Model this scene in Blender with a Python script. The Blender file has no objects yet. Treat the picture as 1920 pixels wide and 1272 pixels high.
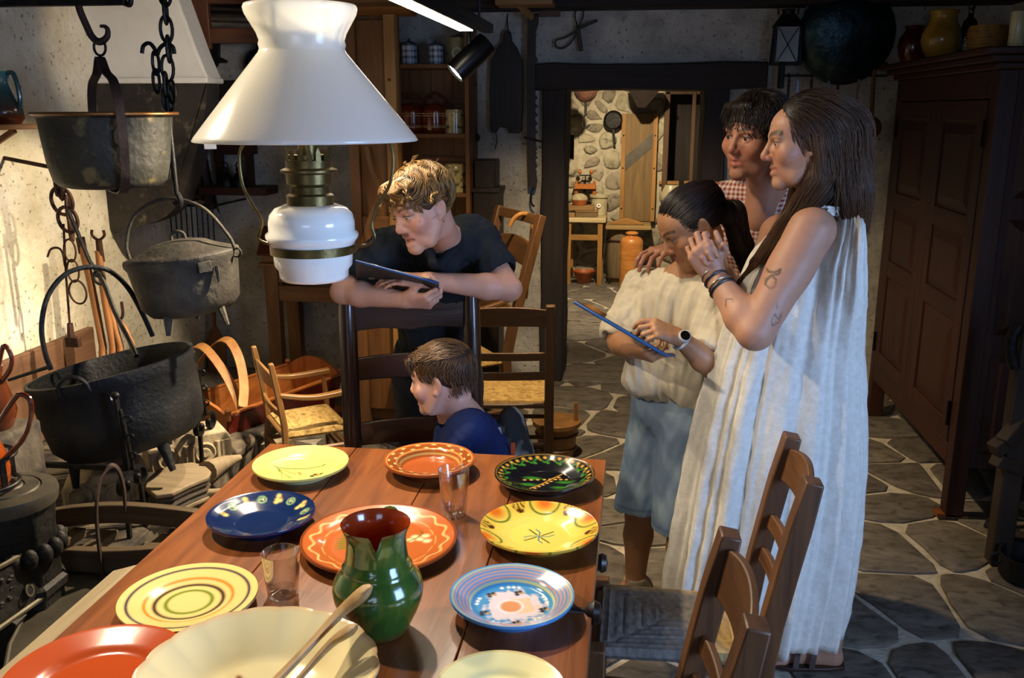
import bpy, math, random
import numpy as np
from mathutils import Vector, Matrix, Euler
random.seed(7); RNG = np.random.default_rng(7)
PI = math.pi
SC = bpy.context.scene
COL = SC.collection

# ------------------------------------------------------------------ camera
CAM_H = 1.6; FPX = 1720.0; PITCH = math.radians(14.05); YAW = math.radians(7.6)
cam = bpy.data.cameras.new('camera'); cam_ob = bpy.data.objects.new('camera', cam); COL.objects.link(cam_ob)
cam.sensor_width = 36.0; cam.lens = 36.0 * FPX / 1920.0; cam.clip_start = 0.05
cam_ob.location = (0, 0, CAM_H); cam_ob.rotation_euler = (PI/2 - PITCH, 0, YAW)
cam.dof.use_dof = True; cam.dof.focus_distance = 2.45; cam.dof.aperture_fstop = 14.0
SC.camera = cam_ob
# ------------------------------------------------------------------ world, exposure
w = bpy.data.worlds.new('world'); SC.world = w; w.use_nodes = True
w.node_tree.nodes['Background'].inputs[0].default_value = (0.42, 0.55, 1.0, 1)
w.node_tree.nodes['Background'].inputs[1].default_value = 0.5
SC.view_settings.view_transform = 'Standard'; SC.view_settings.look = 'None'
SC.view_settings.exposure = -0.08; SC.view_settings.gamma = 1.0; SC.view_settings.use_curve_mapping = False
SC.cycles.max_bounces = 6; SC.cycles.use_denoising = True
WARM = (1.0, 0.75, 0.45); WARM2 = (1.0, 0.83, 0.60); DAY = (0.36, 0.56, 1.0)
def light(name, kind, loc, target, energy, color, **kw):
    l = bpy.data.lights.new(name, kind); l.energy = energy; l.color = color
    for k, v in kw.items(): setattr(l, k, v)
    o = bpy.data.objects.new(name, l); COL.objects.link(o); o.location = loc
    o.rotation_euler = (Vector(target) - Vector(loc)).to_track_quat('-Z', 'Y').to_euler()
    return o
# daylight through the window in the right-hand wall (beside the camera) and the one behind the camera
light('window_daylight', 'AREA', (1.84, 0.55, 1.32), (-0.2, 1.9, 0.85), 34, DAY, spread=math.radians(105), shape='RECTANGLE', size=0.9, size_y=1.1)
light('window_daylight_behind', 'AREA', (-0.3, -1.55, 1.55), (-0.2, 2.0, 0.9), 14, (0.6, 0.74, 1.0), shape='RECTANGLE', size=1.0, size_y=0.9)

# ------------------------------------------------------------------ helpers: where a point of the place is
_c, _s, _cp, _sp = math.cos(PITCH), math.sin(PITCH), math.cos(YAW), math.sin(YAW)
def _ray(px, py):
    u = (px - 960) / FPX; v = (636 - py) / FPX; F = _c + _s * v
    return np.array([u * _cp - F * _sp, u * _sp + F * _cp, -_s + _c * v])
O3 = np.array([0, 0, CAM_H])
def P(px, py, y): d = _ray(px, py); return O3 + d * (y / d[1])           # on the plane Y = y
def PZ(px, py, z): d = _ray(px, py); return O3 + d * ((z - CAM_H) / d[2])  # at height z
def PX(px, py, x): d = _ray(px, py); return O3 + d * (x / d[0])          # on the plane X = x
def V(*a): return np.array(a, float)
def nrm(v): v = np.asarray(v, float); return v / max(np.linalg.norm(v), 1e-9)
def rotz(a): c, s = math.cos(a), math.sin(a); return np.array([[c, -s, 0], [s, c, 0], [0, 0, 1.0]])
def rotx(a): c, s = math.cos(a), math.sin(a); return np.array([[1.0, 0, 0], [0, c, -s], [0, s, c]])
def roty(a): c, s = math.cos(a), math.sin(a); return np.array([[c, 0, s], [0, 1.0, 0], [-s, 0, c]])
def frame(d, up=(0, 0, 1)):
    d = nrm(d); up = np.asarray(up, float)
    if abs(np.dot(d, nrm(up))) > .98: up = V(0, 1, 0) if abs(d[1]) < .9 else V(1, 0, 0)
    x = nrm(np.cross(up, d)); return x, np.cross(d, x), d                # x, y(up), d

# ------------------------------------------------------------------ helpers: materials
MATS = {}
def _nt(name):
    m = bpy.data.materials.new(name); m.use_nodes = True
    return m, m.node_tree, m.node_tree.nodes['Principled BSDF']
def lin(c):
    if isinstance(c, str):
        c = c.lstrip('#'); c = [int(c[i:i+2], 16) / 255 for i in (0, 2, 4)]
        c = [(x / 12.92 if x <= .04045 else ((x + .055) / 1.055) ** 2.4) for x in c]
    return (c[0], c[1], c[2], 1.0)
def M(name, c1, c2=None, rough=.6, metal=0., scale=8., stretch=(1, 1, 1), bump=0., bscale=None, detail=5., lo=.35, hi=.65, coat=0., trans=0., alpha=1., c3=None, s3=40., lo3=.55, hi3=.7, spec=.5, sub=0., ior=1.45, obj=True, dist=0., rough2=None):
    if name in MATS: return MATS[name]
    m, nt, b = _nt(name); N, L = nt.nodes, nt.links
    b.inputs['Base Color'].default_value = lin(c1); b.inputs['Roughness'].default_value = rough; b.inputs['Metallic'].default_value = metal
    b.inputs['Specular IOR Level'].default_value = spec; b.inputs['Coat Weight'].default_value = coat; b.inputs['Coat Roughness'].default_value = .08
    b.inputs['Transmission Weight'].default_value = trans; b.inputs['IOR'].default_value = ior
    if sub: b.inputs['Subsurface Weight'].default_value = sub; b.inputs['Subsurface Radius'].default_value = (.012, .005, .003); b.inputs['Subsurface Scale'].default_value = 1.0
    if c2 is not None or bump:
        tc = N.new('ShaderNodeTexCoord'); mp = N.new('ShaderNodeMapping'); mp.inputs['Scale'].default_value = stretch
        L.new(tc.outputs['Object' if obj else 'Generated'], mp.inputs['Vector'])
        nz = N.new('ShaderNodeTexNoise'); nz.inputs['Scale'].default_value = scale; nz.inputs['Detail'].default_value = detail; nz.inputs['Roughness'].default_value = .62; nz.inputs['Distortion'].default_value = dist
        L.new(mp.outputs[0], nz.inputs['Vector'])
        if c2 is not None:
            r = N.new('ShaderNodeValToRGB'); r.color_ramp.elements[0].position = lo; r.color_ramp.elements[1].position = hi
            r.color_ramp.elements[0].color = lin(c1); r.color_ramp.elements[1].color = lin(c2)
            L.new(nz.outputs['Fac'], r.inputs[0]); out = r.outputs[0]
            if c3 is not None:
                n3 = N.new('ShaderNodeTexNoise'); n3.inputs['Scale'].default_value = s3; n3.inputs['Detail'].default_value = 3
                L.new(mp.outputs[0], n3.inputs['Vector'])
                r3 = N.new('ShaderNodeValToRGB'); r3.color_ramp.elements[0].position = lo3; r3.color_ramp.elements[1].position = hi3
                r3.color_ramp.elements[0].color = (0, 0, 0, 1); r3.color_ramp.elements[1].color = (1, 1, 1, 1)
                L.new(n3.outputs['Fac'], r3.inputs[0])
                mx = N.new('ShaderNodeMix'); mx.data_type = 'RGBA'; L.new(r3.outputs[0], mx.inputs[0]); L.new(out, mx.inputs[6]); mx.inputs[7].default_value = lin(c3); out = mx.outputs[2]
            L.new(out, b.inputs['Base Color'])
            if rough2 is not None:
                mr = N.new('ShaderNodeMapRange'); mr.inputs[1].default_value = .35; mr.inputs[2].default_value = .65; mr.inputs[3].default_value = rough; mr.inputs[4].default_value = rough2
                L.new(nz.outputs['Fac'], mr.inputs[0]); L.new(mr.outputs[0], b.inputs['Roughness'])
        if bump:
            bp = N.new('ShaderNodeBump'); bp.inputs['Strength'].default_value = bump; bp.inputs['Distance'].default_value = .01
            if bscale:
                n2 = N.new('ShaderNodeTexNoise'); n2.inputs['Scale'].default_value = bscale; n2.inputs['Detail'].default_value = 6; L.new(mp.outputs[0], n2.inputs['Vector']); L.new(n2.outputs['Fac'], bp.inputs['Height'])
            else: L.new(nz.outputs['Fac'], bp.inputs['Height'])
            L.new(bp.outputs[0], b.inputs['Normal'])
    MATS[name] = m; return m
def wood(name, c1, c2, axis='z', scale=7., rough=.5, bump=.15, coat=0., c3=None):
    st = {'x': (.09, 1, 1), 'y': (1, .09, 1), 'z': (1, 1, .09)}[axis]
    return M(name + '_' + axis, c1, c2, rough=rough, scale=scale * 3, stretch=st, bump=bump, lo=.3, hi=.7, coat=coat, dist=.6, c3=c3, s3=14, lo3=.5, hi3=.75)
def VC(name, rough=.5, coat=0., sub=0., spec=.5, bump=0., bscale=60., noise=0., metal=0., trans=0.):
    """colour stored on the vertices (flat print and painted decoration of the thing)"""
    if name in MATS: return MATS[name]
    m, nt, b = _nt(name); N, L = nt.nodes, nt.links
    a = N.new('ShaderNodeVertexColor'); a.layer_name = 'Col'; out = a.outputs[0]
    b.inputs['Roughness'].default_value = rough; b.inputs['Coat Weight'].default_value = coat; b.inputs['Coat Roughness'].default_value = .06; b.inputs['Specular IOR Level'].default_value = spec; b.inputs['Metallic'].default_value = metal
    if sub: b.inputs['Subsurface Weight'].default_value = sub; b.inputs['Subsurface Radius'].default_value = (.010, .004, .0025); b.inputs['Subsurface Scale'].default_value = 1.0
    if bump or noise:
        tc = N.new('ShaderNodeTexCoord'); nz = N.new('ShaderNodeTexNoise'); nz.inputs['Scale'].default_value = bscale; nz.inputs['Detail'].default_value = 5
        L.new(tc.outputs['Object'], nz.inputs['Vector'])
        if bump:
            bp = N.new('ShaderNodeBump'); bp.inputs['Strength'].default_value = bump; bp.inputs['Distance'].default_value = .004; L.new(nz.outputs['Fac'], bp.inputs['Height']); L.new(bp.outputs[0], b.inputs['Normal'])
        if noise:
            mr = N.new('ShaderNodeMapRange'); mr.inputs[1].default_value = .3; mr.inputs[2].default_value = .7; mr.inputs[3].default_value = 1 - noise; mr.inputs[4].default_value = 1 + noise
            L.new(nz.outputs['Fac'], mr.inputs[0]); vm = N.new('ShaderNodeVectorMath'); vm.operation = 'SCALE'; L.new(out, vm.inputs[0]); L.new(mr.outputs[0], vm.inputs['Scale']); out = vm.outputs[0]
    L.new(out, b.inputs['Base Color']); MATS[name] = m; return m
def emit(name, color, strength):
    m, nt, b = _nt(name); b.inputs['Base Color'].default_value = (0, 0, 0, 1)
    b.inputs['Emission Color'].default_value = lin(color); b.inputs['Emission Strength'].default_value = strength; return m

# ------------------------------------------------------------------ helpers: objects
ORG = {}
def prop(o, label=None, cat=None, group=None, kind=None):
    if label: o['label'] = label
    if cat: o['category'] = cat
    if group: o['group'] = group
    if kind: o['kind'] = kind
    return o
def thing(name, label, cat, loc=(0, 0, 0), rz=0., group=None):
    o = bpy.data.objects.new(name, None); COL.objects.link(o); o.location = tuple(loc); o.rotation_euler = (0, 0, rz); o.empty_display_size = .05
    ORG[o.name] = (np.array(loc, float), rotz(rz)); return prop(o, label, cat, group)
class G:
    """collects shapes, builds ONE mesh object"""
    def __init__(s): s.v = []; s.f = []; s.n = 0; s.c = []
    def add(s, v, f, col=None):
        v = np.asarray(v, float).reshape(-1, 3); s.v.append(v); s.f += [tuple(int(i) + s.n for i in q) for q in f]; s.n += len(v)
        if col is not None:
            col = np.asarray(col, float)
            if col.ndim == 1: col = np.tile(col[:3], (len(v), 1))
            s.c.append(col[:, :3])
        return s
    def box(s, c, size, R=None, col=None):
        h = np.asarray(size, float) / 2
        v = np.array([[x, y, z] for z in (-1, 1) for y in (-1, 1) for x in (-1, 1)]) * h
        if R is not None: v = v @ np.asarray(R).T
        return s.add(v + np.asarray(c, float), [(0, 2, 3, 1), (4, 5, 7, 6), (0, 1, 5, 4), (2, 6, 7, 3), (0, 4, 6, 2), (1, 3, 7, 5)], col)
    def span(s, lo, hi, col=None):
        lo, hi = np.asarray(lo, float), np.asarray(hi, float); return s.box((lo + hi) / 2, hi - lo, None, col)
    def hexa(s, b, t, col=None):   # bottom 4, top 4 (ccw)
        return s.add(list(b) + list(t), [(3, 2, 1, 0), (4, 5, 6, 7), (0, 1, 5, 4), (1, 2, 6, 5), (2, 3, 7, 6), (3, 0, 4, 7)], col)
    def beam(s, a, b, w, h, up=(0, 0, 1), w2=None, h2=None, col=None):
        a, b = np.asarray(a, float), np.asarray(b, float); x, y, d = frame(b - a, up); w2 = w2 or w; h2 = h2 or h
        q = lambda p, w, h: [p - x*w/2 - y*h/2, p + x*w/2 - y*h/2, p + x*w/2 + y*h/2, p - x*w/2 + y*h/2]
        return s.add(q(a, w, h) + q(b, w2, h2), [(3, 2, 1, 0), (4, 5, 6, 7), (0, 1, 5, 4), (1, 2, 6, 5), (2, 3, 7, 6), (3, 0, 4, 7)], col)
    def tube(s, path, r, n=8, closed=False, caps=True, col=None, flat=None, up=None):
        p = np.asarray(path, float); m = len(p); r = np.full(m, r) if np.isscalar(r) else np.asarray(r, float)
        t = np.zeros_like(p)
        if closed: t = np.roll(p, -1, 0) - np.roll(p, 1, 0)
        else: t[1:-1] = p[2:] - p[:-2]; t[0] = p[1] - p[0]; t[-1] = p[-1] - p[-2]
        x, y, _ = frame(t[0], up if up is not None else (0, 0, 1)); vs = []
        for i in range(m):
            d = nrm(t[i])
            if up is not None: x = nrm(np.cross(up, d)); y = np.cross(d, x)
            else: x = nrm(x - d * np.dot(x, d)); y = np.cross(d, x)
            for k in range(n):
                a = 2 * PI * (k + .5) / n
                fx, fy = (1, 1) if flat is None else flat
                vs.append(p[i] + r[i] * (math.cos(a) * x * fx + math.sin(a) * y * fy))
        f = []
        for i in range(m if closed else m - 1):
            j = (i + 1) % m
            for k in range(n): l = (k + 1) % n; f.append((i*n + k, i*n + l, j*n + l, j*n + k))
        if caps and not closed: f.append(tuple(range(n - 1, -1, -1))); f.append(tuple((m-1)*n + k for k in range(n)))
        return s.add(vs, f, col)
    def ribbon(s, path, w, t, up, col=None):   # rectangular section; w along up, t across
        p = np.asarray(path, float); m = len(p); up = np.asarray(up, float); vs = []
        for i in range(m):
            d = nrm(p[min(i+1, m-1)] - p[max(i-1, 0)]); u = up[i] if up.ndim == 2 else up
            x = nrm(np.cross(u, d)); y = np.cross(d, x); ww = w if np.isscalar(w) else w[i]; tt = t if np.isscalar(t) else t[i]
            vs += [p[i] - x*tt/2 - y*ww/2, p[i] + x*tt/2 - y*ww/2, p[i] + x*tt/2 + y*ww/2, p[i] - x*tt/2 + y*ww/2]
        f = [(3, 2, 1, 0), (4*m-4, 4*m-3, 4*m-2, 4*m-1)]
        for i in range(m-1):
            for k in range(4): l = (k+1) % 4; f.append((4*i+k, 4*i+l, 4*i+4+l, 4*i+4+k))
        return s.add(vs, f, col)
    def lathe(s, prof, c=(0, 0, 0), n=32, R=None, col=None, fn=None):
        """prof: list of (radius, z); r=0 ends are closed to a point"""
        prof = [(max(r, 1e-4), z) for r, z in prof]; m = len(prof); vs = []
        for r, z in prof:
            for k in range(n):
                a = 2 * PI * k / n; rr, zz = (r, z) if fn is None else fn(r, z, a)
                vs.append((rr * math.cos(a), rr * math.sin(a), zz))
        vs = np.array(vs)
        if R is not None: vs = vs @ np.asarray(R).T
        f = [(i*n + k, i*n + (k+1) % n, (i+1)*n + (k+1) % n, (i+1)*n + k) for i in range(m-1) for k in range(n)]
        if prof[0][0] > 2e-4: pass
        if col is not None and not np.isscalar(col) and np.ndim(col) == 2 and len(col) == m: col = np.repeat(np.asarray(col, float), n, 0)
        return s.add(vs + np.asarray(c, float), f, col)
    def ell(s, c, r, R=None, n=16, m=10, col=None):
        r = np.full(3, r) if np.isscalar(r) else np.asarray(r, float)
        prof = [(math.sin(PI * i / m), -math.cos(PI * i / m)) for i in range(m + 1)]
        g = G().lathe(prof, n=n); v = g.v[0] * r
        if R is not None: v = v @ np.asarray(R).T
        return s.add(v + np.asarray(c, float), g.f, col)
    def prism(s, poly, h, origin=(0, 0, 0), ux=(1, 0, 0), uy=(0, 1, 0), col=None, z0=0.):
        """polygon in the plane (ux, uy), extruded along ux x uy from z0 to z0+h"""
        ux, uy, o = np.asarray(ux, float), np.asarray(uy, float), np.asarray(origin, float); nz = nrm(np.cross(ux, uy)); n = len(poly)
        b = [o + ux*p[0] + uy*p[1] + nz*z0 for p in poly]; t = [q + nz*h for q in b]
        return s.add(b + t, [tuple(range(n-1, -1, -1)), tuple(range(n, 2*n))] + [(i, (i+1) % n, n + (i+1) % n, n + i) for i in range(n)], col)
    def ring(s, c, R, r, axis=(0, 0, 1), n=20, m=8, sx=1., sy=1., up=(0, 0, 1), col=None):
        x, y, d = frame(axis, up); a = np.linspace(0, 2*PI, n, endpoint=False)
        return s.tube([np.asarray(c) + R*(math.cos(t)*x*sx + math.sin(t)*y*sy) for t in a], r, m, closed=True, col=col)
    def build(s, name, mat, parent=None, bevel=0., smooth=40., local=False, sub=0, solid=0., seg=2):
        me = bpy.data.meshes.new(name); v = np.vstack(s.v)
        if parent is not None and not local:
            o, R = ORG.get(parent.name, (V(0, 0, 0), np.eye(3))); v = (v - o) @ R
        me.from_pydata(v.tolist(), [], s.f); me.update()
        if s.c:
            at = me.color_attributes.new('Col', 'FLOAT_COLOR', 'POINT'); cc = np.ones((len(v), 4)); cc[:, :3] = np.vstack(s.c); at.data.foreach_set('color', cc.ravel())
        fin(me, mat, smooth)
        ob = bpy.data.objects.new(name, me); COL.objects.link(ob)
        if parent is not None: ob.parent = parent; ORG[ob.name] = ORG.get(parent.name, (V(0, 0, 0), np.eye(3)))
        if bevel: md = ob.modifiers.new('bevel', 'BEVEL'); md.width = bevel; md.segments = seg; md.limit_method = 'ANGLE'; md.angle_limit = .6; md.harden_normals = False
        if solid: md = ob.modifiers.new('solid', 'SOLIDIFY'); md.thickness = abs(solid); md.offset = 0 if solid > 0 else -1
        if sub: md = ob.modifiers.new('sub', 'SUBSURF'); md.levels = md.render_levels = sub
        return ob
def fin(me, mat, smooth=40.):
    if mat is not None: me.materials.append(mat)
    if smooth:
        me.polygons.foreach_set('use_smooth', [True] * len(me.polygons))
        if smooth < 179: me.set_sharp_from_angle(angle=math.radians(smooth))
    me.update()
def struct(name, g, mat, **kw): return prop(g.build(name, mat, **kw), kind='structure')
def inst(src, name, parent, loc=(0, 0, 0), R=None, scale=1.):
    """another object that shares the mesh of src (alike pieces)"""
    o = src.copy(); o.name = name; COL.objects.link(o); o.parent = parent; o.location = tuple(loc)
    if R is not None: o.rotation_euler = Matrix(np.asarray(R).tolist()).to_euler()
    if np.isscalar(scale): o.scale = (scale,) * 3
    else: o.scale = tuple(scale)
    ORG[o.name] = ORG.get(parent.name, (V(0, 0, 0), np.eye(3))) if parent is not None else (V(*loc), np.eye(3))
    return o
def copy_thing(root, loc, rz=None, label=None):
    r = root.copy(); COL.objects.link(r); r.location = tuple(loc)
    if rz is not None: r.rotation_euler = (0, 0, rz)
    if label: r['label'] = label
    ORG[r.name] = (np.array(loc, float), rotz(r.rotation_euler.z))
    for ch in list(root.children):
        c = ch.copy(); COL.objects.link(c); c.parent = r
        for g in ch.children: d = g.copy(); COL.objects.link(d); d.parent = c
    return r
def bez(pts, n=16):
    """smooth curve through the points (Catmull-Rom)"""
    p = np.asarray(pts, float); q = np.vstack([2*p[0] - p[1], p, 2*p[-1] - p[-2]]); out = []
    for i in range(1, len(q) - 2):
        for t in np.linspace(0, 1, n, endpoint=False):
            a, b, c, d = q[i-1], q[i], q[i+1], q[i+2]
            out.append(.5 * (2*b + (c-a)*t + (2*a - 5*b + 4*c - d)*t*t + (3*b - a - 3*c + d)*t**3))
    out.append(p[-1]); return np.array(out)
def snoise(p, f, seed=0):
    """cheap smooth pseudo-noise in numpy, about -1..1"""
    p = np.asarray(p, float) * f; r = np.random.default_rng(seed); o = np.zeros(len(p))
    for k in range(6):
        d = r.normal(size=3); d /= np.linalg.norm(d); w_ = 2 ** (k * .45); o += np.sin(p @ d * w_ * 2.3 + r.uniform(0, 6.28) + 1.3*np.sin(p @ r.normal(size=3) * .9)) / w_ ** .7
    return o / 3.0

# ================================================================== the setting
XL, XR, YB, YF, ZC = -2.68, 1.92, 5.37, -1.75, 2.36
YB2 = 8.95; WT = 0.32
def add_random(m, amt, hue=0.):
    nt = m.node_tree; N, L = nt.nodes, nt.links; b = N['Principled BSDF']; lk = b.inputs['Base Color'].links
    oi = N.new('ShaderNodeObjectInfo'); mr = N.new('ShaderNodeMapRange'); mr.inputs[3].default_value = 1 - amt; mr.inputs[4].default_value = 1 + amt
    L.new(oi.outputs['Random'], mr.inputs[0]); hs = N.new('ShaderNodeHueSaturation'); L.new(mr.outputs[0], hs.inputs['Value'])
    mh = N.new('ShaderNodeMapRange'); mh.inputs[3].default_value = .5 - hue; mh.inputs[4].default_value = .5 + hue; L.new(oi.outputs['Random'], mh.inputs[0]); L.new(mh.outputs[0], hs.inputs['Hue'])
    if lk: L.new(lk[0].from_socket, hs.inputs['Color'])
    else: hs.inputs['Color'].default_value = b.inputs['Base Color'].default_value
    L.new(hs.outputs[0], b.inputs['Base Color']); return m
m_plaster = M('plaster', '#8f8b82', '#b9b4a8', rough=.92, scale=5, bump=.9, bscale=34, c3='#57534c', s3=46, lo3=.60, hi3=.72, detail=8)
m_plaster_w = M('plaster_hearth', '#c2b596', '#e3dac2', rough=.92, scale=4, bump=1., bscale=30, c3='#6e604a', s3=48, lo3=.62, hi3=.74, detail=8)
m_mortar = M('mortar', '#a39a86', '#c4bba8', rough=.9, scale=20, bump=.5, bscale=60)
m_slate = add_random(M('slate', '#57514a', '#746c60', rough=.5, scale=7, stretch=(1, 1.6, 1), bump=.55, bscale=26, c3='#453f38', s3=18, lo3=.5, hi3=.7, detail=8, rough2=.62), .22, .012)
m_beam = wood('beam_dark', '#15100c', '#2a2019', 'x', rough=.75, bump=.5)
m_beam_z = wood('beam_dark', '#15100c', '#2a2019', 'z', rough=.75, bump=.5)
m_beam_y = wood('beam_dark', '#15100c', '#2a2019', 'y', rough=.75, bump=.5)
m_stonew = add_random(M('rubble_stone', '#7d7562', '#9a917a', rough=.85, scale=9, bump=.9, bscale=30, c3='#655f50', s3=20, lo3=.5, hi3=.7), .25, .015)
m_rmortar = M('rubble_mortar', '#9a917a', '#b3aa92', rough=.95, scale=18, bump=.8, bscale=50)

# floor: crazy paving, every slab a piece of its own
g = G(); g.span((XL - .3, YF, -.12), (XR + .3, YB2 + .3, -.012)); floor = struct('floor', g, m_mortar)
def cells(seeds, lo, hi, gap, near=24):
    s = np.array(seeds); out = []
    for i in range(len(s)):
        poly = [np.array(p, float) for p in ((lo[0], lo[1]), (hi[0], lo[1]), (hi[0], hi[1]), (lo[0], hi[1]))]
        d = np.hypot(*(s - s[i]).T); idx = np.argsort(d)[1:near + 1]
        for j in idx:
            nvec = (s[j] - s[i]) / d[j]; off = d[j] / 2 - gap / 2; q = []
            for k in range(len(poly)):
                a, b = poly[k], poly[(k + 1) % len(poly)]; da = (a - s[i]) @ nvec - off; db = (b - s[i]) @ nvec - off
                if da <= 0: q.append(a)
                if da * db < 0: q.append(a + (b - a) * da / (da - db))
            poly = q
            if len(poly) < 3: break
        out.append(poly)
    return out
def ragged(poly, cut, jit, seg, rg):
    n = len(poly); p = []
    for i in range(n):
        a, b, c = poly[i-1], poly[i], poly[(i+1) % n]; la, lc = np.linalg.norm(a-b), np.linalg.norm(c-b)
        if min(la, lc) < 1e-4: continue
        p.append(b + (a-b) * min(.3, cut/la)); p.append(b + (c-b) * min(.3, cut/lc))
    q = []
    for i in range(len(p)):
        a, b = p[i], p[(i+1) % len(p)]; L_ = np.linalg.norm(b-a); k = max(1, int(L_ / seg))
        nv = np.array([b[1]-a[1], a[0]-b[0]]) / max(L_, 1e-6)
        for t in range(k): q.append(a + (b-a)*t/k + (nv * rg.uniform(-jit, jit) if t else nv * rg.uniform(-jit, jit) * .5))
    return q
seeds = [tuple(PZ(x, y, 0)[:2]) for x, y in (
    (1715, 1140), (1865, 1150), (1595, 1165), (1640, 1015), (1778, 1010), (1660, 945), (1890, 980), (1700, 890), (1640, 845), (1600, 1265), (1755, 1262), (1880, 1262), (1800, 895), (1900, 905),
    (1090, 750), (1085, 835), (1150, 790), (1035, 815), (1160, 860), (1130, 905), (1190, 905), (1150, 960), (1190, 1000), (1140, 1050), (1215, 1050), (1195, 720), (1120, 700), (1240, 665), (1060, 780),
    (1090, 660), (1160, 650), (1100, 620), (1190, 615), (1130, 590), (1085, 572), (1160, 566), (1110, 548), (1230, 580), (1200, 545), (1660, 800), (1720, 840), (1600, 905), (1620, 760), (560, 850), (640, 835), (600, 800))]
rg = np.random.default_rng(3)
tries = 0
while len(seeds) < 285 and tries < 30000:
    tries += 1; p = (rg.uniform(XL, XR), rg.uniform(-.6, YB2)); vis = (p[1] > 2.2 and -1.9 < p[0]) and p[1] < 9
    dmin = (.30 + .10 * (p[1] > 6)) if vis else .52
    if all((p[0]-q[0])**2 + ((p[1]-q[1]) * .9)**2 > dmin * dmin for q in seeds): seeds.append(p)
for poly in cells(seeds, (XL, -1.0), (XR, YB2), .026):
    if len(poly) < 3: continue
    q = ragged(poly, .05, .009, .13, rg); c = np.mean(q, 0); h = rg.uniform(-.002, .003)
    if len(q) < 3: continue
    n = len(q); b = [(x, y, -.05) for x, y in q]; t = [(x, y, h - .004) for x, y in q]; t2 = [(*(c + (np.array(p) - c) * (1 - .010 / max(.05, np.linalg.norm(np.array(p) - c)))), h) for p in q]
    gg = G().add(b + t + t2, [(i, (i+1) % n, n + (i+1) % n, n + i) for i in range(n)] + [(n+i, n + (i+1) % n, 2*n + (i+1) % n, 2*n + i) for i in range(n)] + [tuple(range(2*n, 3*n))])
    gg.build('paving_stone', m_slate, floor, smooth=25)

# walls of the main room
def wallpoly(name, poly, o, ux, uy, h, mat): return struct(name, G().prism(poly, h, o, ux, uy), mat, smooth=0)
DL, DR, DT = -.54, .49, 1.74
wallpoly('wall_back', [(XL-.3, -.05), (DL, -.05), (DL, DT), (DR, DT), (DR, -.05), (XR+.3, -.05), (XR+.3, ZC+.1), (XL-.3, ZC+.1)], (0, YB + WT, 0), (1, 0, 0), (0, 0, 1), WT, m_plaster)
wallpoly('wall_left', [(YF, -.05), (YB, -.05), (YB, ZC+.1), (YF, ZC+.1)], (XL - .3, 0, 0), (0, 1, 0), (0, 0, 1), .3, m_plaster_w)
g = G()   # right wall with a window opening beside the camera
for lo, hi in (((XR, YF, -.05), (XR+.3, .05, ZC+.1)), ((XR, 1.05, -.05), (XR+.3, YB, ZC+.1)), ((XR, .05, -.05), (XR+.3, 1.05, .75)), ((XR, .05, 1.88), (XR+.3, 1.05, ZC+.1))): g.span(lo, hi)
struct('wall_right', g, m_plaster, smooth=0)
g = G()
for lo, hi in (((XL, YF-.3, -.05), (-.85, YF, ZC+.1)), ((.25, YF-.3, -.05), (XR, YF, ZC+.1)), ((-.85, YF-.3, -.05), (.25, YF, 1.05)), ((-.85, YF-.3, 2.05), (.25, YF, ZC+.1))): g.span(lo, hi)
struct('wall_front', g, m_plaster, smooth=0)
m_glass = M('window_glass', (.9, .95, 1), rough=.02, trans=1., spec=.5)
m_frame = wood('window_wood', '#3a2618', '#543824', 'z')
def window(name, o, ux, uz, wd, ht):
    o, ux, uz = V(*o), V(*ux), V(*uz); wn = prop(bpy.data.objects.new(name, None), kind='structure'); COL.objects.link(wn)
    fr = G()
    for a, b in (((0, 0), (wd, 0)), ((wd, 0), (wd, ht)), ((wd, ht), (0, ht)), ((0, ht), (0, 0))): fr.beam(o + ux*a[0] + uz*a[1], o + ux*b[0] + uz*b[1], .06, .06)
    fr.build('window_frame', m_frame, wn)
    G().beam(o + ux*wd/2, o + ux*wd/2 + uz*ht, .03, .03).build('mullion', m_frame, wn)
    for z in (ht/3, 2*ht/3): G().beam(o + uz*z, o + ux*wd + uz*z, .025, .025).build('glazing_bar', m_frame, wn)
    for i in range(2):
        for j in range(3): G().box(o + ux*wd*(i+.5)/2 + uz*ht*(j+.5)/3, np.abs(ux)*(wd/2-.03) + np.abs(uz)*(ht/3-.03) + V(.004, .004, 0)*(1-np.abs(ux)-np.abs(uz)*0)*V(1, 1, 0)).build('pane', m_glass, wn)
window('window_1', (XR + .12, .05, .75), (0, 1, 0), (0, 0, 1), 1.0, 1.13)
window('window_2', (-.85, YF - .12, 1.05), (1, 0, 0), (0, 0, 1), 1.1, 1.0)
m_ceil = wood('ceiling_boards', '#1b140e', '#30241a', 'y', rough=.8, bump=.4)
g = G(); g.span((XL-.3, YF, ZC), (XR+.3, YB, ZC+.1)); ceiling = struct('ceiling', g, m_ceil)
bd = None
for i in range(23):   # ceiling boards
    x = XL + .1 + i * .2
    if bd is None: bd = G().box((0, 0, 0), (.19, YB-YF, .02)).build('ceiling_board', m_ceil, ceiling, local=True); bd.location = (x, (YB+YF)/2, ZC-.01)
    else: inst(bd, 'ceiling_board', ceiling, (x, (YB+YF)/2, ZC - .01 - .004*(i % 3)))
for i, (y, zz, h) in enumerate(((5.27, 2.128, .24), (3.9, 2.17, .2), (2.5, 2.17, .2), (1.1, 2.17, .2), (-.4, 2.17, .2))):
    struct('trim_%d' % (i + 1), G().span((XL, y - .1, zz), (XR, y + .1, zz + h)), m_beam, bevel=.012)
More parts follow.
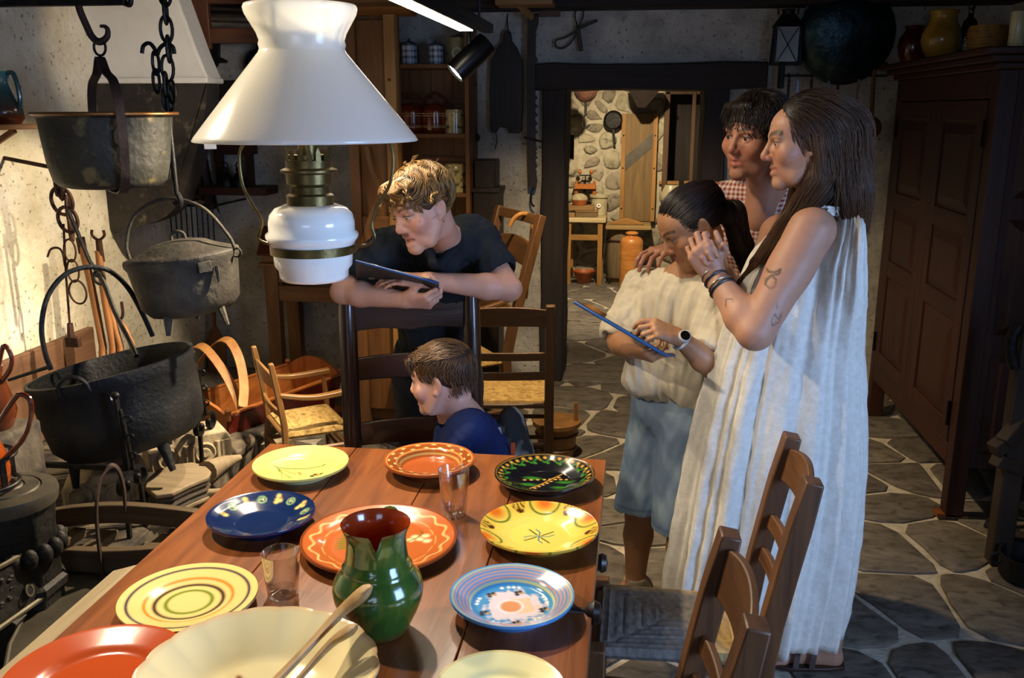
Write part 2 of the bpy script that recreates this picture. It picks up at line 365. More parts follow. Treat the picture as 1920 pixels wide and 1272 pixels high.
# door case: two posts and a lintel of dark hewn timber
def hewn(a, b, n=10, amp=.006, seed=1):
    a, b = V(*a), V(*b); r = np.random.default_rng(seed); gg = G(); ax = int(np.argmax(b - a)); o = [k for k in range(3) if k != ax]; vs = []
    for i in range(n + 1):
        t = a[ax] + (b[ax] - a[ax]) * i / n
        for c0, c1 in ((0, 0), (1, 0), (1, 1), (0, 1)):
            p = np.zeros(3); p[ax] = t; p[o[0]] = (b if c0 else a)[o[0]] + r.uniform(-amp, amp); p[o[1]] = (b if c1 else a)[o[1]] + r.uniform(-amp, amp); vs.append(p)
    f = [(3, 2, 1, 0), (4*n, 4*n+1, 4*n+2, 4*n+3)] + [(4*i+k, 4*i+(k+1) % 4, 4*i+4+(k+1) % 4, 4*i+4+k) for i in range(n) for k in range(4)]
    if ax == 1: f = [q[::-1] for q in f]
    return gg.add(vs, f)
dc = prop(bpy.data.objects.new('door_1', None), kind='structure'); COL.objects.link(dc)
hewn((DL - .002, YB - .05, 0), (-.405, YB + WT + .02, 1.75)).build('door_post', m_beam_z, dc, bevel=.008, smooth=30)
hewn((.362, YB - .05, 0), (DR + .002, YB + WT + .02, 1.75), seed=2).build('door_post', m_beam_z, dc, bevel=.008, smooth=30)
hewn((-.60, YB - .07, 1.708), (.69, YB + WT + .02, 1.85), seed=3).build('lintel', m_beam, dc, bevel=.008, smooth=30)
G().span((-.405, YB - .03, -.012), (.362, YB + WT, .006)).build('threshold', m_slate, dc, bevel=.004)

# the back room beyond the door
wallpoly('wall_left_back_room', [(YB+WT, -.05), (YB2, -.05), (YB2, 2.5), (YB+WT, 2.5)], (-1.9, 0, 0), (0, 1, 0), (0, 0, 1), .3, m_plaster)
wallpoly('wall_right_back_room', [(YB+WT, -.05), (YB2, -.05), (YB2, 2.5), (YB+WT, 2.5)], (1.6, 0, 0), (0, 1, 0), (0, 0, 1), .3, m_plaster)
struct('ceiling_back_room', G().span((-1.9, YB+WT, 2.45), (1.9, YB2+.3, 2.6)), m_ceil)
AL = [P(1243, 300, YB2)[0], P(1325, 300, YB2)[0] + .15]
AZ = (P(1280, 392, YB2)[2], P(1280, 172, YB2)[2])
WN = (P(1055, 300, YB2)[0] - .12, P(1076, 300, YB2)[0], P(1070, 300, YB2)[2], P(1070, 253, YB2)[2])
g = G()   # stone wall, with a dark recess on the right and a small window niche on the left
for lo, hi in (((-1.9, YB2, -.05), (WN[0], YB2+.5, 2.5)), ((WN[1], YB2, -.05), (AL[0], YB2+.5, 2.5)), ((WN[0], YB2, -.05), (WN[1], YB2+.5, WN[2])), ((WN[0], YB2, WN[3]), (WN[1], YB2+.5, 2.5)),
               ((AL[1], YB2, -.05), (1.9, YB2+.5, 2.5)), ((AL[0], YB2, -.05), (AL[1], YB2+.5, AZ[0])), ((AL[0], YB2, AZ[1]), (AL[1], YB2+.5, 2.5)), ((-1.9, YB2+.5, -.05), (1.9, YB2+.6, 2.5))): g.span(lo, hi)
wall2 = struct('wall_back_room', g, m_rmortar, smooth=0)
pxs = [(1081, 224), (1113, 216), (1113, 240), (1105, 262), (1105, 279), (1134, 264), (1146, 301), (1111, 305), (1083, 293), (1072, 325), (1117, 325), (1150, 340), (1069, 344), (1150, 378), (1068, 365), (1128, 200), (1140, 186), (1078, 203), (1155, 225), (1230, 250), (1232, 300), (1232, 350), (1228, 200), (1090, 385), (1115, 360), (1100, 345), (1165, 195), (1095, 190), (1200, 190)]
ws = [(P(x, y, YB2)[0], P(x, y, YB2)[2]) for x, y in pxs]
for t in range(9000):
    p = (rg.uniform(-1.2, 1.4), rg.uniform(0, 2.1))
    if all(((p[0]-q[0])/1.15)**2 + ((p[1]-q[1])*1.2)**2 > .165**2 for q in ws): ws.append(p)
for poly in cells(ws, (-1.25, 0), (1.5, 2.15), .034):
    if len(poly) < 3: continue
    c = np.mean(poly, 0)
    if AL[0] - .06 < c[0] < AL[1] + .06 and AZ[0] - .05 < c[1] < AZ[1] + .06 or WN[0] - .04 < c[0] < WN[1] + .03 and WN[2] - .04 < c[1] < WN[3] + .04: continue
    q = ragged(poly, .035, .008, .12, rg); n = len(q); dp = rg.uniform(.010, .032)
    if n < 3: continue
    rings = [[(c[0] + (p[0]-c[0])*k, YB2 - y, c[1] + (p[1]-c[1])*k) for p in q] for k, y in ((1, -.03), (1, dp*.25), (.93, dp*.75), (.72, dp))]
    f = [(r*n+i, r*n+(i+1) % n, (r+1)*n+(i+1) % n, (r+1)*n+i) for r in range(3) for i in range(n)] + [tuple(range(3*n, 4*n))]
    gg = G().add(sum(rings, []), f); gg.build('wall_stone', m_stonew, wall2, smooth=50)
# timber lining of the recess
m_oldw = wood('old_timber', '#3a2818', '#5a4128', 'z', rough=.7, bump=.4)
lining = prop(bpy.data.objects.new('trim_9', None), kind='structure'); COL.objects.link(lining)
for a, b in (((AL[0] + .02, YB2 - .03, AZ[0]), (AL[0] + .02, YB2 - .03, AZ[1])), ((AL[1] - .02, YB2 - .03, AZ[0]), (AL[1] - .02, YB2 - .03, AZ[1])), ((AL[0], YB2 - .03, AZ[1]), (AL[1], YB2 - .03, AZ[1])), ((AL[0] - .02, YB2 - .05, AZ[0]), (AL[1], YB2 - .05, AZ[0]))): G().beam(a, b, .05, .06, up=(0, 1, 0)).build('board', m_oldw, lining, bevel=.004)
q = P(1296, 300, YB2); G().beam((q[0], YB2 - .06, AZ[0] + .02), (q[0], YB2 - .06, AZ[1]), .035, .03, up=(0, 1, 0)).build('board', m_oldw, lining, bevel=.004)
G().span((AL[0], YB2 + .3, AZ[0]), (AL[1], YB2 + .33, AZ[1])).build('back_panel', m_beam_z, lining)
G().span((WN[0], YB2 + .28, WN[2]), (WN[1], YB2 + .31, WN[3])).build('back_panel', m_beam_z, lining)

# ------------------------------------------------------------------ hearth
m_hstone = M('hearth_stone', '#8a7a5e', '#a8987a', rough=.85, scale=6, bump=.7, bscale=24, c3='#54483a', s3=10, lo3=.5, hi3=.68)
m_ash = M('hearth_sooty_stone', '#3a332b', '#6b5f4c', rough=.9, scale=5, bump=.8, bscale=30, c3='#221d18', s3=9, lo3=.45, hi3=.65)
hearth = struct('floor_hearth', G().span((XL, 1.9, -.02), (-1.72, 4.15, .10)), m_ash)
rgh = np.random.default_rng(5)
hs = [(rgh.uniform(XL, -1.7), rgh.uniform(1.9, 4.15)) for _ in range(400)]; keep = []
for p in hs:
    if all(math.hypot(p[0]-q[0], p[1]-q[1]) > .33 for q in keep): keep.append(p)
for poly in cells(keep, (XL, 1.9), (-1.70, 4.15), .015, 14):
    if len(poly) < 3: continue
    q = ragged(poly, .03, .006, .14, rgh)
    if len(q) >= 3: G().prism(q, .035, (0, 0, .09 + rgh.uniform(0, .012))).build('hearth_slab', m_ash, hearth, bevel=.006, seg=1)
# plaster hood and the smoke-blackened cheek that carries it
YC = 4.40
hp = [P(*p, YC) for p in ((100, -60), (150, 150), (392, 152), (368, 95), (312, -60))]
g = G(); g.prism([(p[0], p[2]) for p in (hp[0], hp[1], hp[2], hp[3], hp[4])], .16, (0, YC + .16, 0), (1, 0, 0), (0, 0, 1)); 
m_hood = M('hood_plaster', '#cfc9bb', '#ded9cd', rough=.9, scale=3, bump=.3, bscale=40)
struct('wall_hood', g, m_hood, bevel=.012)
cp_ = bez([P(x, y, YC) for x, y in ((386, 150), (384, 200), (370, 270), (350, 340), (322, 395), (280, 420), (225, 432))], 5)
pl = [(p[0], p[2]) for p in cp_] + [(XL - .02, P(225, 432, YC)[2]), (XL - .02, P(150, 150, YC)[2]), (P(388, 150, YC)[0], P(388, 150, YC)[2])]
m_soot = M('sooty_plaster', '#1a1714', '#3d362d', rough=.85, scale=3.2, stretch=(1, 1, 1), bump=.7, bscale=30, c3='#6e624e', s3=16, lo3=.60, hi3=.78, lo=.3, hi=.7)
struct('wall_cheek', G().prism(pl, .14, (0, YC + .15, 0), (1, 0, 0), (0, 0, 1)), m_soot, bevel=.01)
struct('trim_10', G().span((XL, YC - .02, P(250, 152, YC)[2] - .012), (P(392, 152, YC)[0], YC + .17, P(250, 152, YC)[2] + .018)), m_hood, bevel=.008)
# dressed stones of a former arch, used to edge the hearth
def carved(a, b, depth, h, z0, mirror):
    a, b = V(*a), V(*b); d = nrm(b - a); bk = V(-d[1], d[0], 0); L_ = np.linalg.norm(b - a)
    t = prop(bpy.data.objects.new('trim_%d' % (11 + mirror), None), kind='structure'); COL.objects.link(t)
    o = V(a[0], a[1], z0)
    g = G(); poly = [(0, 0), (L_, 0), (L_, h*.75), (L_*.93, h), (L_*.35, h*.97), (L_*.3, h*.8), (0, h*.7)]
    g.prism([(x, y) for x, y in poly], -depth, o, d, (0, 0, 1)); g.f = [q[::-1] for q in g.f]
    g.build('block', m_hstone, t, bevel=.012)
    for k, x in enumerate((.22, .66)):
        c = o + d*L_*x + V(0, 0, h*.45) - bk*.0; x_, y_, d_ = frame(-bk)
        g = G(); R = np.stack([x_, y_, d_], 1); g.lathe([(.0, .012), (.018, .014), (.022, .006), (.034, .006), (.040, .013), (.046, .008), (.048, -.01)], c, 18, R); g.build('rosette', m_hstone, t)
    for x in (.44, .50, .82, .88, .94):
        g = G(); g.tube([o + d*L_*x + V(0, 0, h*.12) - bk*.002, o + d*L_*x + V(0, 0, h*.72) - bk*.002], .012, 8); g.build('flute', m_hstone, t)
carved(PZ(283, 898, .10), PZ(438, 868, .10), .17, .16, .10, 0)
carved(PZ(120, 968, .10), PZ(272, 950, .10), .2, .15, .10, 1)
for i, (x0, y0, x1, y1, dpt, h) in enumerate(((270, 952, 400, 930, .22, .09), (400, 900, 470, 860, .25, .08), (445, 858, 560, 832, .12, .06))):
    a, b = PZ(x0, y0, .02), PZ(x1, y1, .02); d = nrm(b - a); g = G(); L_ = np.linalg.norm(b-a); r_ = np.random.default_rng(i)
    pol = [(0, 0), (L_*.3, -.02), (L_*.8, -.01), (L_, .02), (L_*1.02, dpt*.6), (L_*.8, dpt), (L_*.3, dpt*1.05), (-.02, dpt*.7)]
    struct('trim_%d' % (14 + i), g.prism(pol, h, V(a[0], a[1], 0), d, V(-d[1], d[0], 0)), m_hstone, bevel=.015)

# ================================================================== spotlights (each fixture carries its own light)
m_black = M('black_metal', '#101011', rough=.35, metal=.6)
m_led = emit('led_face', (1.0, .86, .66), 24)
m_spotface = emit('spot_face', (1.0, .90, .75), 30)
def spotlight(label, pos, target, stem_z, energy, size=70, blend=.6, col=WARM2, r=.045, L_=.17):
    pos, target = V(*pos), V(*target); d = nrm(target - pos)
    t = thing('spotlight', label, 'spotlight', pos, group='track spotlights'); x, y, d = frame(d); R = np.stack([x, y, d], 1)
    G().lathe([(.0, -L_*.55), (r*.96, -L_*.55), (r, -L_*.53), (r, L_*.45), (r*.88, L_*.45), (r*.8, L_*.36), (0, L_*.36)], pos, 28, R).build('housing', m_black, t)
    G().lathe([(0, L_*.40), (r*.80, L_*.40)], pos, 24, R).build('lens', m_spotface, t)
    G().tube([pos + V(0, 0, r*.6), V(pos[0], pos[1], stem_z)], .009, 8).build('stem', m_black, t)
    G().lathe([(0, 0), (.022, 0), (.022, .02), (0, .02)], V(pos[0], pos[1], stem_z - .02), 16).build('mount', m_black, t)
    lo = light('spot_lamp', 'SPOT', pos + d*(L_*.47), target, energy, col, spot_size=math.radians(size), spot_blend=blend, shadow_soft_size=.03)
    lo.parent = t; lo.location = tuple(d*(L_*.47)); return t
TRX, TRZ = -.622, 1.905
t = thing('track_rail', 'black ceiling track with a bright linear lamp under it', 'track light', (TRX, 3.0, TRZ))
G().span((TRX - .022, 1.78, TRZ), (TRX + .022, 3.92, TRZ + .035)).build('rail', m_black, t, bevel=.003)
G().span((TRX - .030, 1.78, TRZ - .028), (TRX + .030, 3.42, TRZ - .001)).build('lamp_body', m_black, t, bevel=.003)
G().span((TRX - .024, 1.78, TRZ - .031), (TRX + .024, 3.415, TRZ - .0275)).build('diffuser', m_led, t)
for y in (1.9, 2.7, 3.70): G().tube([(TRX, y, TRZ + .03), (TRX, y, 2.36)], .006, 6).build('hanger', m_black, t)
spotlight('black cylindrical spotlight hanging from the track beside the lamp shade', P(880, 112, 3.55), (-1.9, 2.95, .55), TRZ, 400, 80, col=WARM2)
SPOT_TABLE = (-.92, 2.56, 2.09); SPOT_HEARTH = P(600, 52, 3.98)
spotlight('black spotlight above the far end of the table', SPOT_TABLE, (-.46, 1.55, .75), 2.18, 190, 88, col=WARM2)
spotlight('black spotlight above the bench, left of the lamp', (-1.42, 1.70, 2.10), (-.35, 1.6, .85), 2.34, 95, 90, col=WARM2)
spotlight('black spotlight on the beam right of the track', (-.40, 2.40, 2.09), (.55, 2.75, .80), 2.18, 30, 80, .7, col=WARM2)
spotlight('black spotlight behind the white lamp shade', SPOT_HEARTH, (-2.60, 3.60, .22), 2.18, 125, 82, .35, col=WARM2)
spotlight('black spotlight hidden behind the neck of the lamp shade', P(560, 70, 3.0), (-2.38, 4.4, 1.90), 2.34, 60, 34, col=WARM2)  # fill lamp added to brighten the hood, out of view behind the shade
spotlight('black spotlight on the ceiling of the back room', (-.15, 6.9, 2.30), (-.15, 8.2, .3), 2.44, 330, 110, col=(1.0, .80, .54))
spotlight('black spotlight over the rush chairs by the door', (-.30, 3.56, 2.18), (-.05, 4.3, 0.), 2.34, 175, 110, col=WARM)

# ================================================================== dining table
m_tab = wood('table_wood', '#52290f', '#844c24', 'y', rough=.32, bump=.12, coat=.15)
m_tabx = wood('table_wood', '#52290f', '#844c24', 'x', rough=.38, bump=.12, coat=.1)
m_tabz = wood('table_wood', '#4a2510', '#70401e', 'z', rough=.45)
TZ = .75; TX0, TX1, TY0, TY1 = -.93, -.05, .35, 2.165
table = thing('dining_table', 'long reddish brown farmhouse table covered with painted plates', 'table', ((TX0+TX1)/2, (TY0+TY1)/2, 0))
ws_ = [.0, .235, .46, .67, .88]
for i in range(4):
    G().span((TX0 + ws_[i] + .0008, TY0, TZ - .035), (TX0 + ws_[i+1] - .0008, TY1, TZ)).build('plank', m_tab, table, bevel=.002)
for x in (TX0 + .09, TX1 - .09):
    for y in (TY0 + .1, TY1 - .1): G().hexa([(x-.028, y-.028, 0), (x+.028, y-.028, 0), (x+.028, y+.028, 0), (x-.028, y+.028, 0)], [(x-.04, y-.04, TZ-.036), (x+.04, y-.04, TZ-.036), (x+.04, y+.04, TZ-.036), (x-.04, y+.04, TZ-.036)]).build('leg', m_tabz, table, bevel=.004)
for x in (TX0 + .07, TX1 - .07): G().span((x - .012, TY0 + .14, TZ - .15), (x + .012, TY1 - .14, TZ - .036)).build('apron', m_tab, table, bevel=.002)
for y in (TY0 + .08, TY1 - .08): G().span((TX0 + .13, y - .012, TZ - .15), (TX1 - .13, y + .012, TZ - .036)).build('apron', m_tabx, table, bevel=.002)
m_knob = M('dark_knob', '#1a120d', '#2a1d14', rough=.4, scale=10)
for y, z in ((PX(1127, 1056, TX1)[1], PX(1127, 1056, TX1)[2]), (PX(1112, 1140, TX1)[1], PX(1112, 1140, TX1)[2] - .01)):
    dr = G().span((TX1 - .066, y - .14, TZ - .14), (TX1 - .052, y + .14, TZ - .045)).build('drawer_front', m_tab, table, bevel=.003)
    G().lathe([(0, 0), (.008, 0), (.008, .04), (.017, .046), (.022, .056), (.018, .066), (0, .07)], (TX1 - .054, y, z), 18, roty(PI/2)).build('knob', m_knob, dr)
# bench on the far side of the table
m_pale = wood('pale_bench_wood', '#8b7a5c', '#a9987a', 'y', rough=.7, bump=.3)
b0, b1 = PZ(232, 1060, .46), PZ(-20, 1262, .46)
bench = thing('bench', 'pale worn plank bench along the left side of the table', 'bench', (b0[0] + .12, 1.0, 0))
xs = (b0[0] + b1[0]) / 2
G().prism([(xs, .3), (xs + .26, .3), (xs + .26, b0[1] + .06), (xs + .10, b0[1] + .06), (xs, b0[1] - .03)], .04, (0, 0, .42)).build('seat', m_pale, bench, bevel=.004)
for y in (.5, b0[1] - .25):
    for x in (xs + .06, xs + .2): G().beam((x + (x - xs - .13)*.3, y, 0), (x, y, .42), .04, .04).build('leg', m_pale, bench, bevel=.003)

# ================================================================== plates
m_ware = VC('glazed_ware', rough=.16, coat=.6, bump=.05, bscale=30)
def L3(h): return np.array(lin(h)[:3])
def plate(name, label, c, R, deco, prof, under='#8a4a20', nr=56, na=180, rz=0., group='painted plates on the table', z0=TZ, cat='plate', scal=None):
    """prof: (r, z) of the upper face from centre to rim (fractions of R, metres); deco(r, a, x, y) -> rgb"""
    rr = np.linspace(0, 1, nr); pz = np.interp(rr, [p[0] for p in prof], [p[1] for p in prof])
    k = np.ones(5) / 5; pz2 = np.convolve(np.pad(pz, 2, 'edge'), k, 'valid'); a = np.linspace(0, 2*PI, na, endpoint=False)
    A, Rr = np.meshgrid(a, rr); sc = np.ones_like(A) if scal is None else 1 + scal(A) * np.clip((Rr - .6) / .4, 0, 1)
    X, Y_ = Rr*np.cos(A)*R*sc, Rr*np.sin(A)*R*sc; Z_ = np.repeat(pz2[:, None], na, 1)
    th = .006; rim = pz2[-1]
    col = deco(Rr.ravel(), A.ravel(), (Rr*np.cos(A)).ravel(), (Rr*np.sin(A)).ravel())
    und = [(1.006, rim - .003), (1.0, rim - th), (.80, min(rim - th - .004, rim*.55)), (.64, .006), (.62, 0), (.56, 0), (.54, .004), (0, .004)]
    vs = [np.stack([X, Y_, Z_], -1).reshape(-1, 3)]; cs = [col]
    for i, (r, z) in enumerate(und):
        s_ = sc[-1] if r > .9 else 1; vs.append(np.stack([r*np.cos(a)*R*s_, r*np.sin(a)*R*s_, np.full(na, z)], -1)); cs.append(np.tile(L3(under), (na, 1)) if i > 1 else col.reshape(nr, na, 3)[-1] * (1 if i == 0 else 1))
    vs = np.vstack(vs); cs = np.vstack(cs); m = nr + len(und)
    f = [(i*na + k, i*na + (k+1) % na, (i+1)*na + (k+1) % na, (i+1)*na + k) for i in range(m-1) for k in range(na)]
    g = G(); g.add(vs @ rotz(rz).T + V(c[0], c[1], z0), f, cs); o = g.build(name, m_ware, None, smooth=60)
    # put the origin at the base of the thing
    for v in o.data.vertices: v.co -= Vector((c[0], c[1], z0))
    o.location = (c[0], c[1], z0); return prop(o, label, cat, group)
def mixc(c, m, h): m = np.clip(m, 0, 1)[:, None]; return c * (1 - m) + L3(h) * m
def line(d, w_): return np.clip(1.2 - np.abs(d) / w_, 0, 1)
def dots(x, y, pts, r): return np.max([np.clip(1.5 - np.hypot(x-px, y-py) / r, 0, 1) for px, py in pts], 0)
def pathd(x, y, pts):
    d = np.full(len(x), 9.)
    for (x0, y0), (x1, y1) in zip(pts[:-1], pts[1:]):
        t = np.clip(((x-x0)*(x1-x0) + (y-y0)*(y1-y0)) / max((x1-x0)**2 + (y1-y0)**2, 1e-9), 0, 1); d = np.minimum(d, np.hypot(x-x0-t*(x1-x0), y-y0-t*(y1-y0)))
    return d
def pr(px0, px1, py, z): return np.linalg.norm(PZ(px1, py, z) - PZ(px0, py, z)) / 2
base = lambda h: (lambda n: np.tile(L3(h), (n, 1)))
flat = [(0, .010), (.58, .011), (.68, .018), (1, .030)]
coupe = [(0, .008), (.5, .010), (.8, .022), (1, .034)]
def d_wheat(r, a, x, y):
    c = base('#c9c46a')(len(r)); c = mixc(c, snoise(np.stack([x, y, x*0], 1), 3)*.5, '#d8d486')
    stem = [(-.62, .05), (-.3, -.02), (.1, .05), (.38, .22), (.42, .34)]; c = mixc(c, line(pathd(x, y, stem), .022), '#3d5a1e')
    for k, e in enumerate(((.1, -.62), (-.05, -.5), (-.12, -.68))): c = mixc(c, line(pathd(x, y, [(-.55, .02), (-.3, -.25 - .05*k), e]), .010), '#4d6a24')
    c = mixc(c, dots(x, y, [(-.45 + i*.06, -.06 - .03*i) for i in range(8)], .02), '#4a5f20'); c = mixc(c, dots(x, y, [(.40, -.25), (.52, -.2), (.5, -.32), (.36, -.34)], .055), '#2b3a2c'); return mixc(c, dots(x, y, [(.03, -.2), (.45, -.27), (.08, -.27)], .035), '#b9632a')
def d_band(r, a, x, y):
    c = base('#964a20')(len(r)); c = mixc(c, (r > .66) & (r < .97), '#8a3a14')
    for q in (.66, .72, .94): c = mixc(c, line(r - q, .012), '#cfae5c')
    z = .83 + .05 * np.abs(((a * 15 / PI) % 2) - 1) * 2 - .05; c = mixc(c, line(r - z, .022), '#4d5a26'); c = mixc(c, dots((a * 15 / PI) % 2, (r - .77) * 14, [(1, 0)], .28), '#d9c07a'); c = mixc(c, dots((a * 15 / PI + 1) % 2, (r - .89) * 14, [(1, 0)], .28), '#d9c07a'); return c
def d_black(r, a, x, y):
    c = base('#0d0d12')(len(r)); k = 18
    t = (a * k / (2*PI)) % 1; z = .82 + .05*np.sin(a*k)
    c = mixc(c, (r > .68) * line(r - z, .03), '#2f6a22'); c = mixc(c, dots(t*2, (r - .90)*7, [(.5, 0), (1.5, -.1)], .22), '#b98a35'); c = mixc(c, dots(t*2, (r - .75)*7, [(1., 0)], .2), '#3f7d2a'); c = mixc(c, dots(t*2, (r - .82)*7, [(.2, .1)], .15), '#b56a28'); c = mixc(c, line(r - .97, .012), '#8a6a2a')
    c = mixc(c, line(pathd(x, y, [(-.25, -.42), (-.05, -.15), (.1, .1), (.32, .38)]), .018), '#c08a3a')
    for ex, ey in ((-.25, .12), (.42, -.02), (-.3, -.22), (.35, -.3)): c = mixc(c, 1.5 - np.hypot((x-ex)/.19, (y-ey)/.075) * 1.2, '#2e6b20')
    return mixc(c, dots(x, y, [(-.4 + .13*i, .0 + .03*i) for i in range(4)] + [(.1 + .11*i, .12) for i in range(4)] + [(-.15 + .07*i, -.38 + .1*i) for i in range(7)], .03), '#c79a45')
def d_navy(r, a, x, y):
    c = base('#0b1d45')(len(r)); c = mixc(c, np.sin(r*70)*.3, '#12305f')
    for k in range(9):
        t = PI*.02 + k * PI * .12; px, py = .8*math.cos(t), .8*math.sin(t)
        if k % 2: c = mixc(c, line(np.hypot(x-px, y-py) - .075, .022), '#7fa06a'); c = mixc(c, dots(x, y, [(px-.025, py), (px+.025, py), (px, py+.03)], .018), '#c9c58a')
        else: c = mixc(c, dots(x, y, [(px, py), (px*1.1, py*1.1), (px*.92, py*.92), (px+.06, py-.02)], .045), '#d3bd6a'); c = mixc(c, dots(x, y, [(px*1.05+.05, py*1.05)], .025), '#c06030')
    return c
def d_orange(r, a, x, y):
    c = base('#b05a26')(len(r)); c = mixc(c, line(r - (.86 + .035*np.sin(a*16)), .018), '#e0c07a'); c = mixc(c, line(r - (.72 + .01*np.sin(a*9)), .008), '#d09a50'); c = mixc(c, line(r - .985, .02), '#5a2408')
    for k in range(7): t = PI*1.02 + (k-3)*.14; c = mixc(c, 1.4 - np.hypot((x - .48*math.cos(t))*math.cos(t) + (y - .48*math.sin(t))*math.sin(t), 3.5*(-(x)*math.sin(t) + y*math.cos(t))) / .09, '#5f6a1c')
    c = mixc(c, dots(x, y, [(.42, .22), (.5, .16), (.55, .26), (.38, .12), (.6, .12)], .05), '#e6cf9a'); return mixc(c, line(pathd(x, y, [(.3, .0), (.45, .2), (.5, .34), (.44, .4)]), .012), '#4a5a1c')
def d_yellow(r, a, x, y):
    c = base('#d2c25a')(len(r)); c = mixc(c, np.clip((r-.62)*2.2, 0, .6), '#cf9a1e')
    for k in range(6):
        t = k*PI/3 + .52; px, py = .98*math.cos(t), .98*math.sin(t); d = np.hypot(x-px, y-py)
        c = mixc(c, line(d - .27, .028), '#2f5a1e'); c = mixc(c, 1.5 - d/.15, '#c8641a'); t2 = t + PI/6
        for j in (-.13, -.07, 0, .07, .13): c = mixc(c, line(pathd(x, y, [(.98*math.cos(t2+j), .98*math.sin(t2+j)), (.78*math.cos(t2+j*.35), .78*math.sin(t2+j*.35))]), .016), '#4a2208')
    for k in range(4): t = k*PI/2 + .7; c = mixc(c, line(pathd(x, y, [(.06*math.cos(t), .06*math.sin(t)), (.3*math.cos(t), .3*math.sin(t))]), .02), '#3d2410')
    for k in range(4): t = k*PI/2; c = mixc(c, line(pathd(x, y, [(0, 0), (.15*math.cos(t), .15*math.sin(t)), (.26*math.cos(t+.3), .26*math.sin(t+.3))]), .018), '#3f6f7a')
    return c
def d_stripe(r, a, x, y):
    c = base('#d9bf7a')(len(r))
    for q, h, w_ in ((.87, '#16283f', .032), (.63, '#c77a1e', .032), (.49, '#2a1a16', .042), (.33, '#5f7a22', .042)): c = mixc(c, line(r - q, w_), h)
    return c
def d_blue(r, a, x, y):
    c = base('#3f86b8')(len(r)); c = mixc(c, r > .68, '#4a85b5')
    for k, q in enumerate((.73, .79, .85, .91)): c = mixc(c, line(r - q, .016), '#c98a72')
    c = mixc(c, line(r - .68, .016), '#d3cc62'); c = mixc(c, line(r - .955, .014), '#cfc668')
    n_ = snoise(np.stack([x, y, x*0], 1), 9, 3); c = mixc(c, (1.45 - np.hypot(x-.05, y)/(.36 + .10*n_))*4, '#cfc4cc'); c = mixc(c, (1.4 - np.hypot(x-.12, y-.03)/(.2 + .08*n_))*3, '#d9b79c'); c = mixc(c, (1.4 - np.hypot(x+.02, y+.02)/.13)*3, '#c9895f'); c = mixc(c, line(np.hypot(x+.02, y+.02) - .2, .02), '#e0d8dc')
    for px, py in ((-.42, .3), (.02, .42), (-.45, -.28), (.1, -.5), (.48, -.05)): c = mixc(c, dots(x, y, [(px, py), (px+.06, py+.03), (px+.02, py-.06)], .04), '#2a1712'); c = mixc(c, dots(x, y, [(px+.1, py)], .03), '#b98a3a')
    return mixc(c, dots(x, y, [(.57*math.cos(t), .57*math.sin(t)) for t in (.3, .45, .6, 1.5, 1.65, 1.8, 2.0, 2.9, 3.05, 3.2, 4.3, 4.45, 4.6, 5.4, 5.55, 5.7)], .03), '#e8e6e0')
def d_red(r, a, x, y):
    c = base('#a8441c')(len(r)); return mixc(c, dots(x, y, [(.1, -.05), (.2, .03), (.3, -.02), (.4, .06), (.22, -.12), (.0, -.12), (.46, .02)], .06), '#d9a060')
def d_cream(r, a, x, y): return mixc(base('#ddd49a')(len(r)), line(r - .98, .02), '#c9b070')
z_ = TZ + .03
plate('dinner_plate', 'pale yellow plate with a green wheat stem, far left of the table', PZ(564, 866, z_), pr(475, 652, 868, z_), d_wheat, flat, '#c9c48a')
plate('dinner_plate', 'brown glazed plate with zigzag band at the far table end before the boy', PZ(805, 860, z_+.005), pr(720, 889, 862, z_), d_band, [(0, .010), (.62, .012), (.70, .03), (1, .036)], '#6e2f12')
plate('dinner_plate', 'black plate with green leaves and gold flowers, far right corner', PZ(1021, 887, z_), pr(927, 1115, 889, z_), d_black, coupe, '#1a1510')
plate('dinner_plate', 'dark blue plate with cream flowers along its far rim', PZ(490, 963, z_), pr(391, 590, 965, z_), d_navy, coupe, '#0b1a3a')
plate('serving_platter', 'large orange platter with a wavy cream line behind the green jug', PZ(711, 1008, z_-.01), pr(566, 857, 1010, z_-.01), d_orange, [(0, .008), (.66, .009), (.8, .016), (1, .024)], '#6e2f12')
plate('dinner_plate', 'yellow plate with brown rim fans and a small star in the middle', PZ(1011, 988, z_), pr(901, 1122, 990, z_), d_yellow, coupe, '#a8842a')
plate('dinner_plate', 'cream plate with blue, orange, black and green rings', PZ(353, 1112, z_), pr(227, 479, 1113, z_), d_stripe, [(0, .012), (.5, .013), (.7, .02), (1, .026)], '#c9a860')
plate('dinner_plate', 'light blue plate with white flower and striped rim, near right', PZ(960, 1118, z_), pr(844, 1077, 1118, z_), d_blue, [(0, .010), (.62, .012), (.72, .024), (1, .036)], '#3f74a8')
plate('dinner_plate', 'glossy plain red plate cut by the lower left picture edge', PZ(180, 1262, z_), .135, d_red, flat, '#7a2a0c')
plate('dinner_plate', 'plain cream plate cut by the bottom picture edge', PZ(937, 1290, z_), pr(812, 1060, 1290, z_), d_cream, flat, '#cfc68a')
def d_bowl(r, a, x, y):
    c = base('#e2d4a2')(len(r)); c = mixc(c, np.clip((r-.95)*14, 0, .7), '#b9855a')
    for px, py in ((-.36, .16), (-.30, .30), (.05, -.02), (.17, -.02), (-.05, -.1), (.3, -.3), (-.5, -.3)): c = mixc(c, dots(x, y, [(px, py), (px+.035, py+.02), (px-.02, py+.035), (px+.01, py-.035)], .028), '#8a4a2a')
    return c
BC = PZ(480, 1262, TZ + .075); BR = .168
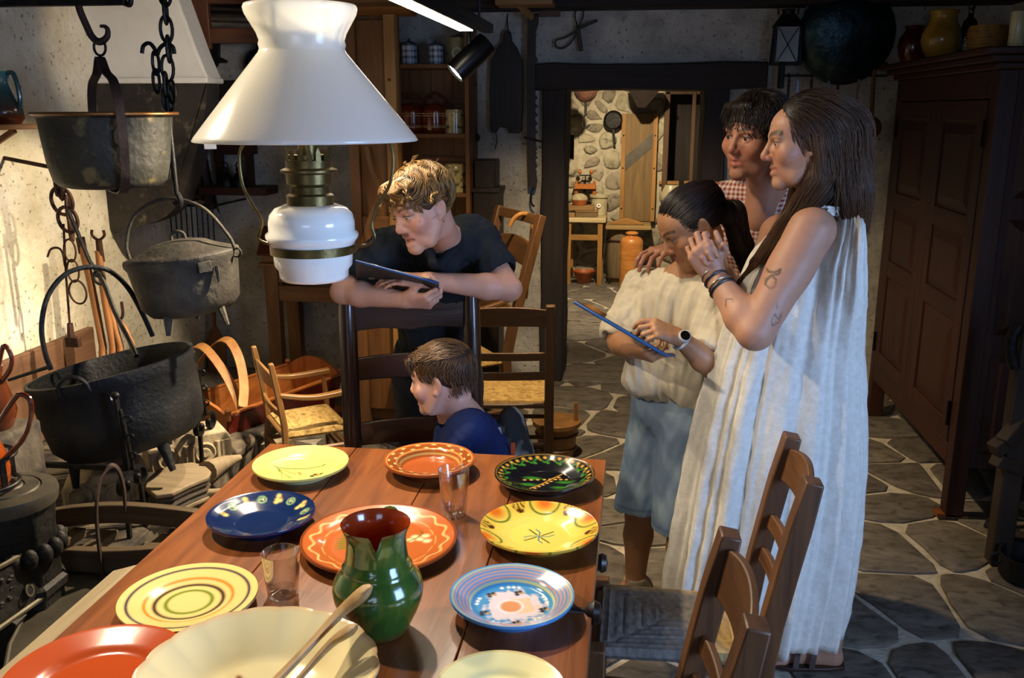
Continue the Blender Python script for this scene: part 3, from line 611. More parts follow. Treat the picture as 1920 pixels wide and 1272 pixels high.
plate('salad_bowl', 'large cream bowl with scalloped rim holding two wooden servers', BC, BR, d_bowl, [(0, .012), (.35, .016), (.6, .032), (.82, .06), (1, .082)], '#d6c590', cat='bowl', group='', scal=lambda a: .022*np.abs(np.sin(a*9)) + .012*np.sin(a*3+1), na=216)
m_spoon = wood('olive_wood', '#7d6038', '#a58350', 'y', rough=.55, bump=.15)
for i, (tip, mid, end, rr, lab) in enumerate((((697, 1101), (640, 1148), (530, 1275), .0125, 'wooden salad spoon with the upper, paler handle in the cream bowl'), ((668, 1176), (620, 1208), (545, 1280), .0105, 'shorter wooden salad server lying lower in the cream bowl'))):
    a = PZ(*tip, TZ + .155 - .03*i); m_ = PZ(*mid, TZ + .115 - .025*i); e = V(BC[0] - .02 + .03*i, BC[1] - .07, TZ + .03); q = e + nrm(e - m_)*.02
    t = thing('salad_spoon', lab, 'spoon', e, group='salad servers'); path = bez([a, m_, (m_ + e)/2 + V(0, 0, -.004), e], 8); k = len(path)
    G().tube(path, np.interp(np.linspace(0, 1, k), [0, .06, .15, .5, 1], [.005, 1.5*rr, 1.6*rr, .9*rr, rr]), 10, flat=(1, .5)).build('handle', m_spoon, t)
    G().ell(e + V(.0, -.02, .006), (.022, .034, .008), rotx(.1)).build('spoon_bowl', m_spoon, t)
# green jug
JB = PZ(712, 1182, TZ); JY = JB[1]; jz = lambda y: P(704, y, JY)[2]; js = np.linalg.norm(P(787, 1100, JY) - P(622, 1100, JY)) / 165
jug = thing('jug', 'green glazed earthenware jug with a notched spout and red inside', 'jug', JB)
prof = [(0, 1186), (46, 1186), (52, 1180), (60, 1165), (72, 1140), (80, 1118), (82, 1100), (78, 1083), (66, 1068), (62, 1062), (63, 1057), (58, 1052), (56, 1040), (54, 1022), (54, 1008), (56, 998), (59, 990), (61, 985), (62, 980)]
pz_ = [(r*js, TZ + (1186 - y) * js * 1.04) for r, y in prof]; top = pz_[-1][1]
def spout(r, z, a):
    d = math.atan2(math.sin(a + 1.30), math.cos(a + 1.30)); q_ = min(1, max(0, (z - (top - .06)) / .06)); k = math.exp(-(d/.11)**2) * q_*q_*(3 - 2*q_)
    return r * (1 + .05*k), z - .024 * k
cg = [L3('#2c4a1c') if 1040 < y < 1150 else L3('#39481c') for r, y in prof]; cg[-1] = L3('#5a3a14'); cg[-2] = L3('#4a4018')
g = G().lathe(pz_, (JB[0], JB[1], 0), 96, fn=spout)
def glaze(v): n_ = snoise(v, 22, 5); n2 = snoise(v * V(1, 1, .5), 60, 8); c = np.tile(L3('#31501c'), (len(v), 1)); c = mixc(c, (n_ - .1)*1.2, '#1d3a1e'); return mixc(c, (n2 - .25)*1.0, '#6a6a24')
cv = glaze(g.v[0]); zz = g.v[0][:, 2]; cv = mixc(cv, (zz - (top - .012))/.012, '#5c3a12'); cv = mixc(cv, (TZ + .01 - zz)/.008, '#6e4420'); g.c = [cv]
g.build('body', m_ware, jug, smooth=80)
ins = [(62*js*.985, top), (58*js, top - .004), (52*js, top - .02), (47*js, top - .05), (70*js, top - .10), (60*js, TZ + .03), (0, TZ + .02)]
g = G().lathe(ins, (JB[0], JB[1], 0), 96, fn=spout); g.f = [q[::-1] for q in g.f][::1]; g.c = [np.tile(L3('#8a3210'), (len(g.v[0]), 1))]; g.build('inside', m_ware, jug, smooth=80)
hc = bez([JB + V(.0, 58*js, 0) + V(0, 0, top - TZ - .01), JB + V(0, .10, .17), JB + V(0, .105, .12), JB + V(0, 78*js, .07)], 8); G().tube(hc, .010, 10, flat=(1.2, .8), col=L3('#31501c')).build('handle', m_ware, jug)
# tumblers
m_gl, nt, b = _nt('tumbler_glass'); N, L = nt.nodes, nt.links; gl = N.new('ShaderNodeBsdfGlossy'); gl.inputs['Roughness'].default_value = .03; tp = N.new('ShaderNodeBsdfTransparent'); tp.inputs[0].default_value = (.97, .975, .97, 1); lw_ = N.new('ShaderNodeLayerWeight'); lw_.inputs[0].default_value = .38; fr_ = N.new('ShaderNodeMath'); fr_.operation = 'MULTIPLY'; fr_.inputs[1].default_value = .95; L.new(lw_.outputs['Facing'], fr_.inputs[0]); mx = N.new('ShaderNodeMixShader')
L.new(fr_.outputs[0], mx.inputs[0]); L.new(tp.outputs[0], mx.inputs[1]); L.new(gl.outputs[0], mx.inputs[2]); L.new(mx.outputs[0], N['Material Output'].inputs[0])
for (bx, by, ty, wt, wb, lab) in ((852, 968, 882, 57, 44, 'clear faceted tumbler behind the jug, by the orange platter'), (531, 1117, 1038, 68, 54, 'clear faceted tumbler left of the green jug')):
    b_ = PZ(bx, by, TZ); sc = np.linalg.norm(P(bx + 50, by, b_[1]) - P(bx - 50, by, b_[1])) / 100; h = P(bx, ty, b_[1])[2] - TZ + .002; rt, rb = wt*sc/2, wb*sc/2
    fac = lambda r, z, a, h=h: (r * (1 - (.035*abs(math.cos(a*5)) if z < TZ + h*.45 and r > .012 else 0)), z)
    g = G().lathe([(0, TZ + .0005), (rb*.9, TZ + .0005), (rb, TZ + .003), (rb + (rt-rb)*.45, TZ + h*.45), (rt, TZ + h), (rt - .0012, TZ + h + .001), (rt - .0024, TZ + h - .001), (rb + (rt-rb)*.4 - .003, TZ + h*.4), (rb - .004, TZ + .016), (0, TZ + .013)], (b_[0], b_[1], 0), 40, fn=fac)
    o = g.build('tumbler', m_gl, None, smooth=45)
    for v in o.data.vertices: v.co -= Vector((b_[0], b_[1], TZ))
    o.location = (b_[0], b_[1], TZ); prop(o, lab, 'glass', 'tumblers on the table')

# ================================================================== oil lamp over the table
LY = 1.55; LXC = P(578, 300, LY)[0]; ls = .16 / 165
lz = lambda y: P(578, y, LY)[2]
lamp = thing('oil_lamp', 'hanging white oil lamp with a wide milk-glass shade', 'lamp', (LXC, LY, lz(522)))
m_milk, nt, b = _nt('milk_glass'); b.inputs['Base Color'].default_value = lin('#f3f1ea'); b.inputs['Roughness'].default_value = .18; b.inputs['Coat Weight'].default_value = .5
tr = nt.nodes.new('ShaderNodeBsdfTranslucent'); tr.inputs[0].default_value = (.96, .94, .86, 1); mx = nt.nodes.new('ShaderNodeMixShader'); mx.inputs[0].default_value = .5
nt.links.new(b.outputs[0], mx.inputs[1]); nt.links.new(tr.outputs[0], mx.inputs[2]); nt.links.new(mx.outputs[0], nt.nodes['Material Output'].inputs[0])
m_opal = M('white_opal', '#e6e4dc', rough=.12, coat=.6)
m_brass = M('aged_brass', '#4a3d20', '#6d5c34', rough=.4, metal=.8, scale=20, bump=.2)
sp_ = [(93, 10), (95, 16), (93, 26), (84, 44), (75, 62), (71, 76), (73, 84), (71, 92), (74, 100), (90, 122), (130, 176), (170, 230), (190, 257), (194, 264)]
G().lathe([(r*ls, lz(y)) for r, y in sp_], (LXC, LY, 0), 72).build('lamp_shade', m_milk, lamp, smooth=60, solid=.003)
G().box((LXC - 128*ls, LY - .11, lz(264) - .004), (.018, .018, .012), rotz(.5)).build('shade_clip', m_milk, lamp)
bz = [(0, 523), (58, 523), (62, 517), (63, 505), (70, 496), (72, 470), (74, 458), (78, 452), (83, 444), (83, 438), (77, 432), (77, 415), (74, 402), (64, 390), (48, 384), (38, 383), (0, 383)]
G().lathe([(r*ls, lz(y)) for r, y in bz], (LXC, LY, 0), 64).build('font', m_opal, lamp, smooth=60)
bb = G().lathe([(73*ls, lz(474)), (76*ls, lz(474)), (76.5*ls, lz(458)), (73*ls, lz(458))], (LXC, LY, 0), 64).build('band', m_brass, lamp)
bu = [(0, 388), (41, 388), (42, 366), (36, 362), (34, 350), (40, 344), (41, 326), (50, 322), (50, 318), (40, 314), (40, 300), (36, 298), (36, 290), (0, 290)]
br = G().lathe([(r*ls, lz(y)) for r, y in bu], (LXC, LY, 0), 48).build('burner', m_brass, lamp)
for k in range(16):
    a = 2*PI*k/16; c = V(LXC + 40*ls*math.cos(a), LY + 40*ls*math.sin(a), 0); G().prism([(-5*ls, 0), (5*ls, 0), (4*ls, 16*ls), (0, 25*ls), (-4*ls, 16*ls)], .001, c + V(0, 0, lz(302)), (-math.sin(a), math.cos(a), 0), (0, 0, 1)).build('crown_point', m_brass, br, smooth=0)
G().lathe([(17*ls, lz(300)), (17*ls, lz(262)), (16*ls, lz(262)), (16*ls, lz(300))], (LXC, LY, 0), 24).build('chimney_tube', m_brass, lamp)
for side, pts in ((-1, ((462, 262), (449, 290), (455, 345), (473, 383), (491, 415), (484, 446), (498, 456), (512, 457))), (1, ((728, 256), (737, 295), (731, 345), (707, 388), (697, 420), (702, 445), (690, 459), (664, 463)))):
    p3 = bez([P(x, y, LY) for x, y in pts], 6); p3[:, 1] = LY
    G().tube(p3, .0028, 8).build('bail_wire', m_brass, lamp)
    G().tube(bez([p3[0], V(LXC + side*72*ls*1.2, LY, lz(170)), V(LXC + side*40*ls, LY, lz(10)), V(LXC + side*42*ls, LY, 2.08), V(LXC + side*3*ls, LY, 2.2)], 6), .0028, 6).build('bail_wire', m_brass, lamp)
G().tube([(LXC, LY, 2.19), (LXC, LY, ZC)], .004, 6).build('hook', m_brass, lamp)

# ================================================================== chairs
m_rush = M('rush', '#8d6f35', '#b8985a', rough=.75, scale=40, stretch=(1, 1, 1), bump=.5, bscale=90, c3='#6b5226', s3=30)
m_rush_grey = M('rush_grey', '#4d4740', '#7a7064', rough=.8, scale=40, bump=.6, bscale=90, c3='#332f2b', s3=25)
def rush_seat(wf, wb, d, z, th=.03, n=44, two=False):
    """woven seat: strands run parallel to each rail and meet on the diagonals"""
    u = np.linspace(-1, 1, n); U, W_ = np.meshgrid(u, u); hw = (wb + (wf - wb) * (W_ + 1) / 2) / 2
    X = U * hw; Y_ = W_ * d / 2; m_ = np.maximum(np.abs(U), np.abs(W_))
    Zt = z + .010 * (1 - np.abs(U)) * (1 - np.abs(W_)) * 2 - .012 * np.clip((m_ - .93) / .07, 0, 1) ** 2 * 1.5 + .0020 * np.sin(m_ * 17 * PI) - .006 * (1 - m_)
    Zt += .004 * (np.abs(np.abs(U) - np.abs(W_)) < .04) * -1
    Zb = np.full_like(X, z - th) + .012 * (m_ > .97)
    v = np.vstack([np.stack([X, Y_, Zt], -1).reshape(-1, 3), np.stack([X, Y_, Zb], -1).reshape(-1, 3)]); N_ = n*n; f = []
    for i in range(n-1):
        for j in range(n-1): a = i*n + j; f.append((a, a+1, a+n+1, a+n)); f.append((N_+a+n, N_+a+n+1, N_+a+1, N_+a))
    for j in range(n-1):
        f.append((N_+j, N_+j+1, j+1, j)); a = (n-1)*n + j; f.append((a, a+1, N_+a+1, N_+a)); b_ = j*n; f.append((b_, b_+n, N_+b_+n, N_+b_)); c = j*n + n-1; f.append((N_+c, N_+c+n, c+n, c))
    if not two: return G().add(v, f)
    w_ = np.clip(((-v[:, 1]/d - .12) * 6 + .5*snoise(v, 60, 3)), 0, 1)[:, None] + np.clip((v[:, 0]/wf - .36)*10, 0, 1)[:, None]; w_ = np.clip(w_, 0, 1); st = .75 + .35*snoise(v*V(1, 8, 1), 50, 2)[:, None]
    return G().add(v, f, (np.array(L3('#6a6258'))*(1 - w_) + np.array(L3('#a5854c'))*w_)*st)
def chair(name, label, loc, rz, wf=.36, wb=.32, d=.34, sh=.44, bh=.88, post=.036, rake=.07, slats=((.72, .84, .02, .03), (.60, .64, .012, .0), (.53, .57, .012, .0)), mats=None, rush=None, arms=None, roundp=False, group=None, splay=.0, cat='chair', strz=(.14, .24), two=False):
    mz, mx_, my = mats; t = thing(name, label, cat, loc, rz, group); B = lambda g, n, m_, bv=.004, p=None: g.build(n, m_, p or t, bevel=bv, local=True)
    yb = -d/2
    bp = lambda s_, z: V(s_ * (wb/2 + splay * max(0, z - sh)), yb - (rake * ((z - sh) / (bh - sh)) ** 1.1 if z > sh else .02 * (1 - z/sh)), z)
    for s_ in (-1, 1):
        pts = [bp(s_, z) for z in np.linspace(0, bh, 9)]
        if roundp: g = G().tube(pts, [post*.42]*2 + [post*.55]*6 + [post*.5], 12)
        else: g = G().ribbon(pts, [post*.85]*2 + [post]*6 + [post*.8], [post*1.05]*9, (0, 1, 0))
        B(g, 'back_post', mz)
        fl = (arms[0] if arms else sh + .005); pts = [V(s_*wf/2*1.02, d/2, 0), V(s_*wf/2, d/2, sh*.5), V(s_*wf/2, d/2, sh), V(s_*wf/2*.98, d/2 - .01, fl)] if arms else [V(s_*wf/2*1.02, d/2 + .01, 0), V(s_*wf/2, d/2, sh*.6), V(s_*wf/2, d/2, fl)]
        B(G().tube(pts, [post*.42] + [post*.56]*(len(pts)-2) + [post*.4 if arms else post*.5], 10) if roundp or arms else G().ribbon(pts, post*.95, post*.95, (0, 1, 0)), 'front_leg', mz)
    for (z0, z1, bow, arch) in slats:
        g = G(); n = 12; vs = []
        for i in range(n+1):
            u = -1 + 2*i/n; a, b_ = bp(1, z0), bp(1, z1); ar = arch * (1 - u*u); yy = -bow * (1 - u*u)
            lowv = -arch * .35 * (1 - min(1, abs(u)*2.2)) if arch > .03 else 0
            for zz, pp, th in ((z0 + ar*.3 + lowv, a, -.008), (z0 + ar*.3 + lowv, a, .008), (z1 + ar, b_, .007), (z1 + ar, b_, -.007)): vs.append((u * (pp[0] - post*.2), pp[1] + yy + th, zz))
        f = [(0, 1, 2, 3), (4*n+3, 4*n+2, 4*n+1, 4*n)] + [(4*i+k, 4*i+4+k, 4*i+4+(k+1) % 4, 4*i+(k+1) % 4) for i in range(n) for k in range(4)]
        g.add(vs, f); B(g, 'slat', mx_, .003)
    B(rush_seat(wf - .005, wb - .005, d, sh, two=two), 'rush_seat', VC('rush_two', rough=.8, bump=.6, bscale=90) if two else rush, 0)
    for yy, ww in ((d/2, wf), (-d/2, wb)): B(G().tube([(-ww/2, yy, sh - .02), (ww/2, yy, sh - .02)], .012, 8), 'seat_rail', mx_, 0)
    for zz in strz:
        B(G().tube([(-wf/2, d/2, zz), (wf/2, d/2, zz)], .010, 8), 'stretcher', mx_, 0)
        for s_ in (-1, 1): B(G().tube([(s_*wf/2, d/2, zz + .03), (s_*wb/2, -d/2 - .008, zz + .03)], .010, 8), 'stretcher', my, 0)
    B(G().tube([(-wb/2, -d/2 - .008, strz[-1]), (wb/2, -d/2 - .008, strz[-1])], .010, 8), 'stretcher', mx_, 0)
    if arms:
        for s_ in (-1, 1):
            e = bp(s_, arms[1]); pts = bez([e, (e + V(s_*wf/2, d/2, arms[0]))/2 + V(s_*.01, 0, -.012), V(s_*wf/2*.98, d/2 + .02, arms[0] + .008)], 6)
            B(G().ribbon(pts, np.linspace(.018, .024, len(pts)), np.linspace(.026, .04, len(pts)), (0, 0, 1)), 'arm_rest', my)
    return t
W3 = lambda n, a, b, **k: tuple(wood(n, a, b, ax, **k) for ax in 'zxy')
w_honey = W3('honey_wood', '#664622', '#8a6236', rough=.42, coat=.1)
w_mid = W3('mid_wood', '#46301c', '#664628', rough=.45, coat=.1)
w_dark = W3('dark_walnut', '#24130b', '#3b2114', rough=.28, coat=.35)
w_worn = W3('worn_wood', '#38210f', '#5e3b1e', rough=.5)
# small armchair by the hearth
c0 = PZ(497, 846, 0)
chair('child_armchair', "child's honey wood armchair with a straw seat beside the cradle", (*PZ(577, 788, .235)[:2], 0), math.radians(-55), wf=.36, wb=.33, d=.28, sh=.245, bh=.565, post=.026, rake=.045, slats=((.44, .505, .016, .022), (.315, .345, .012, .0)), mats=w_honey, rush=m_rush, arms=(.395, .42), roundp=False, strz=(.09, .13))
# tall dark chair the boys use
chair('dining_chair', 'tall dark walnut ladder-back chair the older boy leans on', (-.625, 2.52, 0), PI + math.radians(16), wf=.42, wb=.385, d=.36, sh=.45, bh=1.055, post=.052, rake=.05, slats=((.93, 1.015, .012, .035), (.775, .845, .012, .01), (.565, .635, .012, .012)), mats=w_dark, rush=m_rush_grey, roundp=True)
chair('dining_chair', 'brown rush chair right behind the dark walnut chair', (-.53, 3.76, 0), math.radians(8), wf=.40, wb=.36, d=.36, sh=.43, bh=.845, post=.036, rake=.05, slats=((.755, .825, .015, .015), (.61, .645, .01, .0), (.525, .56, .01, .0)), mats=w_mid, rush=m_rush)
chair('armchair', 'tall honey wood armchair with a walking stick hooked on its back', (-.885, 4.30, 0), math.radians(122), wf=.5, wb=.42, d=.42, sh=.43, bh=1.12, post=.042, rake=.17, slats=((1.07, 1.115, .01, .0), (.87, .97, .02, .03), (.60, .66, .015, .02)), mats=w_mid, rush=m_rush, arms=(.66, .74), splay=.05)
chair('rush_chair', 'worn rush chair with a grey and straw seat beside the white dress', (.125, 1.95, 0), math.radians(90), wf=.30, wb=.27, d=.36, sh=.45, bh=.865, post=.046, two=True, rake=.075, slats=((.76, .835, .02, .02), (.64, .675, .015, .0), (.555, .59, .015, .0)), mats=w_worn, rush=m_rush_grey, group='rush chairs at the table')
chair('rush_chair', 'worn rush chair at the bottom edge, its back cut by the picture', (-.06, 1.40, 0), math.radians(92), wf=.32, wb=.30, d=.36, sh=.45, bh=.86, post=.046, two=True, rake=.075, slats=((.745, .835, .02, .02), (.63, .665, .015, .0), (.55, .585, .015, .0)), mats=w_worn, rush=m_rush_grey, group='rush chairs at the table')
# straw strip of the worn seat: the paler weave along its far and back side
a = thing('walking_stick', 'pale wooden walking stick hooked over the tall armchair', 'walking stick', P(962, 420, 4.45))
hk = bez([P(956, 424, 4.42), P(962, 412, 4.42), P(975, 402, 4.42), P(990, 402, 4.44), P(999, 412, 4.46), P(997, 440, 4.47), P(985, 560, 4.47)], 6); G().tube(hk, .011, 10).build('shaft', wood('cane', '#8a5c28', '#a9783a', 'z'), a)

# ================================================================== wardrobe on the right
m_wz, m_wx, m_wy = W3('wardrobe_wood', '#220d06', '#381709', rough=.55, bump=.2)
WX, WY0, WY1, WZ0, WZ1 = 1.28, 3.62, 4.96, .21, 1.74
wd = thing('wardrobe', 'tall dark red-brown panelled wardrobe with two doors', 'wardrobe', (1.58, (WY0+WY1)/2, 0))
G().span((WX + .02, WY0 + .02, WZ0), (1.90, WY1 - .02, WZ1)).build('carcass', m_wz, wd)
for y in (WY0 + .035, WY1 - .035): G().span((WX, y - .035, 0), (WX + .07, y + .035, WZ1)).build('post', m_wz, wd, bevel=.004)
for y in (WY0 + .035, WY1 - .035): G().span((1.83, y - .035, 0), (1.90, y + .035, WZ1)).build('post', m_wz, wd, bevel=.004)
G().span((WX, WY0 + .07, WZ0), (WX + .04, WY1 - .07, WZ0 + .085)).build('bottom_rail', m_wy, wd, bevel=.004)
G().span((WX, WY0 + .07, WZ1 - .10), (WX + .04, WY1 - .07, WZ1)).build('top_rail', m_wy, wd, bevel=.004)
for k, (dx, z0, z1) in enumerate(((.02, WZ1, WZ1 + .025), (.05, WZ1 + .025, WZ1 + .05), (.08, WZ1 + .05, WZ1 + .075))): G().span((WX - dx, WY0 - dx, z0), (1.91, WY1 + dx, z1)).build('cornice', m_wy, wd, bevel=.006)
ym = (WY0 + WY1)/2; G().span((WX - .004, ym - .022, WZ0 + .085), (WX + .03, ym + .022, WZ1 - .10)).build('centre_post', m_wz, wd, bevel=.004)
for y0, y1 in ((WY0 + .075, ym - .025), (ym + .025, WY1 - .075)):
    z0, z1 = WZ0 + .09, WZ1 - .105
    d = G().span((WX + .006, y0, z0), (WX + .028, y1, z1)).build('door', m_wz, wd, bevel=.002)
    for ya, yb_ in ((y0, y0 + .08), (y1 - .08, y1)): G().span((WX - .004, ya, z0), (WX + .01, yb_, z1)).build('stile', m_wz, d, bevel=.003)
    zs = (z0, z0 + .52, z0 + .86, z1)
    for q, zz in enumerate(zs): a0 = min(max(zz - .04, z0), z1 - .08); G().span((WX - .004, y0 + .08, a0), (WX + .01, y1 - .08, a0 + .08)).build('rail', m_wy, d, bevel=.003)
    for q in range(3):
        za, zb = zs[q] + (.085 if q == 0 else .045), zs[q+1] - (.085 if q == 2 else .045); ya, yb_ = y0 + .085, y1 - .085; i_ = .045
        g = G(); o = [(WX + .008, ya, za), (WX + .008, yb_, za), (WX + .008, yb_, zb), (WX + .008, ya, zb)]; n_ = [(WX - .006, ya + i_, za + i_), (WX - .006, yb_ - i_, za + i_), (WX - .006, yb_ - i_, zb - i_), (WX - .006, ya + i_, zb - i_)]
        g.add(o + n_, [(0, 1, 5, 4), (1, 2, 6, 5), (2, 3, 7, 6), (3, 0, 4, 7), (4, 5, 6, 7)]); g.f = [q_[::-1] for q_ in g.f]; g.build('panel', m_wz, d, smooth=0)
    m_iron0 = M('hinge_iron', '#1c1a18', rough=.4, metal=.8)
    for zz in (z0 + .12, z1 - .12): G().tube([(WX - .010, y0 if y0 < ym - .3 else y1, zz - .05), (WX - .010, y0 if y0 < ym - .3 else y1, zz + .05)], .007, 8).build('hinge', m_iron0, d)
for z0, z1 in ((WZ0 + .06, .68), (.76, 1.2), (1.28, WZ1 - .06)):   # panelled side
    xa, xb = WX + .10, 1.80; i_ = .04; o = [(xa, WY0 + .018, z0), (xb, WY0 + .018, z0), (xb, WY0 + .018, z1), (xa, WY0 + .018, z1)]; n_ = [(xa + i_, WY0 - .004, z0 + i_), (xb - i_, WY0 - .004, z0 + i_), (xb - i_, WY0 - .004, z1 - i_), (xa + i_, WY0 - .004, z1 - i_)]
    G().add(o + n_, [(0, 1, 5, 4), (1, 2, 6, 5), (2, 3, 7, 6), (3, 0, 4, 7), (4, 5, 6, 7)]).build('side_panel', m_wz, wd, smooth=0)
m_wedge = wood('wedge', '#6b3a1c', '#8a5428', 'x')
G().prism([(0, 0), (.12, 0), (.12, .008), (0, .016)], .06, (WX - .03, WY0 + .06, .0), (1, 0, 0), (0, 0, 1)).build('wedge', m_wedge, wd)
# pots on top of the wardrobe
WT_ = WZ1 + .075
m_pot = lambda n, a, b=None, r=.25, **k: M(n, a, b or a, rough=r, scale=9, coat=.4, **k)
def pot(name, label, px, py_top, hw, prof, mat, cat, xw=1.5, group='pots on the wardrobe', z=WT_, extra=None, yfix=None, base_py=None):
    """vessel standing at height z; px is the middle of its foot; hw its half width in metres; prof in fractions"""
    b_ = V(*yfix, z) if yfix is not None else PZ(px, base_py, z) if base_py else PX(px, 80, xw); b_[2] = z
    t = thing(name, label, cat, b_, group=group); h = py_top
    G().lathe([(r*hw, zz*h) for r, zz in prof], b_, 36).build('body', mat, t, smooth=50)
    if extra: extra(t, b_, hw, h)
    return t
JAR = [(0, 0), (.55, 0), (.62, .03), (.9, .3), (1, .5), (.92, .7), (.6, .88), (.55, .93), (.66, .98), (.64, 1), (.5, 1), (.45, .92), (0, .9)]
JUG2 = [(0, 0), (.5, 0), (.55, .03), (.85, .25), (1, .42), (.95, .56), (.72, .74), (.62, .82), (.62, .9), (.72, .98), (.68, 1), (.55, .98), (.5, .85), (0, .82)]
CYL = [(0, 0), (.95, 0), (1, .02), (1, .95), (.97, 1), (.9, 1), (.88, .1), (0, .08)]
pot('jar', 'dark red-brown jar on the wardrobe, left of the mustard jug', 1712, .21, .075, JAR, m_pot('red_jar', '#3a0f08', '#541a0c'), 'jar', 1.42)
def hnd(t, b_, hw, h): G().tube(bez([b_ + V(0, .62*hw, .93*h), b_ + V(0, 1.35*hw, .85*h), b_ + V(0, 1.3*hw, .6*h), b_ + V(0, .95*hw, .45*h)], 6), .012, 8).build('handle', MATS['mustard'], t)
m_mus = m_pot('mustard', '#8a6a24', '#b18c3a')
pot('jug', 'mustard glazed jug on top of the wardrobe', 1765, .24, .095, JUG2, m_mus, 'jug', 1.42, extra=hnd)
pot('bottle', 'slim black bottle between the mustard jug and the ribbed pot', 1815, .22, .034, [(0, 0), (.95, 0), (1, .03), (1, .6), (.8, .72), (.35, .8), (.35, .95), (.42, .96), (.42, 1), (0, 1)], m_pot('black_glass', '#0b0c0e', '#15171a', .1), 'bottle', 1.42)
def ribs(t, b_, hw, h):
    for k in range(8): G().ring(b_ + V(0, 0, h*(.1 + .11*k)), hw*1.0, .005, n=28, m=6).build('coil', MATS['straw_pot'], t)
m_straw = M('straw_pot', '#7d5a22', '#a97f38', rough=.5, scale=30, bump=.3)
pot('basket', 'small coiled straw basket on the wardrobe', 1850, .12, .075, CYL, m_straw, 'basket', 1.42, extra=ribs)
m_cg = M('candle_glass', '#b9b28a', '#d6cfa0', rough=.2, scale=12)
pot('glass_jar', 'narrow glass jar with pale contents at the wardrobe corner', 1905, .13, .028, CYL, m_cg, 'jar', 1.36)

# ================================================================== on the back wall, right of the door
m_iron = M('wrought_iron', '#141414', '#2a2826', rough=.5, metal=.7, scale=20, bump=.25, bscale=50)
m_rust = M('rusty_iron', '#2a1a12', '#4f3020', rough=.75, metal=.4, scale=18, bump=.5, bscale=60)
m_pan = M('hammered_pan', '#1c2a30', '#33474e', rough=.32, metal=.85, scale=12, bump=.5, bscale=26)
lc = P(1475, 72, 5.24); lt = thing('lantern', 'old iron lantern hanging right of the door', 'lantern', lc - V(0, 0, .14)); u = .00310
def rel(px, py, y): return P(px, py, y)
G().span(lc + V(-.075, -.055, -.135), lc + V(.075, .055, -.125)).build('base', m_iron, lt, bevel=.003)
for sx in (-1, 1):
    for sy in (-1, 1): G().beam(lc + V(sx*.07, sy*.05, -.13), lc + V(sx*.06, sy*.045, .06), .012, .012).build('corner_post', m_iron, lt)
G().hexa([lc + V(-.075, -.055, .06), lc + V(.075, -.055, .06), lc + V(.075, .055, .06), lc + V(-.075, .055, .06)], [lc + V(-.035, -.03, .12), lc + V(.035, -.03, .12), lc + V(.035, .03, .12), lc + V(-.035, .03, .12)]).build('roof', m_iron, lt)
G().lathe([(.032, .12), (.032, .14), (.04, .145), (0, .15)], lc, 16).build('cap', m_iron, lt)
G().span(lc + V(-.055, -.050, -.12), lc + V(.055, -.046, .055)).build('pane', M('lantern_glass', '#7a8080', '#9aa0a0', rough=.2, scale=4), lt)
G().beam(lc + V(-.05, -.054, -.12), lc + V(.05, -.054, .05), .005, .004).build('guard_wire', m_iron, lt); G().beam(lc + V(.05, -.054, -.12), lc + V(-.05, -.054, .05), .005, .004).build('guard_wire', m_iron, lt)
G().tube(bez([lc + V(-.05, 0, .12), lc + V(-.05, .02, .19), lc + V(0, .06, .22), lc + V(.05, .02, .19), lc + V(.05, 0, .12)], 5), .004, 6).build('bail', m_iron, lt)
pc = P(1586, 66, 5.22); Rp = .245; pt = thing('frying_pan', 'large round dark hammered pan hanging high on the wall', 'pan', pc)
R_ = rotx(PI/2 + .10) @ rotz(0); G().lathe([(0, .055), (Rp*.5, .05), (Rp*.8, .03), (Rp*.96, .0), (Rp, -.012), (Rp*1.03, -.012), (Rp*1.03, -.02), (Rp*.95, -.018), (Rp*.75, .015), (0, .04)], pc, 56, R_).build('bowl', m_pan, pt, smooth=60)
G().ring(pc + V(0, -.0, Rp + .02), .03, .006, (0, 1, 0), n=16).build('hanging_ring', m_iron, pt)
rl = thing('utensil_rail', 'black iron rail for kitchen utensils below the round pan', 'rail', P(1565, 130, 5.3))
for y in (119, 142): G().tube([P(1466, y, 5.28), P(1665, y, 5.28)], .006, 8).build('rod', m_iron, rl)
for x in (1468, 1560, 1655): G().tube([P(x, 119, 5.28), P(x, 119, 5.36)], .006, 6).build('bracket', m_iron, rl)
G().span(P(1459, 166, 5.27) - V(0, .02, 0), P(1471, 110, 5.3) + V(0, .02, 0)).build('end_block', m_iron, rl, bevel=.004)
m_tin = M('tinned_metal', '#5c5f62', '#85888a', rough=.4, metal=.8, scale=20)
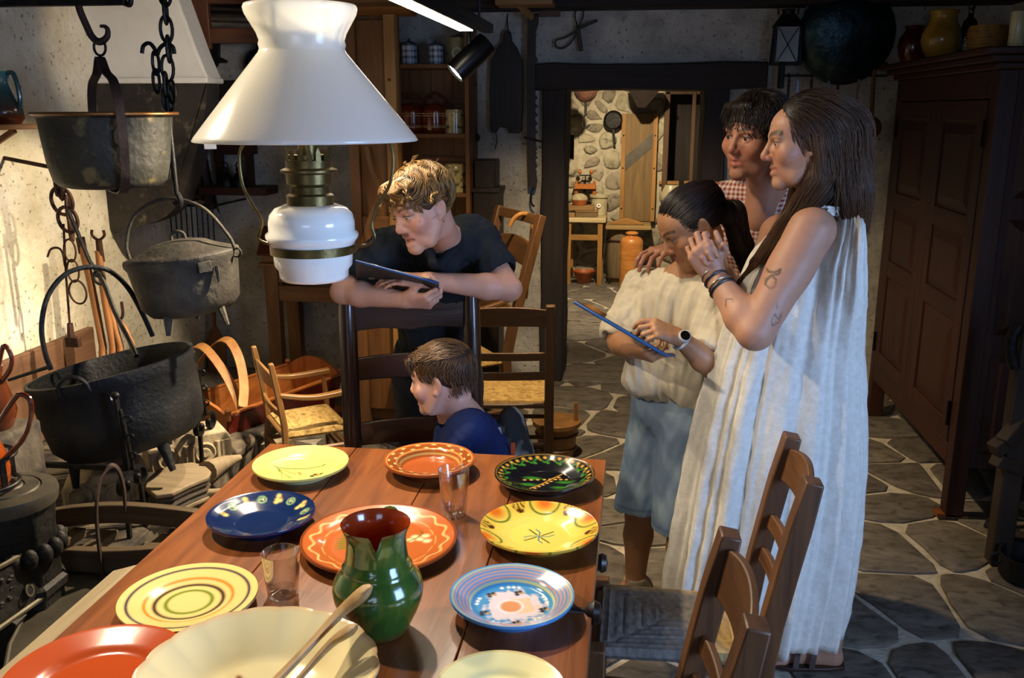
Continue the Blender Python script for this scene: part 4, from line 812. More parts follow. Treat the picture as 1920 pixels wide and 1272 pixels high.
for i, (x, L_, k, lab) in enumerate(((1480, .30, 0, 'first dark ladle from the lantern on the utensil rail'), (1497, .30, 1, 'pale skimmer, second on the utensil rail'), (1523, .26, 0, 'short ladle, third on the utensil rail'), (1555, .30, 1, 'pale-handled spatula, fourth on the utensil rail'), (1573, .28, 0, 'dark ladle, fifth on the utensil rail'), (1611, .33, 1, 'long skimmer nearest the wardrobe on the utensil rail'))):
    p = P(x, 142, 5.25); t = thing('kitchen_utensil', lab, 'utensil', p - V(0, 0, L_), group='utensils on the rail'); mm = m_iron if k == 0 else m_tin
    G().tube(bez([p + V(0, .02, -.005), p + V(0, .035, .012), p + V(0, .01, .008), p, p - V(0, 0, .03)], 4), .003, 6).build('hook', mm, t)
    G().beam(p - V(0, 0, .02), p - V(0, 0, L_ - .06), .012, .005, up=(0, 1, 0)).build('handle', mm, t)
    if k == 0: G().lathe([(0, -.025), (.025, -.018), (.038, 0), (.036, 0), (.022, -.014), (0, -.02)], p - V(0, .02, L_ - .03), 18).build('bowl', mm, t)
    else: G().prism([(-.03, 0), (.03, 0), (.035, .05), (.02, .075), (-.02, .075), (-.035, .05)], .003, p - V(0, 0, L_ + .01), (1, 0, 0), (0, 0, 1)).build('blade', mm, t)
ladle = thing('wooden_ladle', 'round wooden ladle hanging beside the wardrobe', 'ladle', P(1633, 240, 5.2)); lp = P(1633, 240, 5.2); m_lw = wood('ladle_wood', '#4a2c14', '#6a4420', 'z')
G().ell(lp, (.055, .035, .06)).build('bowl', m_lw, ladle); G().tube([lp + V(0, .01, .05), lp + V(.0, .05, .33)], [.012, .009], 8).build('handle', m_lw, ladle)
# snare on the wall over the door
sn = thing('wall_tool', 'dark wooden snare with a cord loop hanging above the door', 'tool', P(1083, 70, 5.33)); m_dk = wood('dark_tool_wood', '#17100b', '#261a12', 'z')
G().beam(P(1083, 50, 5.33), P(1090, 96, 5.33), .022, .02).build('stick', m_dk, sn, bevel=.003); G().beam(P(1083, 54, 5.32), P(1120, 38, 5.32), .018, .016).build('stick', m_dk, sn, bevel=.003)
G().tube(bez([P(1081, 58, 5.33), P(1060, 70, 5.33), P(1042, 76, 5.33), P(1044, 88, 5.33), P(1056, 90, 5.33), P(1070, 80, 5.33), P(1080, 64, 5.33)], 5), .005, 6).build('cord', m_dk, sn)
G().tube(bez([P(1083, 52, 5.33), P(1078, 30, 5.34), P(1080, 20, 5.35)], 4), .004, 6).build('cord', m_dk, sn); G().tube(bez([P(1084, 52, 5.33), P(1093, 32, 5.34), P(1094, 20, 5.35)], 4), .004, 6).build('cord', m_dk, sn)
# left of the door: long board, saw-toothed pot hanger, fire iron, dark box
bt = thing('wooden_board', 'long dark wooden board with a shaped neck hanging left of the door', 'board', P(948, 250, 5.32)); yb5 = 5.34
pts = [(921, 245), (919, 170), (922, 115), (935, 88), (944, 78), (946, 62), (953, 55), (959, 62), (961, 78), (970, 90), (981, 115), (982, 170), (979, 246), (974, 250), (955, 249), (951, 239), (937, 238), (932, 248), (925, 249)]
G().prism([(P(x, y, yb5)[0], P(x, y, yb5)[2]) for x, y in pts][::-1], .028, (0, yb5, 0), (1, 0, 0), (0, 0, 1)).build('board', m_dk, bt, bevel=.004)
G().tube(bez([P(953, 62, yb5 - .03), P(951, 40, 5.36), P(952, 26, 5.37)], 4), .004, 6).build('cord', m_dk, bt); G().tube(bez([P(928, 246, 5.32), P(932, 262, 5.33), P(928, 280, 5.34)], 4), .003, 6).build('string', m_dk, bt)
th_ = thing('pot_hanger', 'tall dark saw-toothed pot hanger with a hook beside the door post', 'pot hanger', P(1000, 375, 5.3)); yh = 5.30
G().prism([(P(x, y, yh)[0], P(x, y, yh)[2]) for x, y in [(990, 30), (1010, 24), (1010, 45), (1005, 60), (1005, 105), (1008, 110), (1008, 116), (1004, 118)] + [q for k in range(9) for q in ((1004, 178 + k*16), (1009, 184 + k*16), (1004, 188 + k*16))] + [(1008, 340), (1005, 352), (992, 350), (989, 250), (989, 120)]][::-1], .02, (0, yh, 0), (1, 0, 0), (0, 0, 1)).build('rack', m_dk, th_, bevel=.002, smooth=0)
G().tube(bez([P(1002, 350, yh), P(996, 362, yh), P(996, 380, yh), P(1002, 388, yh)], 5), .006, 8).build('hook', m_iron, th_)
G().tube([P(982, 258, yh - .02), P(1018, 266, yh - .02)], .006, 6).build('cross_pin', m_iron, th_)
fi = thing('fire_iron', 'thin iron rod with knobbed ends hanging beside the shelf', 'fire iron', P(893, 265, 5.3))
G().tube([P(888, 160, 5.3), P(893, 258, 5.3)], .005, 6).build('rod', m_iron, fi); G().ell(P(888, 158, 5.3), (.018, .012, .018)).build('knob', m_iron, fi); G().ell(P(894, 258, 5.3), (.018, .012, .022)).build('knob', m_iron, fi)
bx = thing('wooden_box', 'dark box standing in the corner behind the armchair', 'box', P(905, 470, 5.2) * V(1, 1, 0)); m_bz = wood('dark_box', '#15100c', '#241a13', 'z')
a, b_ = P(888, 470, 5.12), P(934, 355, 5.12); G().span((a[0], 5.12, 0), (b_[0], 5.34, b_[2])).build('body', m_bz, bx, bevel=.004)
G().span((a[0], 5.16, b_[2]), (a[0] + .12, 5.34, P(900, 300, 5.16)[2])).build('upright', m_bz, bx, bevel=.006)
G().span((a[0] - .01, 5.11, b_[2] - .02), (b_[0] + .01, 5.345, b_[2] + .005)).build('lid', m_bz, bx, bevel=.003)
sh = thing('wall_shelf', 'small pale wooden shelf with a bracket at the ceiling beam', 'shelf', P(985, 8, 5.0)); m_sh = wood('pale_shelf', '#7a5a30', '#9a7644', 'x')
G().span(P(928, 9, 5.0), P(1036, -2, 5.0) + V(0, .2, 0)).build('board', m_sh, sh, bevel=.003); G().beam(P(972, 8, 5.1), P(998, 33, 5.2), .02, .03).build('bracket', m_sh, sh, bevel=.002); G().span(P(1010, 31, 5.14), P(1050, 20, 5.14) + V(0, .03, 0)).build('ledge', wood('ledge', '#3a2416', '#553620', 'x'), sh)

# ================================================================== shelf with crocks, cabinet and desk
w_pine = W3('old_pine', '#5a3a1c', '#83592e', rough=.55, bump=.25)
SX0, SX1, SY0, SY1 = P(740, 250, 5.08)[0] - .10, P(876, 250, 5.08)[0], 5.08, 5.35
su = thing('shelf_unit', 'brown wooden wall shelf with crocks and canisters', 'shelf', ((SX0+SX1)/2, 5.2, 0))
sz = [P(800, y, SY0)[2] for y in (120, 251, 362)] + [.75]
for x in (SX0, SX1): G().span((x - .012, SY0, .0), (x + .012, SY1, 2.05)).build('side', w_pine[0], su, bevel=.002)
for k in range(4): xa = SX0 + (SX1 - SX0)*k/4; G().span((xa + .001, SY1 - .012, .3), (xa + (SX1-SX0)/4 - .001, SY1, sz[0])).build('back_board', w_pine[0], su, bevel=.0015)
for z in sz: G().span((SX0 + .012, SY0, z - .022), (SX1 - .012, SY1 - .012, z)).build('shelf_board', w_pine[1], su, bevel=.002)
for z in sz[1:3]: G().span((SX0 + .012, SY1 - .03, z + .16), (SX1 - .012, SY1 - .013, z + .19)).build('rail', w_pine[1], su, bevel=.002)
def at_shelf(px, k, y=5.19): p = P(px, 200, y); return (p[0], y)
m_plaid = VC('plaid_enamel', rough=.25, coat=.3)
def canister(px, lab, w_=.042, h=.13):
    x, y = at_shelf(px, 0); t = thing('canister', lab, 'canister', (x, y, sz[0]), group='plaid canisters on the shelf'); n = 48
    prof = [(w_, z) for z in np.linspace(0, h*.82, 22)]; g = G().lathe([(0, 0)] + prof + [(w_*.8, h*.86), (w_*.8, h*.86)], (x, y, sz[0]), n)
    v = g.v[0] - V(x, y, sz[0]); a = np.arctan2(v[:, 1], v[:, 0]); c = np.tile(L3('#c9cdd2'), (len(v), 1)); st = np.maximum((np.sin(a*10) > .3)*.55, (np.sin(v[:, 2]*190) > .3)*.55); c = mixc(c, st + .4*((np.sin(a*10) > .3) & (np.sin(v[:, 2]*190) > .3)), '#10131c'); g.c = [c]; g.build('body', m_plaid, t, smooth=50)
    G().lathe([(w_*.9, h*.86), (w_*.92, h*.9), (w_*.5, h*.98), (.006, h), (.009, h*1.06), (0, h*1.09)], (x, y, sz[0]), 24, col=L3('#3a3f4a')).build('lid', m_plaid, t)
canister(738, 'plaid enamel canister half hidden by the cabinet post'); canister(770, 'plaid enamel canister in the middle of the top shelf'); canister(819, 'plaid enamel canister right of the middle on the top shelf', .040, .12)
x, y = at_shelf(862, 0); m_ten = M('cream_tin', '#77744f', '#8f8c66', rough=.4, scale=10)
t = thing('tin_box', 'cream round tin at the right end of the top shelf', 'tin', (x, y, sz[0])); G().lathe([(0, 0), (.055, 0), (.058, .01), (.058, .12), (.062, .125), (.062, .14), (.03, .155), (.01, .16), (.012, .175), (0, .18)], (x, y, sz[0]), 32).build('body', m_ten, t); G().lathe([(.02, -.001), (.03, -.001), (.03, .002), (.02, .002)], (x, y - .0585, sz[0] + .06), 24, rotx(PI/2)).build('dial', M('tin_ring', '#a8a488', rough=.4), t)
m_crock = VC('brown_crock', rough=.2, coat=.5)
def crock(px, lab):
    x, y = at_shelf(px, 1); t = thing('crock', lab, 'crock', (x, y, sz[1]), group='lidded brown crocks'); R, h = .072, .155
    prof = [(0, 0)] + [(R*q, z*h) for q, z in ((.9, 0), (.97, .05), (1, .2), (1, .45), (1, .5), (1, .7), (1, .74), (.98, .84), (.9, .9), (.86, .92), (.8, .98), (.4, 1.06), (.1, 1.08), (0, 1.1))]; g = G().lathe(prof, (x, y, sz[1]), 40)
    v = g.v[0][:, 2] - sz[1]; c = np.tile(L3('#6a2a10'), (len(v), 1)); g.c = [c]; g.build('body', m_crock, t, smooth=50)
    for zz in (.22, .27, .62, .70): G().ring((x, y, sz[1] + zz*h), R + .0005, .0022, n=36, m=6, col=L3('#c9ad74')).build('slip_line', m_crock, t)
    G().tube(bez([V(x - R*.9, y, sz[1] + h*.8), V(x - R*.85, y, sz[1] + h*1.15), V(x, y, sz[1] + h*1.42), V(x + R*.85, y, sz[1] + h*1.15), V(x + R*.9, y, sz[1] + h*.8)], 6), .008, 8, col=L3('#54220e')).build('handle', m_crock, t)
crock(771, 'lidded brown crock with cream lines, left one on the middle shelf'); crock(815, 'lidded brown crock with cream lines, right one on the middle shelf')
def creampot(px, k, R, h, lab, cat='pot', handle=False):
    x, y = at_shelf(px, k); z = sz[k]; t = thing('painted_pot', lab, cat, (x, y, z)); prof = [(0, 0)] + [(R*(1 - .06*(q > .9)), q*h) for q in np.linspace(0, 1, 26)] + [(R*.85, h), (R*.84, h*.3), (0, h*.28)]
    g = G().lathe(prof, (x, y, z), 48); v = g.v[0] - V(x, y, z); c = np.tile(L3('#c4b47c'), (len(v), 1)); n_ = snoise(v, 34, 9); c = mixc(c, (n_ - .35)*5 * (np.abs(v[:, 2]/h - .45) < .33), '#4f5a2c'); c = mixc(c, (snoise(v, 60, 4) - .5)*6 * (np.abs(v[:, 2]/h - .5) < .4), '#6e4a2a'); g.c = [c]; g.build('body', m_crock, t, smooth=50)
    if handle: G().tube(bez([V(x + R*.9, y, z + h*.85), V(x + R*1.5, y, z + h*.75), V(x + R*1.5, y, z + h*.4), V(x + R*.95, y, z + h*.25)], 5), .008, 8, col=L3('#c4b47c')).build('handle', m_crock, t)
creampot(852, 1, .055, .13, 'cream pot painted with green leaves on the middle shelf'); creampot(851, 2, .062, .155, 'cream painted pitcher on the lower shelf behind the boy', 'pitcher', True)
# tall cabinet whose post stands behind the lamp
CX0, CX1, CY0, CY1 = P(655, 300, 4.3)[0], P(741, 100, 4.3)[0], 4.30, 4.41
cb = thing('tall_cabinet', 'tall brown pine cabinet end with a cornice behind the lamp', 'cabinet', ((CX0+CX1)/2, 4.36, 0))
G().span((CX0 + .02, CY0 + .05, .06), (CX1 - .006, CY1, 2.06)).build('carcass', w_pine[0], cb)
G().span((CX1 - .055, CY0, 0), (CX1, CY0 + .06, 2.03)).build('front_post', wood('lit_pine', '#8a6232', '#b08446', 'z'), cb, bevel=.004)  # paler pine paints the light that falls on the right post
G().span((CX0, CY0, 0), (CX0 + .05, CY0 + .06, 2.03)).build('front_post', w_pine[0], cb, bevel=.004)
G().span((CX0 + .05, CY0 + .02, .12), (CX1 - .055, CY0 + .045, 1.05)).build('lower_panel', w_pine[0], cb, bevel=.003); G().span((CX0 + .05, CY0 + .02, 1.09), (CX1 - .055, CY0 + .045, 2.0)).build('upper_panel', w_pine[0], cb, bevel=.003)
G().span((CX0 + .05, CY0 + .005, 1.04), (CX1 - .055, CY0 + .05, 1.10)).build('rail', w_pine[1], cb, bevel=.003)
pr_ = [(0, 0), (.06, .03), (.045, .05), (.085, .10), (.085, .14), (0, .14)]
G().prism([(CY0 - a_[0]*.8 + .0, 2.02 + a_[1]) for a_ in pr_] + [(CY1, 2.16), (CY1, 2.02)], CX1 - CX0 + .16, (CX0 - .08, 0, 0), (0, 1, 0), (0, 0, 1)).build('cornice', w_pine[1], cb)
G().tube([(CX1 - .03, CY0 - .02, P(735, 150, CY0)[2]), (CX1 - .03, CY0 + .01, P(735, 150, CY0)[2])], .006, 6).build('peg', w_pine[1], cb)
G().ribbon(bez([P(697, 470, 4.22), P(690, 430, 4.22), P(700, 400, 4.22), P(712, 360, 4.22), P(700, 320, 4.22), P(690, 275, 4.22)], 5), .06, .022, (0, 1, 0)).build('scroll_board', w_pine[0], cb, bevel=.002)
# writing desk
DX0, DX1, DY0, DY1, DZ = P(494, 520, 4.95)[0], -1.49, 4.95, 5.34, P(520, 500, 4.95)[2]
dk = thing('writing_desk', 'old wooden desk with a sloping lid under the lamp, against the wall', 'desk', ((DX0+DX1)/2, 5.15, 0))
for x in (DX0 + .04, DX1 - .04):
    for y in (DY0 + .04, DY1 - .04): G().span((x - .04, y - .035, 0), (x + .04, y + .035, DZ)).build('leg', w_pine[0], dk, bevel=.004)
for zz, hh in ((DZ - .05, .09), (DZ - .16, .09)): G().span((DX0 + .08, DY0 + .012, zz - hh/2), (DX1 - .08, DY0 + .035, zz + hh/2)).build('drawer_front' if hh == .09 and zz > DZ - .1 else 'front_rail', w_pine[1], dk, bevel=.003)
G().span((DX0 - .02, DY0 - .02, DZ), (DX1 + .02, DY1, DZ + .02)).build('top', w_pine[1], dk, bevel=.003)
G().prism([(DY0, DZ + .02), (DY1, DZ + .02), (DY1, DZ + .20), (DY0 + .12, DZ + .20), (DY0, DZ + .07)], DX1 - DX0, (DX0, 0, 0), (0, 1, 0), (0, 0, 1)).build('writing_box', w_pine[1], dk, bevel=.003)
lid = G().beam((DX0 - .025, (DY0*2 + .10)/2, DZ + .14), (DX1 + .025, (DY0*2 + .10)/2, DZ + .14), .20, .014, up=V(0, -.73, .68)).build('lid', wood('red_lid', '#4a1f12', '#6a3018', 'x'), dk, bevel=.003)
G().lathe([(0, 0), (.006, 0), (.010, .012), (0, .02)], ((DX0+DX1)/2 - .05, DY0 + .012, DZ - .05), 12, rotx(PI/2)).build('knob', w_pine[1], dk)
G().span((DX0 + .08, DY0 + .03, DZ - .15), (DX0 + .095, DY1 - .03, DZ)).build('side_rail', w_pine[2], dk); G().span((DX1 - .095, DY0 + .03, DZ - .15), (DX1 - .08, DY1 - .03, DZ)).build('side_rail', w_pine[2], dk)

# ================================================================== over and on the hearth
m_cast = M('cast_iron', '#17181a', '#232527', rough=.62, metal=.35, scale=6, bump=.45, bscale=60, c3='#33302b', s3=7, lo3=.5, hi3=.75)
m_cast2 = M('old_cast_iron', '#2a2722', '#453f36', rough=.7, metal=.25, scale=6, bump=.5, bscale=45, c3='#57503f', s3=6, lo3=.52, hi3=.75)
m_copper = M('sooty_copper', '#1e1d1a', '#393830', rough=.6, metal=.4, scale=6, bump=.4, bscale=40, c3='#6b5f3c', s3=14, lo3=.58, hi3=.7)
m_strap = M('strap_iron', '#2b1d16', '#40302a', rough=.65, metal=.4, scale=16, bump=.3)
HY = 3.10; hs_ = np.linalg.norm(P(318, 212, HY) - P(80, 212, HY)) / 238
cr = thing('hearth_crane', 'black iron crane arm at the top left holding the pots', 'crane', V(XL + .05, HY, P(130, 4, HY)[2]))
cz = P(130, 5, HY)[2]; G().beam((XL + .0, HY, cz), (P(236, 4, HY)[0], HY, cz), .03, .022).build('arm', m_iron, cr, bevel=.003); G().tube(bez([P(230, 5, HY), P(243, 9, HY), P(246, -4, HY)], 4), .009, 8).build('tip', m_iron, cr)
G().tube([(XL + .05, HY, .5), (XL + .05, HY, 2.3)], .02, 10).build('pivot', m_iron, cr)
hk = thing('pot_hook', 'thick curved iron hook with a ring above the copper pot', 'hook', P(187, 85, HY))
G().tube(bez([P(143, -8, HY), P(150, 20, HY), P(162, 48, HY), P(172, 68, HY), P(186, 79, HY), P(200, 70, HY), P(202, 57, HY), P(197, 50, HY), P(188, 49, HY)], 5), [.012]*21 + list(np.linspace(.012, .005, 20)), 10).build('hook', m_strap, hk)
G().ring(P(187, 89, HY), 13.5*hs_, .0045, (.3, 1, 0), n=22).build('ring', m_iron, hk)
# hanging pot in its strap
pc = P(198, 213, HY); R_ = 120*hs_; zt = pc[2]; zb = P(198, 350, HY)[2]; H_ = zt - zb
hp_ = thing('hanging_pot', 'large sooty copper pot in an iron strap, hanging top left', 'pot', V(pc[0], HY, zb))
prof = [(0, 0), (.60, 0), (.72, .03), (.80, .10), (.86, .35), (.90, .7), (.92, .95), (1.0, .985), (1.0, 1.0), (.96, 1.0), (.89, .96), (.86, .6), (.8, .15), (0, .06)]
G().lathe([(r*R_, zb + z*H_) for r, z in prof], (pc[0], HY, 0), 56).build('body', m_copper, hp_, smooth=50)
G().ring((pc[0], HY, zt), R_*.99, .006, n=56).build('rim', M('copper_rim', '#6a4426', '#8a6034', rough=.4, metal=.7, scale=10), hp_)
az = V(math.cos(-.86), math.sin(-.86), 0); cx = V(pc[0], HY, 0); ap = P(190, 108, HY)[2]
loop = bez([cx + az*R_*q + V(0, 0, z) for q, z in ((-.72, zb - .006), (-1.04, zb + .10), (-1.06, zt + .02), (-.85, zt + .10), (-.35, ap - .05), (0, ap), (.35, ap - .05), (.85, zt + .10), (1.08, zt + .0), (1.06, zb + .12), (.72, zb - .006), (-.72, zb - .008))], 6)
G().ribbon(loop, .030, .006, np.cross(az, V(0, 0, 1))).build('strap', m_strap, hp_)
d_ = nrm(V(.52, -.85, 0)); G().ell(cx + V(.58*R_, -.74*R_*.93, zb + .66*H_ + .015), (.018, .006, .034), rotz(.6)).build('rivet_plate', M('rivet_plate', '#6f675c', '#8c8478', rough=.5, metal=.5, scale=30), hp_)
# chain with long hook
CY = 3.16
ch = thing('hearth_chain', 'black iron chain with hooks and a long rod above the lidded pot', 'chain', P(330, 375, CY))
def link(g_, c, L_, w_, r, ax, d=(0, 0, 1)):
    x, y, dd = frame(ax, d); a = np.linspace(0, 2*PI, 16, endpoint=False); return g_.tube([np.asarray(c) + x*w_*math.cos(t)*(1) + y*L_*math.sin(t) for t in a], r, 6, closed=True)
for i, (x, y) in enumerate(((309, -14), (310, 20), (312, 55), (316, 92), (314, 128), (311, 160), (316, 185))): link(G(), P(x, y, CY), 22*hs_, (11 if i % 2 == 0 else 8)*hs_, .0058, (0, 1, 0) if i % 2 == 0 else (1, .15, 0)).build('chain_link', m_iron, ch)
for x, y in ((292, 118), (293, 152), (322, 172)): link(G(), P(x, y, CY - .01), 20*hs_, 9*hs_, .0055, (.5, 1, 0)).build('chain_link', m_iron, ch)
G().tube(bez([P(266, 100, CY), P(269, 86, CY), P(280, 81, CY), P(290, 92, CY), P(294, 104, CY), P(300, 90, CY), P(312, 82, CY), P(324, 88, CY), P(327, 101, CY)], 5), .007, 8).build('double_hook', m_iron, ch)
G().tube([P(313, 180, CY), P(318, 240, CY), P(325, 310, CY), P(331, 366, CY)], [.008, .009, .010, .009], 10).build('rod', m_iron, ch); G().tube(bez([P(331, 362, CY), P(338, 376, CY), P(335, 386, CY), P(326, 380, CY)], 5), .011, 8).build('hook', m_iron, ch)
# lidded three-legged pot
LYp = 3.2; c = P(341, 480, LYp); sc = np.linalg.norm(P(437, 465, LYp) - P(243, 490, LYp)) / 2; Rr = roty(-.125)
lp = thing('lidded_pot', 'black three-legged iron pot with a lid hanging from the chain', 'pot', V(c[0], LYp, c[2] - .26))
hH = .222; T = lambda pts: [np.asarray(p) @ Rr.T + c for p in pts]
def lat(prof, n=56): return G().lathe(prof, c, n, Rr)
lat([(0, -hH), (sc*.45, -hH*.99), (sc*.72, -hH*.93), (sc*.86, -hH*.78), (sc*.90, -hH*.5), (sc*.95, -.03), (sc*1.0, -.012), (sc*1.0, 0), (sc*.95, 0), (sc*.9, -.03), (0, -hH*.9)]).build('body', m_cast2, lp, smooth=50)
lat([(sc*1.0, .001), (sc*.99, .008), (sc*.85, .016), (sc*.62, .034), (sc*.45, .052), (sc*.2, .062), (0, .064)]).build('lid', m_cast2, lp, smooth=60)
G().tube(T(bez([V(-.028, 0, .058), V(-.024, 0, .082), V(0, 0, .092), V(.024, 0, .082), V(.028, 0, .058)], 5)), .006, 8).build('lid_handle', m_cast2, lp)
e1 = V(-sc*1.0, 0, .0); e2 = V(sc*1.02, 0, .0); G().tube(T(bez([e1, V(-sc*1.0, 0, .07), V(-sc*.72, 0, .17), V(-sc*.1, 0, .215), V(sc*.55, 0, .17), V(sc*.93, 0, .06), e2], 6)), .0065, 8).build('bail', m_cast2, lp)
for a_ in (-1.75, -.35, 2.0): G().tube(T([V(sc*.68*math.cos(a_), sc*.68*math.sin(a_), -hH*.86), V(sc*.78*math.cos(a_), sc*.78*math.sin(a_), -hH - .045)]), [.018, .008], 8).build('leg', m_cast2, lp)
G().ring(c + Rr @ V(sc*1.04, 0, -.01), .016, .004, (0, 1, 0)).build('ring', m_cast2, lp); G().box(c + Rr @ V(sc*.72, -sc*.66, -.035), (.05, .012, .04), Rr @ rotz(.8)).build('ear_plate', m_cast2, lp, bevel=.003); G().tube(T([V(sc*.86, -sc*.5, -.04), V(sc*.86, -sc*.52, -.10)]), [.008, .005], 6).build('latch', m_cast2, lp)
# big cauldron on the andirons
CYc = 3.14; c = P(207, 684, CYc); sc = np.linalg.norm(P(337, 646, CYc) - P(75, 706, CYc)) / 2; Rr = roty(-.20); hH = .335
T = lambda pts: [np.asarray(p) @ Rr.T + c for p in pts]
ca = thing('cauldron', 'huge black cast-iron cauldron with a white round sticker', 'cauldron', V(c[0] + .05, CYc, c[2] - .42))
G().lathe([(0, -hH), (sc*.5, -hH*.985), (sc*.8, -hH*.92), (sc*.93, -hH*.78), (sc*.97, -hH*.5), (sc*.98, -.05), (sc*1.0, -.045), (sc*1.01, 0), (sc*.96, .002), (sc*.94, -.05), (sc*.9, -hH*.7), (0, -hH*.9)], c, 72, Rr).build('body', m_cast, ca, smooth=50)
for a_ in (-.55, -2.4, 1.6): G().tube(T([V(sc*.72*math.cos(a_), sc*.72*math.sin(a_), -hH*.88), V(sc*.80*math.cos(a_), sc*.80*math.sin(a_), -hH - .08)]), [.026, .012], 10).build('leg', m_cast, ca)
lug = lambda a_: V(sc*1.0*math.cos(a_), sc*1.0*math.sin(a_), 0)
bl = [P(x, y, CYc + dy) for x, y, dy in ((96, 694, -.16), (84, 660, -.15), (78, 610, -.12), (90, 555, -.09), (122, 515, -.05), (165, 501, 0), (205, 508, .04), (240, 540, .08), (268, 590, .11), (286, 630, .14))]
G().tube(bez(bl, 5), .0095, 10).build('bail', m_cast, ca)
G().ring(P(104, 712, CYc - .19), .024, .006, (.4, 1, 0)).build('ring', m_cast, ca); G().tube([P(16, 713, CYc - .1), P(92, 688, CYc - .1)], [.006, .008], 8).build('handle_rod', m_cast, ca)
lp0 = lug(-1.45); x_ = nrm(np.cross(V(0, 0, 1), lug(-1.45))); G().tube(T(bez([lp0*.98 - x_*.055 + V(0, 0, -.03), lp0*1.02 - x_*.045 + V(0, 0, .012), lp0*1.02 + V(0, 0, .035), lp0*1.02 + x_*.045 + V(0, 0, .012), lp0*.98 + x_*.055 + V(0, 0, -.03)], 5)), .008, 8).build('lug', m_cast, ca)
nl = nrm(V(.50, -.86, 0)); sp = nl*sc*.978 + V(0, 0, -.075); x_, y_, d_ = frame(nl); RR = Rr @ np.stack([x_, y_, d_], 1); G().lathe([(0, .003), (.0125, .003), (.0125, 0)], Rr @ sp + c, 24, RR).build('sticker', M('white_sticker', '#f4f4f0', rough=.6), ca)
# andirons
def andiron(label, top, bot, y):
    tp, bt_ = P(*top, y), P(*bot, y); t = thing('andiron', label, 'andiron', V(bt_[0], y, .12), group='wrought andirons'); bt_ = V(tp[0] + .012, y, bt_[2])
    G().beam(bt_ + V(.002, 0, .03), tp - V(0, 0, .01), .016, .02).build('post', m_iron, t, bevel=.003); G().ell(tp, (.016, .014, .013)).build('knob', m_iron, t)
    G().beam(bt_ + V(.028, 0, .03), tp + V(.014, 0, -.05), .010, .014).build('ratchet', m_iron, t, bevel=.002)
    for k in range(3): q = tp + (bt_ - tp)*(.28 + .22*k) + V(.03, 0, 0); G().tube(bez([q + V(-.012, 0, .008), q + V(.012, 0, .010), q + V(.016, 0, -.006), q + V(.0, 0, -.014)], 4), .004, 6).build('notch', m_iron, t)
    for s_ in (-1, 1):
        o = bt_ + V(.018, s_*.03, .03); a_ = np.linspace(0, 1.65*PI, 16); rad = np.linspace(.040, .018, 16); pth = [o + V(0, s_*(.020 + rad[i]*math.sin(a_[i])), -.045 + rad[i]*math.cos(a_[i])) for i in range(16)]; G().ribbon([o + V(0, -s_*.02, -.002)] + pth, .022, .009, (1, 0, 0)).build('scroll_foot', m_iron, t)
        G().ell(pth[-1], (.014, .012, .012)).build('scroll_end', m_iron, t)
    G().beam(bt_ + V(0, 0, .035), V(XL + .25, y + .02, bt_[2] + .02), .016, .02).build('bar', m_iron, t, bevel=.003)
    G().beam(V(XL + .27, y + .02, bt_[2] + .02), V(XL + .27, y + .02, .125), .016, .016).build('back_leg', m_iron, t)
    for s_ in (-1, 1): G().beam(bt_ + V(.018, s_*.05, -.045), V(bt_[0] + .018, y + s_*.055, .125), .014, .014).build('foot', m_iron, t)
andiron('wrought-iron andiron with scroll feet in front of the cauldron', (216, 742), (226, 895), 2.82); andiron('wrought-iron andiron with scroll feet beside the cradle', (360, 662), (368, 790), 3.5)
# rusty chain and fire tools near the left wall
RY = 3.62; rs = np.linalg.norm(P(200, 450, RY) - P(100, 450, RY)) / 100
rc = thing('rusty_chain', 'rusty chain of big rings hanging before the white hearth wall', 'chain', P(130, 610, RY))
link(G(), P(105, 335, RY), 28*rs, 8*rs, .010, (1, .4, 0)).build('chain_link', m_rust, rc); link(G(), P(113, 340, RY - .01), 30*rs, 8*rs, .010, (.6, 1, 0)).build('chain_link', m_rust, rc)
for x, y, r, w_ in ((116, 377, 24, .008), (127, 412, 22, .008)): G().ring(P(x, y, RY), r*rs, w_, (.25, 1, .1), n=24).build('ring', m_rust, rc)
for x, y in ((128, 392), (133, 428)): link(G(), P(x, y, RY + .02), 22*rs, 8*rs, .008, (1, .3, 0)).build('chain_link', m_rust, rc)
for x, y in ((131, 470), (137, 508)): link(G(), P(x, y, RY), 20*rs, 13*rs, .0045, (.2, 1, 0)).build('chain_link', m_rust, rc)
G().ring(P(146, 548, RY), 21*rs, .0045, (.3, 1, 0), n=24).build('ring', m_rust, rc); G().tube(bez([P(89, 482, RY), P(95, 468, RY), P(108, 465, RY), P(117, 474, RY), P(122, 500, RY)], 5), .005, 6).build('hook', m_rust, rc)
G().tube([P(119, 420, RY + .01), P(124, 520, RY + .01), P(131, 612, RY + .01)], .005, 6).build('rod', m_rust, rc); G().span(P(126, 650, RY) - V(0, .015, 0), P(149, 632, RY) + V(0, .015, 0)).build('weight', m_rust, rc, bevel=.004); G().tube([P(131, 606, RY + .01), P(134, 640, RY)], [.012, .018], 8).build('socket', m_rust, rc); G().tube([P(107, 316, RY), V(XL, RY + .05, P(107, 312, RY)[2] + .03)], .009, 8).build('wall_peg', m_rust, rc)
G().tube([P(128, 395, RY - .03), P(168, 490, RY - .03), P(190, 522, RY - .03)], .009, 8).build('long_hook', m_iron, rc)
pk = thing('poker', 'long black iron poker leaning into the cauldron', 'poker', P(245, 645, 3.3)); G().tube(bez([P(180, 515, 3.45), P(193, 527, 3.44), P(215, 585, 3.4), P(243, 640, 3.3), P(256, 668, 3.25)], 4), .010, 8).build('rod', m_iron, pk); G().ring(P(186, 520, 3.46), 12*rs, .006, (.3, 1, 0)).build('eye', m_iron, pk)
TY_ = 3.82; m_pole = wood('ash_pole', '#7a4a22', '#a06a34', 'z', rough=.55)
